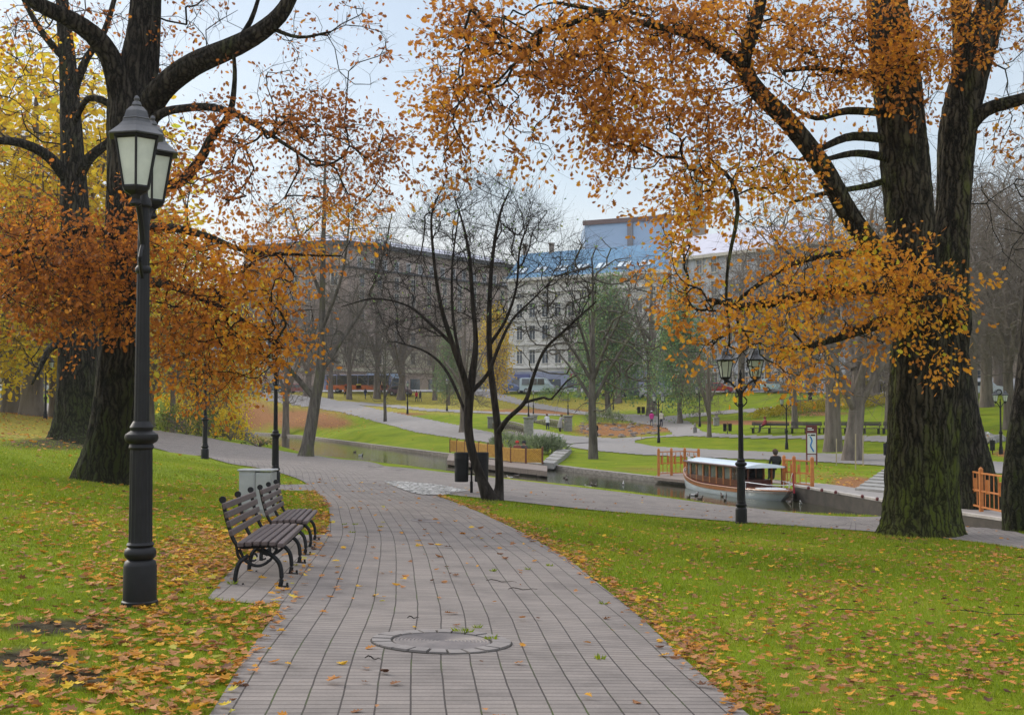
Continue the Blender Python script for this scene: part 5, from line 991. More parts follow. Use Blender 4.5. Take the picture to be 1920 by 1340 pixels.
    m.add(W_, [(i * 18 + j, i * 18 + (j + 1) % 18, (i + 1) * 18 + (j + 1) % 18, (i + 1) * 18 + j) for i in range(15) for j in range(18)] + [tuple(range(18)), tuple(15 * 18 + j for j in range(18))])
    rf = m.build('roof', mat('white_boat_roof', (.72, .80, .86), (.62, .72, .80), .25, 1.5), o, True)
    m = MB(); 
    for sg in (1, -1): m.tube([(x, sg * min(.92, cw(max(x, x0)) + .12), zt) for x in xr], .045, 6)
    m.build('roof_edge', MAHOG, rf)
    for sg in (1, -1):
        m = MB(); m.tube([(x0 - .9, sg * .78, .3), (x0 - .9, sg * .78, zt)], .025, 6); m.build('canopy_post', MAHOG, o)
    m = MB(); m.tube([(x0 - .1, -.86, .80), (x0 - .9, -.88, .78), (-.93 * Lh - .3, -.62, .74), (-1.0 * Lh - .4, 0, .74), (-.93 * Lh - .3, .62, .74), (x0 - .9, .88, .78), (x0 - .1, .86, .80)], .018, 6)
    for x, y in ((x0 - .9, -.88), (x0 - 1.6, -.78), (x0 - .9, .88)): m.tube([(x, y, .4), (x, y, .78)], .012, 5)
    m.build('handrail', WHITE, o); m = MB(); m.box((-.80 * Lh, 0, .50), (.9, 1.0, .10), bev=.03); m.build('cushion', WHITE, o)
    m = MB(); m.tube([(Lh * .97, 0, .7), (Lh * .97, 0, 1.65)], .014, 6); st = m.build('bow_staff', MAHOG, o)
    nn = 8; m = MB(); V_ = [(Lh * .97 - .0 - .72 * i / nn, .04 * math.sin(i * 1.1) - .10 * i / nn, 1.60 - .04 * i - z * .42) for i in range(nn + 1) for z in (0, 1)]; m.add(V_, [(2 * i, 2 * i + 2, 2 * i + 3, 2 * i + 1) for i in range(nn)]); m.build('white_flag', WHITE, st)
    m = MB(); m.tube([(-Lh - .42, -.05, .55), (-Lh - .75, -.08, 1.25)], .014, 6); st = m.build('stern_staff', WHITE, o)
    RED = mat('carmine_flag', (.36, .015, .03), (.28, .01, .02), .7); m = MB(); x = -Lh - .74
    V_ = [(x + .10 * u + .02 * math.sin(v * 3), -.08 - .16 * u - .03 * math.sin(u * 5 + v * 2), 1.24 - .80 * v) for v in np.linspace(0, 1, 6) for u in (0, .40, .60, 1)]
    m.add(V_, [(i * 4 + j, i * 4 + j + 1, (i + 1) * 4 + j + 1, (i + 1) * 4 + j) for i in range(5) for j in range(3)], 0); m.m = [1 if k % 3 == 1 else 0 for k in range(len(m.m))]; m.build('carmine_white_flag', [RED, WHITE], st)
    return o
BOAT = boat()
# ---- ducks
DUCK = mat('brown_duck', (.14, .11, .09), (.07, .055, .045), .7, 12); PALED = mat('pale_duck', (.55, .54, .52), (.30, .29, .27), .7, 10)
def duck_mesh(m_):
    m = MB(); m.tube([(-.30, 0, .12), (-.24, 0, .09), (-.15, 0, .07), (0, 0, .06), (.12, 0, .075), (.18, 0, .13), (.205, 0, .20), (.225, 0, .245), (.255, 0, .25), (.285, 0, .235), (.335, 0, .225)], [.012, .04, .075, .095, .085, .05, .038, .045, .042, .02, .012], 10)
    return m.mesh('duck', m_, True)
_dm = [duck_mesh(DUCK), duck_mesh(PALED)]; rD = random.Random(4); k = 0
for cx, cy, n, rx, ry, lab, grp in [(1330, 934, 7, 45, 6, 'duck in the loose flock floating in front of the moored boat', 'ducks before the boat'), (1010, 895, 6, 60, 5, 'duck floating below the pier', 'ducks below the pier'), (1120, 912, 4, 60, 5, 'duck on the open water right of the small tree', 'ducks right of the small tree'), (1540, 946, 4, 60, 6, 'duck near the quay wall right of the boat', 'ducks by the quay wall'), (690, 850, 3, 60, 4, 'duck on the far stretch of water left of the pier', 'ducks left of the pier')]:
    for i in range(n):
        p = PH(cx + rD.uniform(-rx, rx), cy + rD.uniform(-ry, ry), 4.0)
        if not inside([p[0]], [p[1]], CANAL)[0]: continue
        o = link('duck', _dm[1 if rD.random() < .35 else 0], None, p, rD.uniform(0, 6.28), .62); tag(o, lab, 'duck', grp)
# ---- information board
p = at(1522, 865, 76); o = empty('information_board', p, R(6), 'maroon framed information board with a park map, left of the leaning thick tree', 'notice board')
m = MB(); 
for x in (-.31, .31): m.box((x, 0, 1.2), (.07, .07, 2.42))
m.box((0, 0, 2.36), (.62, .06, .07)); m.box((0, 0, .66), (.62, .06, .06)); m.build('frame', MAROON, o)
m = MB(); m.box((0, .0, 2.12), (.55, .03, .42)); m.build('header', MAROON, o); m = MB(); m.box((0, 0, 1.30), (.55, .03, 1.22)); mp_ = m.build('map', mat('map_print', (.66, .68, .66), (.58, .60, .60), .5, 2), o)
m = MB(); m.box((-.12, -.022, 2.22), (.26, .01, .05)); m.box((-.06, -.022, 2.12), (.38, .01, .045)); m.build('header_lettering', WHITE, o)
m = MB(); r_ = [(-.10, 1.72), (-.02, 1.60), (.02, 1.45), (-.03, 1.30), (-.06, 1.18), (-.02, 1.05), (.06, .92), (.12, .80)]
m.tube([(x, -.022, z) for x, z in smoothline(np.array(r_), 4)], .045, 4); m.build('printed_river', mat('map_blue', (.03, .22, .60)), mp_); m = MB(); m.box((.08, -.02, 1.80), (.30, .008, .10)); m.box((-.16, -.02, 1.80), (.08, .008, .08)); m.build('printed_heading', mat('print_black', (.03, .03, .03)), mp_)
# ---- grey bin on the path by the bridge, barrel shaped
p = at(1047, 838); o = empty('litter_bin', p, 0, 'pale grey cylindrical bin with a white lid at the path corner by the bridge', 'litter bin'); m = MB(); m.lathe([(.24, 0), (.25, .03), (.25, .78), (.24, .8)], 16); m.build('bin', mat('bluish_grey_bin', (.28, .33, .37)), o, True); m = MB(); m.lathe([(.25, .8), (.26, .83), (.20, .88), (.02, .9)], 16); m.build('lid', WHITE, o, True)
# ---- long benches
def longbench(px0, px1, py, label, s=1):
    a, b = at(px0, py), at(px1, py + .5); L_ = np.linalg.norm(b - a); o = empty('long_bench', a, math.atan2(b[1] - a[1], b[0] - a[0]), label, 'bench', 'long backed benches on the far lawn')
    W = mat('dark_bench_planks', (.085, .075, .07), (.05, .045, .04), .6, 4)
    m = MB(); m.box((L_ / 2, 0, .45), (L_, .40, .05)); m.build('seat', W, o); m = MB(); m.box((L_ / 2, .22, .78), (L_, .04, .22)); m.box((L_ / 2, .24, 0.95), (L_, .04, .06)); m.build('backrest', W, o)
    for t in (.06, .5, .94):
        m = MB(); m.box((L_ * t, .0, .22), (.07, .40, .44)); m.tube([(L_ * t, .2, .4), (L_ * t, .27, .95)], .03, 4); m.build('leg', IRON, o)
for a, b, y, l in [(1408, 1478, 812, 'dark long bench with the seated person in red'), (1482, 1540, 812, 'dark long bench behind the lamp on the oval lawn'), (1543, 1588, 812, 'dark long bench partly behind the big forked tree'), (1592, 1651, 812.5, 'dark long bench right of the forked tree'), (1654, 1710, 813, 'dark long bench running behind the mossy oak'), (1490, 1542, 765, 'upper dark bench on the high path, near the standing woman in black')]: longbench(a, b, y, l)
# ---- bridge with iron railing and stone pillars
zb = EYE - 2.95; B = dict(nr=P(991, 826, 105), nl=P(922, 810, 122), fr=P(1065, 815, 122), fl=P(1000, 806, 133)); 
o = empty('footbridge', (B['nr'][0], B['nr'][1], zb), 0, 'small arched stone footbridge with ornate iron railings and granite pillars', 'bridge'); inv = Matrix.Translation(-Vector(o.location))
def bb(nm, m, mt): q_ = m.build(nm, mt, o, True); q_.matrix_parent_inverse = inv; return q_
for k_, h_ in (('nr', 1.65), ('nl', 1.5), ('fr', 1.6), ('fl', 1.5)):
    q_ = B[k_]; g_ = gz(q_[0], q_[1]); z0 = min(g_, zb) - .4; m = MB(); m.box((q_[0], q_[1], (z0 + zb + h_) / 2), (.8, .8, zb + h_ - z0), bev=.05); m.box((q_[0], q_[1], zb + h_ + .06), (.96, .96, .14), bev=.04); pl = bb('pillar', m, STONE)
for a, b, nm in (('nl', 'nr', 1), ('fl', 'fr', 0)):
    A_, B_ = B[a], B[b]; n = 22; t = np.linspace(0, 1, n); e = B_ - A_; top = [(A_[0] + e[0] * u, A_[1] + e[1] * u, zb + .95 + .30 * math.sin(u * math.pi)) for u in t]; m = MB(); m.tube(top, .07, 6)
    m.tube([(x, y, z - .85) for x, y, z in top], .05, 6)
    for i in range(n - 1):
        x, y, z = (np.array(top[i]) + top[i + 1]) / 2; r_ = .30; ee = unit(e[:2]); m.tube([(x + ee[0] * r_ * math.cos(v), y + ee[1] * r_ * math.cos(v), z - .42 + r_ * math.sin(v)) for v in np.linspace(0, 6.283, 9)], .05, 4); m.tube([(x - ee[0] * .28, y - ee[1] * .28, z - .80), (x + ee[0] * .28, y + ee[1] * .28, z - .05)], .035, 4)
    bb('railing', m, mat('grey_brown_ironwork', (.26, .23, .20), (.12, .10, .09), .7))
    m = MB(); V = []; n = 16; 
    for u in np.linspace(0, 1, n): p_ = A_ + e * u; V += [(p_[0], p_[1], zb + .25 * math.sin(u * math.pi)), (p_[0], p_[1], max(ZW - .3, zb - 1.0 - 1.2 + 1.5 * math.sin(u * math.pi)) if .12 < u < .88 else ZW - .3)]
    V = np.array(V); V2 = V + (0, .6, 0); m.add(np.concatenate([V, V2]), [(2 * i, 2 * i + 2, 2 * i + 3, 2 * i + 1) for i in range(n - 1)] + [(2 * n + 2 * i, 2 * n + 2 * i + 1, 2 * n + 2 * i + 3, 2 * n + 2 * i + 2) for i in range(n - 1)] + [(2 * i + 1, 2 * i + 3, 2 * n + 2 * i + 3, 2 * n + 2 * i + 1) for i in range(n - 1)] + [(2 * i, 2 * n + 2 * i, 2 * n + 2 * i + 2, 2 * i + 2) for i in range(n - 1)]); bb('arch_wall', m, STONE)
m = MB(); n = 10
for u in range(n):
    f = lambda w: B['nl'] + (B['nr'] - B['nl']) * w; g = lambda w: B['fl'] + (B['fr'] - B['fl']) * w; z = lambda w: zb + .02 + .25 * math.sin(w * math.pi); w0, w1 = u / n, (u + 1) / n
    m.quad((*f(w0)[:2], z(w0)), (*f(w1)[:2], z(w1)), (*g(w1)[:2], z(w1)), (*g(w0)[:2], z(w0)))
m.quad((*B['nr'][:2], zb + .02), (*P(1070, 832, 103)[:2], gz(*P(1070, 832, 103)[:2]) + .1), (*P(1120, 824, 110)[:2], gz(*P(1120, 824, 110)[:2]) + .1), (*B['fr'][:2], zb + .02)); bb('deck', m, asph)
for k_, l in (('nr', 'small black lamp on the nearest bridge pillar'), ('fl', 'small black lamp on the pillar behind it'), ('fr', 'small black lamp on the pillar at the right end of the bridge')):
    q_ = B[k_]; lamp(0, 0, 0, 0, l, heads=1, H=2.6, detail=False, base=(q_[0], q_[1], zb + 1.78), group='lamps on the bridge pillars')
# ---- stone wall of the old bridge at the left, and small stone things
q0, q1 = P(338, 800, 152), P(432, 800, 148); m = MB(); zt = P(380, 733, 150)[2]
V = [(P(338, 800, 150)[0], 150), (P(440, 800, 150)[0], 150)]; m.prism([(P(330, 8, 150)[0], ZW - .5), (P(492, 8, 150)[0], ZW - .5), (P(452, 8, 150)[0], ZW + 2.2), (P(432, 735, 150)[0], zt), (P(338, 735, 150)[0], zt)], 146.5, 150); o = m.build('bridge_wall', mat('brown_masonry', (.17, .135, .115), (.11, .09, .075), .9, .6, bump=.5, bscale=3)); tag(o, 'brown masonry abutment wall at the end of the canal', 'wall')
m = MB(); m.prism([(P(330, 8, 148)[0], zt), (P(436, 8, 148)[0], zt), (P(436, 8, 148)[0], zt + .25), (P(330, 8, 148)[0], zt + .25)], 146.3, 150.3); c_ = m.build('coping', STONE, o)
def statue(px, py, d, h, label, name='statue'):
    p = at(px, py, d); o = empty(name, p, 0, label, 'statue'); m = MB(); m.box((0, 0, h * .25), (h * .36, h * .36, h * .5), bev=.05); m.box((0, 0, h * .52), (h * .42, h * .42, h * .06)); m.build('pedestal', STONE, o)
    m = MB(); m.tube([(0, 0, h * .5), (.02 * h, 0, h * .6), (0, 0, h * .72), (.01, 0, h * .83), (0, 0, h * .88), (.02, 0, h * .94), (.02, 0, h * .995)], [h * .13, h * .12, h * .10, h * .13, h * .05, h * .065, h * .03], 12); m.build('figure', mat('pale_carved_stone', (.32, .29, .26), (.2, .18, .16), .8, 8), o, True)
statue(1343, 790, 128, 1.55, 'pale stone figure on a grey pedestal behind the crooked thin tree')
statue(1303, 820, 112, .95, 'small dark stone sculpture at the tip of the path, left of the crooked tree', 'sculpture')
def rocks(cx, cy, rx, ry, n, s, label, mt=STONE, seed=1):
    rng = random.Random(seed)
    for i in range(n):
        p = at(cx + rng.uniform(-rx, rx), cy + rng.uniform(-ry, ry)); m = bmesh.new(); bmesh.ops.create_icosphere(m, subdivisions=2, radius=1); k = rng.uniform(.5, 1.3) * s
        for v in m.verts: v.co = Vector((v.co.x * k * 1.3, v.co.y * k, v.co.z * k * .7)) * (1 + .35 * mnoise.noise(v.co * 1.7 + Vector((i * 3.1, 0, 0))))
        me = bpy.data.meshes.new('rock'); m.to_mesh(me); m.free(); me.materials.append(mt); o = link('rock', me, None, p, rng.uniform(0, 6)); tag(o, label, 'rock', label)
rocks(1165, 806, 78, 13, 60, .26, 'boulder in the leaf-strewn rockery behind the woman in black', mat('brown_rock', (.24, .19, .16), (.13, .105, .09), .9, 3), 2)
rocks(1850, 826, 26, 4, 5, .75, 'grey boulder beside the seated man at the right', STONE, 3)
# ================================================================ street and buildings
px_cells('street', [[(-900, 700), (-300, 731), (400, 733.5), (1000, 733.2), (1500, 735.5), (1700, 737), (1870, 737), (2400, 745), (2400, 600), (-900, 600)]], road, .06, 100, 330)
px_cells('kerb_pavement', [[(400, 732), (700, 731.5), (1000, 731.5), (1280, 732.6), (1500, 734), (1720, 736), (1720, 739), (1500, 737.5), (1280, 736), (1000, 735.2), (700, 735), (400, 736)]], flag, .12, 120, 240)
def winmesh(w_, h_, name, glass, frame, arch=False):
    m = MB(); m.box((0, -.02, 0), (w_, .04, h_), 1)
    for x in (-w_ / 2 - .06, w_ / 2 + .06): m.box((x, -.07, 0), (.16, .14, h_ + .1), 0)
    m.box((0, -.10, h_ / 2 + .12), (w_ + .5, .22, .2), 0); m.box((0, -.12, -h_ / 2 - .08), (w_ + .4, .26, .12), 0); m.box((0, -.05, h_ * .18), (w_, .03, .07), 0); m.box((0, -.05, 0), (.07, .03, h_), 0)
    return m.mesh(name, [frame, glass])
WGLS = mat('window_glass', (.10, .12, .14), (.05, .06, .07), .12, .4, spec=.8)
def facade(o, A, B, z0, hs, cols, wm, w_=1.1, marg=1.2, skip=()):
    """hs: list of window centre heights; A,B plan points; outward side faces the camera"""
    A = np.array(A[:2]); B = np.array(B[:2]); e = B - A; L_ = np.linalg.norm(e); e = e / L_; n = np.array((e[1], -e[0])); ang = math.atan2(e[1], e[0]); n_ = 0
    for z in hs:
        for i in range(cols):
            if (i, z) in skip: continue
            t = marg + (L_ - 2 * marg) * (i + .5) / cols; p = A + e * t + n * .02; w2 = link('window', wm, o, (p[0] - o.location.x, p[1] - o.location.y, z0 + z - o.location.z)); w2.rotation_euler = (0, 0, ang)
def band(m, A, B, z, h, out, mi=0, t=.0):
    A = np.array(A[:2]); B = np.array(B[:2]); e = unit(B - A); n = np.array((e[1], -e[0])); a = A - e * t; b = B + e * t
    m.prism([tuple(a - n * .05), tuple(b - n * .05), tuple(b + n * out), tuple(a + n * out)], z, z + h, mi, axis='z')
def P2(px, d): return P(px, 700, d)[:2]
GZ = EYE + 1.6
# pale building with the blue roof
A, B, C_ = P2(952, 217), P2(1252, 201), P2(1262, 214); back = np.array((2.5, 20)); Ztop = P(985, 526, 215)[2]
pale = mat('pale_ornate_render', (.66, .64, .59), (.54, .52, .48), .85, .5, bump=.2); BLUE = mat('blue_sheet_roof', (.15, .27, .40), (.11, .21, .33), .85, .3, spec=.15)
o = empty('pale_building', (A[0], A[1], GZ - 1), 0, 'pale ornate four storey building with a blue sheet metal roof', 'building'); inv = Matrix.Translation(-Vector(o.location))
def bb(nm, m, mt, par=None): q_ = m.build(nm, mt, par or o); q_.matrix_parent_inverse = inv if par is None else Matrix(); return q_
m = MB(); m.prism([tuple(A), tuple(B), tuple(B + back), tuple(A + back)], GZ - 4, Ztop, axis='z'); wall = bb('wall', m, pale)
m = MB(); band(m, A, B, Ztop - .1, .5, .7, t=.5); band(m, A, B, Ztop - 2.2, .3, .35); band(m, A, B, GZ + 4.3, .5, .4); band(m, A, B, GZ + 8.3, .25, .3); band(m, A, B, GZ + 12.4, .25, .3); bb('cornice', m, mat('pale_trim', (.72, .70, .64), (.60, .58, .54), .8, 2))
e = B - A; n_ = unit(np.array((e[1], -e[0]))); m = MB(); r0 = [A + n_ * .7, B + n_ * .7, B + back, A + back]; ins = [A + e * .10 + np.array((0, 8)), B + np.array((0, 8)), B + np.array((0, 12)), A + e * .10 + np.array((0, 12))]
V = [(*p_, Ztop + .4) for p_ in r0] + [(*p_, Ztop + 5.6) for p_ in ins]; m.add(V, [(0, 1, 5, 4), (1, 2, 6, 5), (2, 3, 7, 6), (3, 0, 4, 7), (4, 5, 6, 7)]); rf = bb('roof', m, BLUE)
m = MB(); m.box((0, 0, 0), (1.0, .20, 1.9), 0); m.box((0, -.11, 0), (.78, .05, 1.6), 1); rw = m.mesh('roof_window', [mat('roof_window_frame', (.10, .12, .15)), mat('bright_roof_glass', (.62, .72, .80), (.5, .6, .68), .1)])
for k in range(14):
    t = .07 + (k // 2) * .132 + (k % 2) * .042; q_ = A + e * t + np.array((0, 1.6)); w2 = link('roof_window', rw, o, (q_[0] - o.location.x, q_[1] - o.location.y, Ztop + 1.85 - o.location.z)); w2.rotation_euler = (-.95, 0, math.atan2(e[1], e[0]))
for t, h in ((.12, 1.6), (.30, 1.3)): q_ = A + e * t + np.array((0, 8)); m = MB(); m.box((q_[0], q_[1], Ztop + 5.6), (.9, .9, h + 1.5)); m.box((q_[0], q_[1], Ztop + 5.6 + h / 2 + .8), (1.1, 1.1, .2)); bb('chimney', m, mat('brown_chimney', (.30, .25, .21)))
facade(o, A, B, GZ, [6.3, 10.4, 14.2], 11, winmesh(1.15, 2.3, 'window', WGLS, MATS['pale_trim']))
facade(o, A, B, GZ, [16.9], 11, winmesh(.9, .8, 'window', WGLS, MATS['pale_trim']))
m = MB(); band(m, A, B, GZ - 1.5, 5.2, .12); sf = bb('shopfront', m, mat('lilac_ground_floor', (.30, .32, .42), (.22, .24, .32), .7, .4))
for k in range(8): a_ = A + e * (.03 + k * .12); b_ = A + e * (.03 + k * .12 + .08); m = MB(); band(m, a_, b_, GZ - 1.2, 3.6, .2); bb('shop_window', m, WGLS)
for k, c in ((0, (.12, .14, .30)), (3, (.35, .06, .06)), (5, (.12, .30, .45))): a_ = A + e * (.05 + k * .12); m = MB(); band(m, a_, a_ + unit(e) * 3, GZ + 2.6, .7, .35); bb('shop_sign', m, mat('sign_%d' % k, c))
# taller block behind with brown coping
A2, B2 = P2(1097, 236), P2(1262, 228); z_ = P(1097, 418, 236)[2]; o = empty('tall_block', (A2[0], A2[1], GZ), 0, 'tall windowless pale blue block with a brown coping, rising behind the blue roof', 'building'); inv = Matrix.Translation(-Vector(o.location))
m = MB(); a_ = A2 - unit(B2 - A2) * 3; m.prism([tuple(A2), tuple(B2), tuple(B2 + np.array((0, 14))), tuple(A2 + np.array((0, 14)))], GZ - 3, z_ - .4, axis='z'); m.prism([(A2[0] - 1.8, z_ - 11), (A2[0] + .02, z_ - 11), (A2[0] + .02, z_ - 6.4)], A2[1] + .3, A2[1] + 9); bb('wall', m, mat('pale_blue_render', (.34, .44, .58), (.28, .38, .52), .8, .2))
m = MB(); band(m, A2, B2, z_ - .5, .9, .3, t=.3); bb('coping', m, mat('brown_coping', (.16, .10, .09)))
m = MB(); band(m, A2 + (B2 - A2) * .50, A2 + (B2 - A2) * .56, z_ - 7, 6.5, .3); bb('pilaster', m, mat('greybrown_pilaster', (.22, .21, .22)))
# teal church spire
q_ = P(1308, 400, 420); zb_ = q_[2]; o = empty('church_spire', (q_[0], q_[1], 0), 0, 'slender teal church spire faint behind the orange leaves', 'spire'); m = MB(); TE = mat('teal_copper', (.16, .32, .36), (.12, .25, .29), .6, .5)
m.box((0, 0, zb_ / 2 - 4), (5, 5, zb_ + 8)); m.build('tower', mat('spire_brick', (.28, .22, .2)), o); m = MB(); m.lathe([(3.2, zb_), (3.0, zb_ + 2), (1.6, zb_ + 5), (2.0, zb_ + 6), (1.9, zb_ + 10), (1.1, zb_ + 12), (1.3, zb_ + 13), (1.2, zb_ + 16), (.5, zb_ + 18), (.12, zb_ + 44), (.3, zb_ + 44.3), (.05, zb_ + 46)], 8); m.build('spire', TE, o)
# dark brown building with the long pale roof at the left
Bp = [P2(455, 236), P2(600, 228), P2(652, 228), P2(960, 268)]; back = np.array((-4, 26)); Zt = P(650, 455, 228)[2]
dk = mat('brown_grey_facade', (.40, .31, .265), (.31, .24, .205), .85, .5, bump=.2); cr = mat('cream_band', (.48, .44, .32), (.36, .33, .25), .85, 1); roofm = mat('lilac_metal_roof', (.50, .50, .58), (.40, .40, .48), .4, .4)
o = empty('brown_building', (Bp[0][0], Bp[0][1], GZ - 1), 0, 'long brown grey corner building with a pale lilac metal roof', 'building'); inv = Matrix.Translation(-Vector(o.location))
m = MB(); m.prism([tuple(x) for x in Bp] + [tuple(Bp[3] + back), tuple(Bp[0] + back)], GZ - 4, Zt, axis='z'); bb('wall', m, dk)
m = MB()
for a_, b_ in zip(Bp[:-1], Bp[1:]): band(m, a_, b_, Zt - .5, .8, 1.0, t=.3); band(m, a_, b_, Zt - 4.6, .35, .5, t=.2); band(m, a_, b_, GZ + 9.0, .4, .45, t=.2)
bb('cornice', m, mat('dark_cornice', (.10, .095, .10), (.07, .068, .07)))
m = MB()
for a_, b_ in zip(Bp[:-1], Bp[1:]): band(m, a_, b_, GZ + 4.2, .6, .35); band(m, a_, b_, GZ + 5.2, 3.2, .06)
bb('cream_storey', m, cr)
m = MB(); cen = sum(Bp) / 4 + back / 2; ring = [p_ + (cen - p_) * .02 for p_ in Bp] + [Bp[3] + back, Bp[0] + back]; inn = [p_ + unit(back) * 7 + (cen - p_) * .05 for p_ in Bp] + [Bp[3] + back * .8, Bp[0] + back * .8]
V = [(*p_, Zt + .3) for p_ in ring] + [(*p_, Zt + 2.3) for p_ in inn]; m.add(V, [(i, (i + 1) % 6, (i + 1) % 6 + 6, i + 6) for i in range(6)] + [tuple(range(6, 12))]); bb('roof', m, roofm)
m = MB()
for a_, b_ in zip(Bp[:-1], Bp[1:]):
    L_ = np.linalg.norm(b_ - a_); n = int(L_ / 1.6); e_ = (b_ - a_) / n
    for i in range(n + 1): p_ = a_ + e_ * i; m.tube([(p_[0], p_[1] + .3, Zt + .3), (p_[0], p_[1] + .3, Zt + 1.4)], .05, 4)
    for z in (1.35, .85): m.tube([(a_[0], a_[1] + .3, Zt + z), (b_[0], b_[1] + .3, Zt + z)], .045, 4)
bb('roof_railing', m, IRON)
tr = mat('dull_trim', (.52, .47, .40), (.42, .38, .33)); wmh = winmesh(1.2, 2.2, 'window', WGLS, tr)
facade(o, Bp[2], Bp[3], GZ, [6.9, 10.8, 14.4, 18.0, 21.0], 10, wmh); facade(o, Bp[0], Bp[1], GZ, [6.9, 10.8, 14.4, 18.0, 21.0], 5, wmh); facade(o, Bp[1], Bp[2], GZ, [6.9, 10.8, 14.4, 18.0, 21.0], 1, wmh)
facade(o, Bp[2], Bp[3], GZ, [24.3], 14, winmesh(.9, 1.5, 'window', WGLS, mat('white_pilasters', (.55, .55, .56))))
for k in range(9): a_ = Bp[2] + (Bp[3] - Bp[2]) * (.02 + k * .108); m = MB(); band(m, a_, a_ + unit(Bp[3] - Bp[2]) * 2.6, GZ - 1.2, 4.2, .2); bb('shop_window', m, WGLS)
m = MB(); a_ = Bp[2] + (Bp[3] - Bp[2]) * .1; band(m, a_, a_ + unit(Bp[3] - Bp[2]) * 9, GZ + 3.1, .8, .5); bb('shop_sign', m, mat('pale_blue_sign', (.35, .45, .60)))
q_ = P(549, 424, 236); m = MB(); m.lathe([(.01, -.8), (.5, -.5), (.75, 0), (.5, .5), (.01, .8)], 10, (q_[0], q_[1], q_[2])); m.tube([(q_[0], q_[1], Zt), (q_[0], q_[1], q_[2] - .6)], .1, 5); m.lathe([(2.6, Zt), (1.6, Zt + 1.6), (.3, Zt + 2.2)], 8, (q_[0], q_[1], 0)); bb('roof_turret', m, roofm)
# grey building at the right and the houses beyond
def block(name, pa, da, pb, db, ytop, label, wallm, roofm_, floors, cols, roof_h=3, trim=None, deep=16, attic=None):
    A, B = P2(pa, da), P2(pb, db); zt = P((pa + pb) / 2, ytop, (da + db) / 2)[2]; o = empty(name, (A[0], A[1], GZ - 1), 0, label, 'building'); inv_ = Matrix.Translation(-Vector(o.location)); bk = np.array((1.5, deep))
    m = MB(); m.prism([tuple(A), tuple(B), tuple(B + bk), tuple(A + bk)], GZ - 5, zt, axis='z'); m.build('wall', wallm, o).matrix_parent_inverse = inv_
    m = MB(); band(m, A, B, zt - .3, .5, .6, t=.3); m.build('cornice', trim or wallm, o).matrix_parent_inverse = inv_
    e_ = unit(B - A); m = MB(); V = [(*p_, zt + .2) for p_ in (A, B, B + bk, A + bk)] + [(*p_, zt + .2 + roof_h) for p_ in (A + e_ * 2 + bk * .45, B - e_ * 2 + bk * .45)]; m.add(V, [(0, 1, 5, 4), (1, 2, 5), (2, 3, 4, 5), (3, 0, 4)]); m.build('roof', roofm_, o).matrix_parent_inverse = inv_
    H_ = zt - GZ; facade(o, A, B, GZ, [H_ * (i + .55) / floors for i in range(floors)], cols, winmesh(1.1, min(2.3, H_ / floors * .58), 'window', WGLS, trim or wallm)); return o
block('grey_building', 1262, 196, 1585, 172, 470, 'grey building with a cream attic behind the orange foliage', mat('grey_render', (.44, .46, .49), (.36, .38, .41), .85, .5), roofm, 6, 10, 4, mat('cream_trim', (.52, .49, .42)))
block('brown_house', 1600, 190, 1900, 165, 560, 'brownish house behind the bare trees right of the mossy oak', mat('brown_render', (.22, .18, .15), (.16, .13, .11), .85, .5), mat('dark_roof', (.10, .09, .09)), 4, 10, 4, mat('tan_trim', (.34, .28, .22)))
block('tan_house', 1905, 160, 2250, 150, 570, 'tan house at the right margin behind the bare trees', mat('tan_render', (.30, .24, .18), (.22, .18, .14), .85, .5), MATS['dark_roof'], 4, 9, 4, MATS['tan_trim'])
block('ochre_house', -250, 200, 150, 215, 590, 'ochre house hidden behind the yellow trees at the left', mat('ochre_render', (.36, .30, .20), (.28, .23, .16), .85, .5), MATS['dark_roof'], 4, 10, 4, MATS['tan_trim'])
block('grey_house', 155, 236, 450, 238, 575, 'grey house behind the yellow tree, left of the brown building', mat('dull_grey_render', (.24, .23, .22), (.18, .17, .17), .85, .5), MATS['dark_roof'], 4, 9, 4, MATS['tan_trim'])
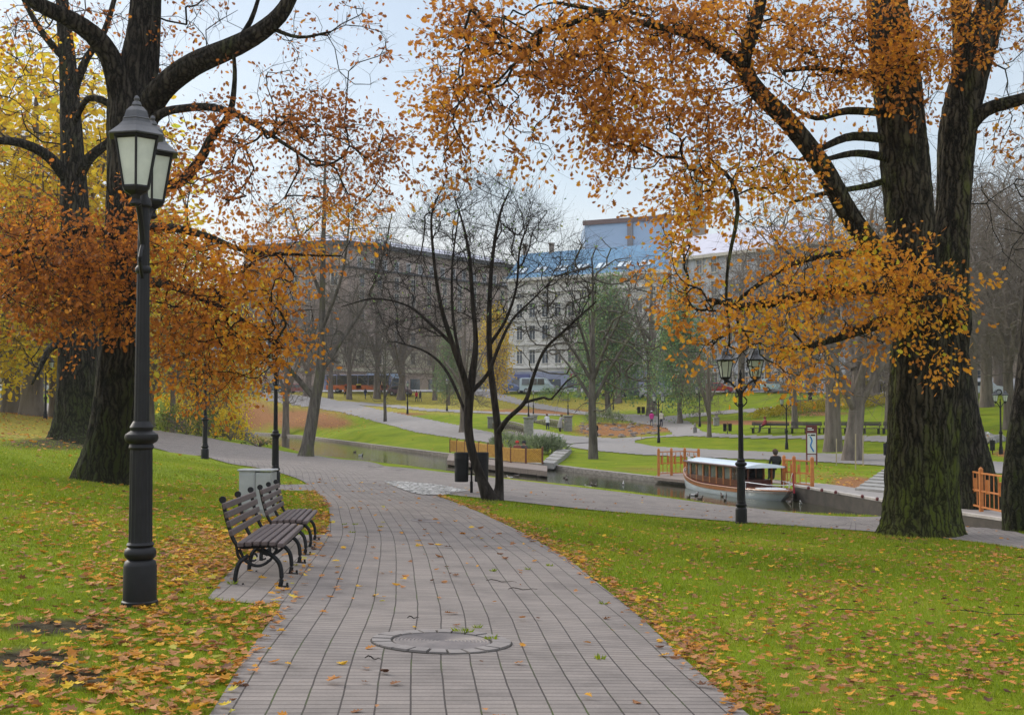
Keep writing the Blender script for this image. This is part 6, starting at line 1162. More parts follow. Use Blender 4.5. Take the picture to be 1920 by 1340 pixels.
# ================================================================ vehicles
TYRE = mat('tyre_rubber', (.02, .02, .02), None, .8); RIM = mat('wheel_rim', (.35, .36, .38), None, .4)
def vehicle(px, py, d, kind, colour, label, cat='car', rz=None, group='cars parked along the street', decals=()):
    p = at(px, py, d); rz = (-.22 if rz is None else rz); o = empty({'car': 'parked_car', 'van': 'van', 'bus': 'bus'}[kind], p + (0, 0, .08), rz, label, cat, group)
    pr = {'car': (4.3, 1.72, [(-2.15, .35), (-2.12, .85), (-1.75, .98), (-1.35, 1.40), (-.9, 1.50), (.35, 1.50), (.75, 1.38), (1.15, 1.00), (1.95, .88), (2.15, .65), (2.12, .32)], .93),
          'estate': (4.7, 1.8, [(-2.3, .38), (-2.32, 1.0), (-2.1, 1.60), (-1.8, 1.72), (.3, 1.72), (.7, 1.6), (1.2, 1.12), (2.1, .98), (2.32, .72), (2.3, .34)], 1.05),
          'van': (5.6, 1.95, [(-2.8, .42), (-2.8, 2.2), (-2.65, 2.42), (1.2, 2.42), (1.5, 2.3), (2.1, 1.42), (2.65, 1.22), (2.82, .9), (2.8, .40)], 1.30),
          'bus': (11, 2.5, [(-5.5, .4), (-5.5, 2.7), (-5.3, 2.95), (5.2, 2.95), (5.45, 2.7), (5.5, 1.4), (5.5, .4)], 1.15)}
    L_, W_, prof, belt = pr['estate' if kind == 'car' and 'estate' in label else kind]
    paint = mat('paint_' + '_'.join(str(int(c * 100)) for c in colour), colour, tuple(c * .9 for c in colour), .25, 1, coat=.5)
    m = MB(); n = len(prof); V = []
    for y, s in ((-.5, .88), (-.47, 1), (.47, 1), (.5, .88)):
        for x, z in prof: k = 1 - .16 * max(0, (z - belt)) / .6 if kind != 'bus' else 1; V.append((x * (1 if abs(y) < .49 else .985), y * W_ * k, z if abs(y) < .49 else .35 + (z - .35) * .985))
    m.add(V, [(r * n + i, r * n + (i + 1) % n, (r + 1) * n + (i + 1) % n, (r + 1) * n + i) for r in range(3) for i in range(n)] + [tuple(range(n)), tuple(3 * n + i for i in range(n))]); m.build('body', paint, o, False)
    top = max(z for x, z in prof); cab = [(x, z) for x, z in prof if z > belt * .98]; x0, x1 = min(x for x, z in cab), max(x for x, z in cab)
    for sg in (-1, 1):
        m = MB(); k1 = 1 - .16 * .08 / .6; zt = top - .12; nwin = {'car': 2, 'van': 3, 'bus': 6}[kind]; xs = np.linspace(x0 + .35, x1 - (.55 if kind == 'car' else .75 if kind == 'van' else .3), nwin + 1)
        for a_, b_ in zip(xs[:-1], xs[1:]):
            kk = lambda z: W_ * .5 * (1 - .16 * max(0, z - belt) / .6 if kind != 'bus' else 1) + .012; m.quad((a_ + .05, sg * kk(belt + .02), belt + .04), (b_ - .03, sg * kk(belt + .02), belt + .04), (b_ - .03 - (.12 if b_ == xs[-1] else 0), sg * kk(zt), zt), (a_ + .05 + (.15 if a_ == xs[0] and kind == 'car' else 0), sg * kk(zt), zt))
        m.build('side_windows', DGLASS, o)
    for x in (-L_ * .30, L_ * .31):
        for sg in (-1, 1):
            r_ = .32 if kind == 'car' else .38 if kind == 'van' else .48; m = MB(); m.tube([(x, sg * (W_ * .5 - .18), r_), (x, sg * (W_ * .5 + .02), r_)], r_, 16); wh = m.build('wheel', TYRE, o); m = MB(); m.tube([(x, sg * (W_ * .5 + .02), r_), (x, sg * (W_ * .5 + .035), r_)], r_ * .6, 12); m.build('rim', RIM, wh)
    for sg in (-1, 1): m = MB(); m.box((L_ * .5 - .1, sg * W_ * .33, prof[-2][1] + .02), (.16, .32, .14)); m.build('headlight', mat('headlight_glass', (.6, .62, .62), None, .1), o); m = MB(); m.box((-L_ * .5 + .06, sg * W_ * .36, belt * .95), (.1, .22, .22)); m.build('tail_light', mat('tail_light_red', (.30, .01, .01), None, .2), o)
    for (x, z, w__, h__, c) in decals: m = MB(); m.box((x, -W_ * .5 - .02, z), (w__, .03, h__)); m.build('painted_panel', mat('decal_' + '_'.join(str(int(q * 100)) for q in c), c), o)
    return o
for a in [(1345, 736, 172, 'car', (.42, .02, .03), 'red parked car behind the lamp near the boat'), (1460, 736, 163, 'car', (.45, .62, .68), 'pale blue parked car left of the silver estate'), (1497, 737, 161, 'car', (.30, .30, .31), 'silver estate car parked behind the upper bench'),
          (1230, 734, 184, 'car', (.36, .37, .40), 'grey estate car behind the stout tree trunk'), (1185, 733, 188, 'car', (.03, .05, .05), 'black parked car left of the stout tree trunk'), (1290, 734, 178, 'car', (.50, .52, .55), 'light grey car behind the soft green weeping tree'),
          (1845, 740, 130, 'car', (.55, .60, .68), 'pale hatchback parked above the slope at the far right'), (1425, 735, 168, 'car', (.07, .07, .08), 'dark car mostly behind the orange leaves'), (1580, 735, 156, 'car', (.45, .04, .05), 'red car behind the yellow green mound'),
          (752, 732, 205, 'car', (.16, .09, .11), 'dark red parked car left of the pedestrian in red'), (960, 731, 203, 'car', (.10, .14, .28), 'dark blue car half hidden by the golden tree'), (515, 733, 208, 'car', (.03, .07, .08), 'dark teal parked car at the top of the left path'),
          (415, 733, 212, 'car', (.50, .55, .60), 'pale car at the left of the street'), (440, 733.2, 206, 'car', (.25, .28, .32), 'grey car beside the pale car at the left'), (1630, 737, 150, 'car', (.08, .10, .16), 'navy car seen left of the mossy oak'), (560, 733, 204, 'car', (.28, .05, .05), 'maroon car behind the slender grey bank tree'), (5, 737, 190, 'car', (.6, .62, .62), 'white car at the far left edge')]: vehicle(*a)
vehicle(1008, 732, 201, 'van', (.40, .50, .55), 'silver grey minibus parked before the pale ornate building', 'van', group=None)
vehicle(672, 731.8, 208, 'bus', (.20, .24, .45), 'blue topped bus with orange lower panels on the street at the left', 'bus', 0, None, [(0, .85, 10.4, .75, (.62, .16, .05)), (-1.5, .9, 1.2, .9, (.70, .08, .03)), (.2, 1.0, .8, .8, (.75, .55, .06)), (4.4, 1.2, 1.0, 1.2, (.65, .40, .25))])
# ================================================================ people
SKIN = mat('skin', (.50, .30, .22), (.42, .25, .18), .6)
def cloth(c): return mat('cloth_' + '_'.join(str(int(q * 100)) for q in c), c, tuple(q * .75 for q in c), .9, 8)
def person(p, rz, coat, legs, label, hair=(.06, .04, .03), h=1.7, pose='stand', hat=None, long=False, bag=None, group=None, seatz=.45):
    s = h / 1.7; J = {}
    if pose == 'sit':
        J = dict(hip=(0, 0, seatz + .10), chest=(0, -.04, seatz + .42), neck=(0, -.02, seatz + .62), head=(0, .02, seatz + .74), crown=(0, .02, seatz + .86), kl=(-.10, .42, seatz + .08), al=(-.10, .46, .10), tl=(-.10, .60, .04), kr=(.10, .42, seatz + .08), ar=(.11, .48, .10), tr=(.11, .62, .04), sl=(-.19, -.03, seatz + .54), el=(-.24, .06, seatz + .28), wl=(-.12, .28, seatz + .16), sr=(.19, -.03, seatz + .54), er=(.24, .06, seatz + .28), wr=(.12, .28, seatz + .16))
    else:
        st = dict(stand=.04, walk=.24, lean=.05)[pose]; ln = .30 if pose == 'lean' else .0
        J = dict(hip=(0, 0, .93), chest=(0, ln * .6, 1.24), neck=(0, ln, 1.46), head=(0, ln + .03, 1.57), crown=(0, ln + .02, 1.66), kl=(-.10, st * .9, .50), al=(-.10, st * .6, .10), tl=(-.10, st * .6 + .15, .03), kr=(.10, -st * .1, .50), ar=(.10, -st, .10 + .03 * (pose == 'walk')), tr=(.10, -st + .14, .03),
                 sl=(-.19, ln * .95, 1.39), el=(-.24, ln * .9 - st * .4, 1.12), wl=(-.20, ln + .10 - st * .4 + .2 * (pose == 'lean'), .92 + .1 * (pose == 'lean')), sr=(.19, ln * .95, 1.39), er=(.24, ln * .9 + st * .4, 1.12), wr=(.20, ln + .12 + st * .5 + .2 * (pose == 'lean'), .93 + .1 * (pose == 'lean')))
    rad = dict(hip=.14, chest=.155, neck=.055, head=.10, crown=.075, kl=.07, al=.045, tl=.04, kr=.07, ar=.045, tr=.04, sl=.07, el=.05, wl=.035, sr=.07, er=.05, wr=.035)
    E = [('hip', 'chest'), ('chest', 'neck'), ('neck', 'head'), ('head', 'crown'), ('hip', 'kl'), ('kl', 'al'), ('al', 'tl'), ('hip', 'kr'), ('kr', 'ar'), ('ar', 'tr'), ('chest', 'sl'), ('sl', 'el'), ('el', 'wl'), ('chest', 'sr'), ('sr', 'er'), ('er', 'wr')]
    K = list(J); me = bpy.data.meshes.new('b'); me.from_pydata([tuple(np.array(J[k]) * s) for k in K], [(K.index(a), K.index(b)) for a, b in E], []); t = bpy.data.objects.new('t', me); COL.objects.link(t)
    sk = t.modifiers.new('s', 'SKIN'); 
    for i, k in enumerate(K): me.skin_vertices[0].data[i].radius = (rad[k] * s * 1.15, rad[k] * s); me.skin_vertices[0].data[i].use_root = (k == 'hip')
    su = t.modifiers.new('u', 'SUBSURF'); su.levels = 1; su.render_levels = 1; bpy.context.view_layer.update(); me2 = bpy.data.meshes.new_from_object(t.evaluated_get(bpy.context.evaluated_depsgraph_get())); bpy.data.objects.remove(t)
    for mt in (cloth(coat), cloth(legs), SKIN, cloth((.03, .025, .02))): me2.materials.append(mt)
    seg = [('hip', 'chest', 0), ('chest', 'neck', 0), ('neck', 'crown', 2), ('hip', 'kl', 1), ('kl', 'al', 1), ('al', 'tl', 3), ('hip', 'kr', 1), ('kr', 'ar', 1), ('ar', 'tr', 3), ('chest', 'sl', 0), ('sl', 'el', 0), ('el', 'wl', 0), ('chest', 'sr', 0), ('sr', 'er', 0), ('er', 'wr', 0)]
    for f in me2.polygons:
        c = np.array(f.center) / s; best = 9; 
        for a, b, mi in seg:
            A_, B_ = np.array(J[a]), np.array(J[b]); e_ = B_ - A_; u = np.clip(((c - A_) @ e_) / (e_ @ e_), 0, 1); d = np.linalg.norm(c - A_ - u * e_)
            if d < best: best, bi, bu = d, mi, u
        f.material_index = 2 if (bi == 0 and a and best < .2 and False) else bi; f.use_smooth = True
    o = empty('person', p, rz, label, 'person', group); link('body', me2, o)
    hd = np.array(J['head']) * s; cr_ = np.array(J['crown']) * s
    m = MB(); m.tube([hd + (0, -.03, -.10 * s if hair else 0), hd + (0, -.045, .0), hd + (0, -.02, .07 * s), cr_ + (0, -.01, .055 * s)], [.07 * s, .112 * s, .118 * s, .03], 12); m.build('hair', cloth(hair), o, True)
    for sg in (-1, 1): m = MB(); m.lathe([(.004, -.008), (.010, 0), (.004, .008)], 6, tuple(hd + (sg * .035, .105 * s, .01))); m.build('eye', cloth((.02, .02, .02)), o)
    m = MB(); m.tube([hd + (0, .10 * s, .0), hd + (0, .128 * s, -.025)], [.012, .016], 6); m.build('nose', SKIN, o)
    for k in ('l', 'r'):
        w_ = np.array(J['w' + k]) * s; d_ = unit(w_ - np.array(J['e' + k]) * s); m = MB(); m.tube([w_, w_ + d_ * .05, w_ + d_ * .10], [.028, .042, .034], 8)
        for q in range(4): off = (q - 1.5) * .018; m.tube([w_ + d_ * .09 + (off, 0, 0), w_ + d_ * (.15 + .01 * (1.5 - abs(q - 1.5))) + (off, .012, 0)], [.010, .007], 5)
        m.tube([w_ + d_ * .04 + (0, .03, 0), w_ + d_ * .09 + (0, .055, 0)], [.011, .008], 5); m.build('hand', SKIN, o)
    if hat: m = MB(); m.lathe([(.118 * s, .0), (.122 * s, .05), (.10 * s, .11), (.04, .14), (.01, .145)], 12, tuple(hd + (0, -.005, .035))); m.build('hat', cloth(hat), o, True)
    if pose != 'sit':
        zl = .42 if long else .82; m = MB(); c0, c1 = np.array(J['chest']) * s, np.array(J['hip']) * s
        prof = [(1.44, .10), (1.38, .19), (1.22, .20), (1.0, .18), (.88, .21), (zl, .27 if long else .22)]; V = []; ns = 14
        ln = J['neck'][1] * s
        for z, r_ in prof:
            yo = ln * max(0, (z - .93) / .53)
            for a_ in np.arange(ns) / ns * 6.2832: V.append((r_ * s * math.cos(a_), r_ * .72 * s * math.sin(a_) + yo, z * s))
        m.add(V, [(i * ns + j, i * ns + (j + 1) % ns, (i + 1) * ns + (j + 1) % ns, (i + 1) * ns + j) for i in range(len(prof) - 1) for j in range(ns)]); m.build('coat', cloth(coat), o, True)
    if bag: m = MB(); m.box((.30 * s, .02, .80 * s), (.10, .28, .24), bev=.03); m.tube([(.28 * s, -.08, .92 * s), (.2 * s, 0, 1.38 * s), (.28 * s, .10, .92 * s)], .012, 5); m.build('shoulder_bag', cloth(bag), o)
    return o
def who(px, py, d, *a, **k): return person(at(px, py, d) + (0, 0, .05), *a, **k)
who(1116, 828, None, R(170), (.012, .012, .018), (.02, .02, .03), 'woman with blond hair in a long black coat on the path junction', hair=(.50, .36, .18), pose='walk', long=True)
who(1222, 799, None, R(0), (.62, .05, .30), (.16, .16, .19), 'person in a pink coat and white hat walking away on the far path', pose='walk', hat=(.72, .72, .72), h=1.6)
who(1240, 800, None, R(-8), (.62, .58, .48), (.03, .03, .05), 'person in a cream jacket and dark trousers walking beside the pink coat', pose='walk', bag=(.04, .02, .03))
person((*P(1027, 811, 123)[:2], EYE - 2.75), R(15), (.62, .63, .66), (.04, .05, .09), 'woman in a white top and dark jeans leaning on the bridge railing', pose='lean', hair=(.20, .09, .05))
person((*P(1050, 814, 121)[:2], EYE - 2.80), R(-40), (.30, .28, .28), (.06, .05, .05), 'woman in a grey coat bending over the bridge railing', pose='lean', hair=(.16, .10, .06), long=True)
person(PH(970, 868, 3.62) + (0, 1.5, 0), R(180), (.22, .06, .05), (.05, .05, .06), 'person with a red hat sitting behind the lattice railing', pose='sit', hat=(.55, .04, .03), seatz=.40)
person(PH(983, 868, 3.62) + (0, 1.5, 0), R(150), (.05, .05, .06), (.05, .05, .06), 'dark clothed person sitting right of the one in the red hat', pose='sit', hat=(.03, .03, .04), seatz=.40)
person(PH(1454, 901, 3.6), R(10), (.022, .020, .022), (.03, .03, .03), 'man in a black coat and brown cap sitting on the stage behind the boat', pose='sit', hat=(.12, .05, .03), seatz=.45, h=1.85)
who(1434, 812, None, R(100), (.28, .03, .04), (.03, .03, .04), 'person in red sitting on the long bench', pose='sit', seatz=.48, hair=(.25, .05, .04))
who(1853, 853, 82.5, R(95), (.30, .28, .25), (.03, .012, .012), 'white haired man in a light jacket sitting beside the boulders', pose='sit', hair=(.62, .60, .58), seatz=.5)
who(1519, 763, 146, R(180), (.012, .012, .014), (.02, .02, .02), 'standing woman in black with a white hat behind the upper bench', pose='stand', hat=(.7, .7, .68), long=True)
who(1609, 755, 140, R(0), (.05, .07, .22), (.25, .25, .28), 'person in a blue jacket walking on the leaf covered slope', pose='walk')
PED = [(583, 'grey', (.2, .2, .2)), (620, 'brown', (.25, .12, .08)), (647, 'orange', (.5, .16, .05)), (685, 'dark blue', (.04, .05, .10)), (781, 'red', (.5, .03, .04)), (788, 'black', (.03, .03, .03)), (1120, 'yellow', (.60, .62, .04)), (1100, 'red', (.45, .04, .04)), (1131, 'yellow', (.55, .58, .05)), (1146, 'bright blue', (.03, .30, .55)), (1204, 'light blue', (.05, .35, .60)), (1650, 'navy', (.04, .05, .12)), (1660, 'dark', (.03, .03, .04)), (62, 'navy', (.04, .05, .12)), (88, 'white', (.6, .6, .62))]
PL = {583: 'in grey by the maroon car', 620: 'in brown before the bus', 647: 'in orange before the bus', 685: 'in dark blue at the right end of the bus', 781: 'in a red jacket on the pavement', 788: 'in black beside the red jacket', 1120: 'in a yellow vest, left of the pair', 1100: 'in red left of the yellow vests', 1131: 'in a yellow vest, right of the pair', 1146: 'in bright blue beside the yellow vests', 1204: 'in light blue at the stout tree trunk', 1650: 'in navy left of the mossy oak', 1660: 'in dark clothes touching the mossy oak outline', 62: 'in navy under the yellow tree', 88: 'in white under the yellow tree'}
for px, cn, c in PED: who(px, 733 if px < 1500 else 738, 190 if 1000 < px < 1300 else (198 if 300 < px < 1000 else 145), R(random.randint(0, 360)), c, (.04, .04, .06), 'distant pedestrian ' + PL[px], pose='walk')
# ================================================================ shrubs
def shrub(px, py, d, rx, ry, h, n, m_, size, label, name='shrub', cat='shrub', stem=True, spiky=False, group=None, seed=None):
    rng = np.random.default_rng(seed or int(px * 7 + py)); p = at(px, py, d); o = empty(name, p, 0, label, cat, group); a = rng.uniform(0, 6.283, n); z = rng.random(n) ** .8; r = np.sqrt(rng.random(n)) ** .6 * (1 - .55 * z ** 2)
    lump = 1 + .25 * np.sin(a * 3 + 1) + .15 * np.sin(a * 5 + z * 5); pos = np.stack([rx * r * lump * np.cos(a), ry * r * lump * np.sin(a), h * z * (1 + .18 * np.sin(a * 4 + px)) + .03], 1); dr = unit(np.stack([np.cos(a) * .6, np.sin(a) * .6, np.full(n, .8)], 1) + rng.normal(size=(n, 3)) * .5)
    pos[:, 2] += Hs(pos[:, 0] + p[0], pos[:, 1] + p[1]) - p[2]
    g = Geo(); leaves(g, pos, dr, size * rng.uniform(.6, 1.4, n), SIMPLE * ((.35, 2.2) if spiky else (1, 1)), rng=rng); link('foliage', g.mesh('foliage', m_, False, 'tint'), o)
    if stem:
        g = Geo(); k = 26; t_ = rng.uniform(0, 6.28, k); Pn = np.stack([np.zeros((k, 3)), np.stack([rx * .4 * np.cos(t_), ry * .4 * np.sin(t_), np.full(k, h * .5)], 1), np.stack([rx * .7 * np.cos(t_), ry * .7 * np.sin(t_), h * rng.uniform(.7, 1.1, k)], 1)], 1); V, Fc = tubes(Pn, np.array([[.025, .018, .006]]).repeat(k, 0), 4); g.add(V, Fc); link('stems', g.mesh('stems', B_FAR), o)
    return o
BG = leafmat('green_yellow_leaves', [(0, (.06, .10, .02)), (.5, (.16, .22, .05)), (.85, (.35, .34, .06)), (1, (.20, .07, .03))], .4)
shrub(312, 808, None, 2.6, 1.6, 1.7, 1300, BG, .16, 'green and yellow bush at the left end of the path side hedge', group=None)
shrub(350, 815, None, 2.6, 1.6, 1.8, 1300, BG, .16, 'green and yellow bush behind the slim lamp, left of it')
shrub(402, 822, None, 2.2, 1.3, 1.6, 1200, BG, .15, 'green and yellow bush just right of the slim lamp')
shrub(432, 826, None, 1.5, 1.2, 1.9, 800, YELLOW, .18, 'golden leaved bush right of the slim lamp at the water')
shrub(360, 790, None, 2.0, 1.2, 2.6, 700, YELLOW, .2, 'golden sapling behind the green bushes')
shrub(485, 838, None, 1.3, .6, .5, 160, BG, .13, 'sparse reed like weeds at the water edge left of the grey bank tree')
for i, (px, py, rx, h, l) in enumerate([(1440, 782, 2.4, .9, 'leftmost golden shrub in the band above the long benches'), (1478, 777, 2.4, 1.0, 'golden shrub behind the lamp head of the oval lawn lamp'), (1515, 772, 2.6, 1.0, 'golden shrub above the information board'), (1555, 768, 2.2, 1.0, 'golden shrub touching the forked tree from the left'), (1612, 764, 2.6, .9, 'golden shrub right of the forked tree'), (1650, 758, 2.4, .9, 'golden shrub ending at the mossy oak')]): shrub(px, py, None, rx, 1.7, h, 1700, GOLDSP, .16, l, group='golden shrubs above the benches', stem=False)
shrub(1500, 783, None, 2.8, 1.2, .7, 700, BG, .13, 'low green shrub below the golden ones', stem=False)
shrub(1615, 745, None, 4.2, 2.5, 2.0, 2200, leafmat('olive_gold', [(0, (.13, .12, .02)), (1, (.30, .25, .04))], .3), .18, 'yellow green rounded mound of shrub by the street', stem=False)
shrub(1040, 752, None, 3.8, 2.2, 1.9, 2200, OLIVE, .16, 'dull green spreading bush left of the pointed tree', stem=False)
PG = leafmat('pale_grass_blades', [(0, (.18, .24, .12)), (1, (.38, .42, .26))], .4)
for px, py, rx, h, l in [(950, 846, 1.6, .9, 'pale ornamental grass clump under the bridge arch'), (1000, 852, 1.8, 1.0, 'pale ornamental grass behind the lattice railing'), (1030, 850, 1.2, .9, 'pale ornamental grass right of the pillar foot'), (1135, 795, 2.4, 1.3, 'grey green tuft at the edge of the rockery')]: shrub(px, py, None, rx, 1.0, h, 700, PG, .22, l, 'ornamental_grass', 'plant', False, True)
shrub(8, 757, None, 2.2, 1.2, .8, 900, OLIVE, .16, 'low dark green shrub at the left edge of the lawn', stem=False)
o = MB(); q_ = at(1608, 876, 79.5)
for (x, y_, h, l) in [(1568, 872, 1.6, 'left thin wooden stake by the leaning tree'), (1604, 880, 2.0, 'middle thin wooden stake by the leaning tree'), (1618, 872, 1.8, 'right thin wooden stake by the leaning tree')]: p = at(x, y_); m = MB(); m.tube([(0, 0, -.2), (.03, 0, h)], .035, 6); st = m.build('wooden_stake', mat('pale_stake', (.42, .34, .22)), None, loc=p); tag(st, l, 'stake')
# ================================================================ ground cover near the camera
LAWN_X = [MAINPOLY, RIGHTPOLY, PADPOLY, PAD2POLY, COBPOLY]
def off_path(x, y):
    k = np.zeros(len(x), bool)
    for p in LAWN_X: k |= inside(x, y, p)
    return ~k & ~inside(x, y, CANAL)
rG = np.random.default_rng(77)
def scatter(n, d0, d1, um=.5, power=1.0):
    y = (rG.random(n) * (d1 ** power - d0 ** power) + d0 ** power) ** (1 / power); u = rG.uniform(-um, um, n); return u * y, y
# grass blades
x, y = scatter(620000, 4.6, 46, .47, .85); k = off_path(x, y) & (rG.random(len(x)) < np.clip((46 - y) / 18, 0, 1)); ppx, ppy = proj(x, y, Hs(x, y))
bare = np.zeros(len(x))
for b in [(110,1175,150,22),(60,1235,130,32),(150,1270,100,28)]: bare = np.maximum(bare, blob(*b, ppx, ppy))
k &= (rG.random(len(x)) > bare * 1.1); x, y = x[k], y[k]; n = len(x); z = Hs(x, y)
h = rG.uniform(.018, .045, n) * (1 + .3 * np.sin(x * 3 + y * 2)) * np.clip(y / 12, 1, 1.5); wd = np.clip(.0022 * y / 6, .0022, .009); a = rG.uniform(0, 6.283, n); le = rG.normal(0, .5, (n, 2)) * h[:, None]
V = np.empty((n, 3, 3)); V[:, 0] = np.stack([x - np.cos(a) * wd, y - np.sin(a) * wd, z - .004], 1); V[:, 1] = np.stack([x + np.cos(a) * wd, y + np.sin(a) * wd, z - .004], 1); V[:, 2] = np.stack([x + le[:, 0], y + le[:, 1], z + h], 1)
tint = np.clip(.5 + .22 * np.sin(x * .9 + 1) * np.cos(y * .7) + rG.normal(0, .22, n), 0, 1)
GR = leafmat('grass_blades', [(0, (.110, .155, .008)), (.5, (.225, .305, .010)), (.85, (.320, .360, .018)), (1, (.42, .37, .08))], .35, .6)
g = link('grass', np_mesh('grass', V.reshape(-1, 3), [np.arange(n * 3).reshape(n, 3)], [GR], attrs={'tint': np.repeat(tint, 3)})); tag(g, kind='stuff')
# fallen leaves: many on the grass, drifts along the edges, few on the paving
FALL = leafmat('fallen_leaves', [(0, (.10, .045, .025)), (.25, (.28, .13, .06)), (.45, (.46, .22, .09)), (.6, (.50, .20, .03)), (.78, (.62, .32, .03)), (.93, (.72, .50, .04)), (1, (.42, .38, .06))], .25, .7)
x, y = scatter(240000, 4.6, 40, .48, 1.6); z = Hs(x, y); px, py = proj(x, y, z); op = off_path(x, y); den = np.zeros(len(x))
def dn(cx, cy, rx, ry, v):
    global den; den = np.maximum(den, v * np.clip(1.6 - np.sqrt(((px - cx) / rx) ** 2 + ((py - cy) / ry) ** 2), 0, 1))
patch = .5 + .5 * np.sin(x * 1.9 + 1.3 * np.sin(y * .9)) * np.cos(y * 1.3 + x * .5)
left = px < 620; den = np.where(left, np.clip((py - 880) / 600, .015, .15), np.clip((py - 950) / 900, .015, .10)); patch2 = .5 + .5 * np.sin(x * 5.3 + np.sin(y * 3.1)) * np.sin(y * 4.1 + 2 * np.sin(x * 2.2)); den = den * (.25 + 1.0 * patch + .5 * patch2)
for b in [(420,1050,125,50,.9),(250,1070,150,40,.35),(320,1075,80,35,.75),(480,985,90,20,.40),(330,1180,170,50,.42),(180,1010,170,40,.22),(250,1290,250,70,.55),(60,1320,140,40,.45),(560,1290,60,60,.3),(600,950,30,40,.5),(610,985,16,25,.8)]: dn(*b)
for b in [(1050,1058,80,30,.5),(1180,1150,70,40,.7),(1270,1230,70,50,.95),(1340,1300,70,40,.95),(960,1000,60,20,.4),(1500,1160,160,60,.24),(1700,1250,250,90,.26),(1560,1110,80,20,.4),(1850,1060,120,30,.2),(870,955,40,12,.35)]: dn(*b)
dE = seg_dist(x, y, MAINPOLY); den = np.where(op, np.maximum(den, (dE < .22) * np.where(px > 800, .75, .5) * (py > 930)), .007); den = np.where((~op) & (dE < .12) & (py > 1000), .12, den)
den *= np.clip(9 / y, .25, 1.0) ** .35; den = np.where(inside(x, y, CANAL), 0, den)
k = rG.random(len(x)) < den; x, y, z, op = x[k], y[k], z[k], op[k]; n = len(x); 
z = z + np.where(op, rG.uniform(.012, .04, n), .024 + .0003 * y + rG.uniform(.002, .012, n))
yellowp = np.clip(.46 + .10 * (x < -1) + rG.normal(0, .22, n), 0, 1); mp_ = rG.random(n) < .35; G3 = Geo(); sz = rG.uniform(.04, .10, n) * np.where(x > 0, .85, 1) * np.clip(y / 14, 1, 1.35)
for mk, shp in ((mp_, MAPLE), (~mp_, OAK)):
    q = mk.sum(); aa = rG.uniform(0, 6.283, q); leaves(G3, np.stack([x, y, z], 1)[mk], np.stack([np.cos(aa), np.sin(aa), rG.normal(0, .12, q)], 1), sz[mk], shp, fold=.35, curl=.55, rng=rG, tint=yellowp[mk], flat=.22)
o = link('fallen_leaves', G3.mesh('fallen_leaves', FALL, False, 'tint')); tag(o, kind='stuff')
print('fallen', n, 'blades', len(V))
# leaves lying on the far slopes
x = rG.uniform(-45, 45, 60000); y = rG.uniform(38, 160, 60000); z = Hs(x, y); px, py = proj(x, y, z); den = np.full(len(x), .012); 
for b in [(560,782,110,30,.6),(1565,900,70,14,.9),(1530,930,80,8,.6),(1150,806,85,16,.5),(1590,752,70,9,.8),(60,800,140,40,.7),(1890,850,30,8,.7),(700,850,200,6,.05),(1450,880,200,10,.15)]: dn(*b)
k = (rG.random(len(x)) < den) & off_path(x, y) & (px > -200) & (px < 2100); x, y, z = x[k], y[k], z[k]; n = len(x); G4 = Geo(); aa = rG.uniform(0, 6.283, n); leaves(G4, np.stack([x, y, z + .05], 1), np.stack([np.cos(aa), np.sin(aa), rG.normal(0, .2, n)], 1), rG.uniform(.12, .22, n), SIMPLE, fold=.3, curl=.4, rng=rG, tint=np.clip(rG.normal(.55, .22, n), 0, 1), flat=.3)
o = link('leaf_litter', G4.mesh('leaf_litter', FALL, False, 'tint')); tag(o, kind='stuff')
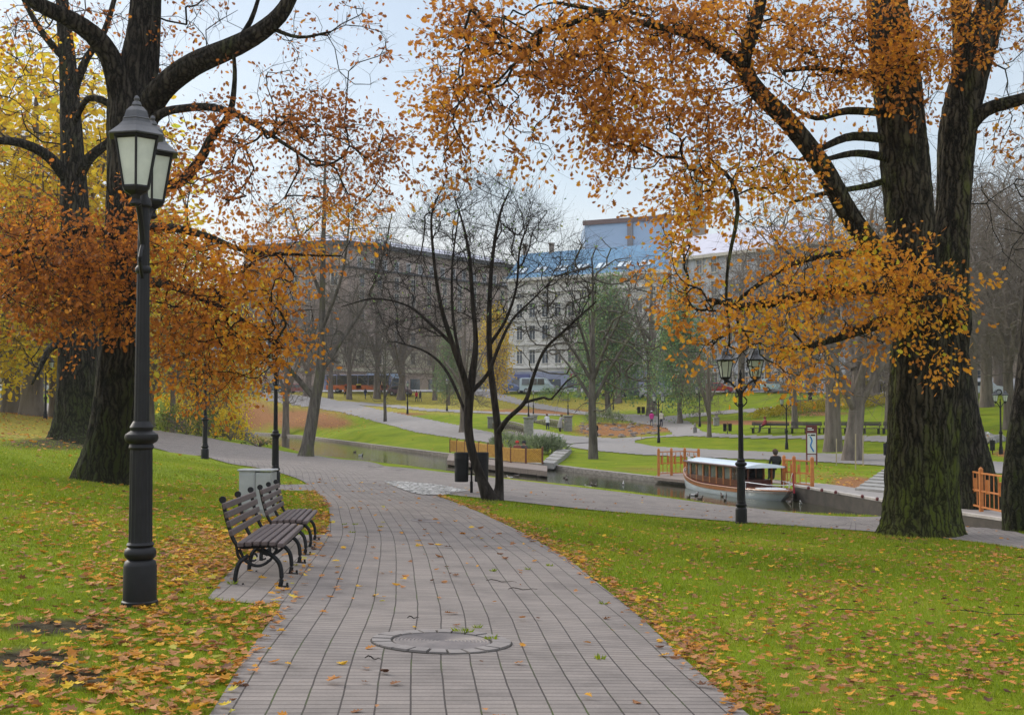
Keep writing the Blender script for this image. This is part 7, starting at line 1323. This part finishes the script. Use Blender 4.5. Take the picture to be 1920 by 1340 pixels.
# weeds in the paving joints, twigs on the path
def tuft(px, py, n, r, h, label, grp):
    p = at(px, py); a = rG.uniform(0, 6.28, n); rr = rG.random(n) * r; bx = np.stack([rr * np.cos(a), rr * np.sin(a) * .6, np.full(n, .01)], 1); d = unit(np.stack([np.cos(a) * .7, np.sin(a) * .7, rG.uniform(.5, 1.2, n)], 1)); Gt = Geo(); leaves(Gt, bx, d, rG.uniform(.5, 1.2, n) * h, SIMPLE * (.35, 1), rng=rG); o = link('weed_tuft', Gt.mesh('weed_tuft', GR, False, 'tint'), None, p); tag(o, label, 'weed', grp)
for a in [(868, 1191, 60, .06, .06, 'green weed tuft on the rim of the round manhole, right of its top'), (923, 1203, 40, .04, .05, 'small weed tuft at the right rim of the round manhole'), (895, 1180, 24, .03, .04, 'tiny weed above the round manhole')]: tuft(*a, None)
for i, (px, py) in enumerate([(435,1097),(1132,1135),(1030,1063),(990,1070),(925,1073),(1124,1239),(660,1000),(665,985),(645,985)]): tuft(px, py, 26, .04, .045, 'tiny weed growing in a joint of the path', 'weeds in the path joints')
rT = np.random.default_rng(3)
for i, (px, py, L_, l) in enumerate([(940, 1095, .35, 'twig lying on the path right of the two benches'), (700, 1243, .12, 'short twig left of the round manhole'), (775, 1165, .1, 'short twig above the round manhole'), (1620, 1150, .7, 'long thin fallen branch on the right lawn'), (1860, 1155, .9, 'fallen branch near the right edge of the lawn'), (540, 940, .4, 'thin twig in the grass behind the benches'), (980, 1110, .3, 'curved twig on the path')]):
    p = at(px, py); t = np.linspace(0, 1, 7); a = rT.uniform(-.4, .4); m = MB(); m.tube(np.stack([L_ * (t - .5) * math.cos(a), L_ * (t - .5) * math.sin(a) + .04 * np.sin(t * 5), .035 + .01 * np.sin(t * 9)], 1), [.003, .005, .005, .004, .004, .003, .002], 6); o = m.build('fallen_twig', B_DARK, None, True, loc=p); tag(o, l, 'twig')

# ---- the slightly misty air of the park
hz = bpy.data.materials.new('haze'); hz.use_nodes = True; _nt = hz.node_tree; _nt.nodes.clear(); _v = _nt.nodes.new('ShaderNodeVolumePrincipled'); _v.inputs['Color'].default_value = (.86, .90, .97, 1); _v.inputs['Density'].default_value = .0002; _v.inputs['Anisotropy'].default_value = .3
_o = _nt.nodes.new('ShaderNodeOutputMaterial'); _nt.links.new(_v.outputs[0], _o.inputs['Volume'])
_lo = float(min(_gV[:, 2].min(), ZW - 2)) - 1; _hi = 120.0; m = MB(); m.box((0, 700, (_lo + _hi) / 2), (4600, 1700, _hi - _lo)); o = m.build('haze', hz); tag(o, kind='stuff'); hz.cycles.homogeneous_volume = True if hasattr(hz, 'cycles') and hasattr(hz.cycles, 'homogeneous_volume') else False
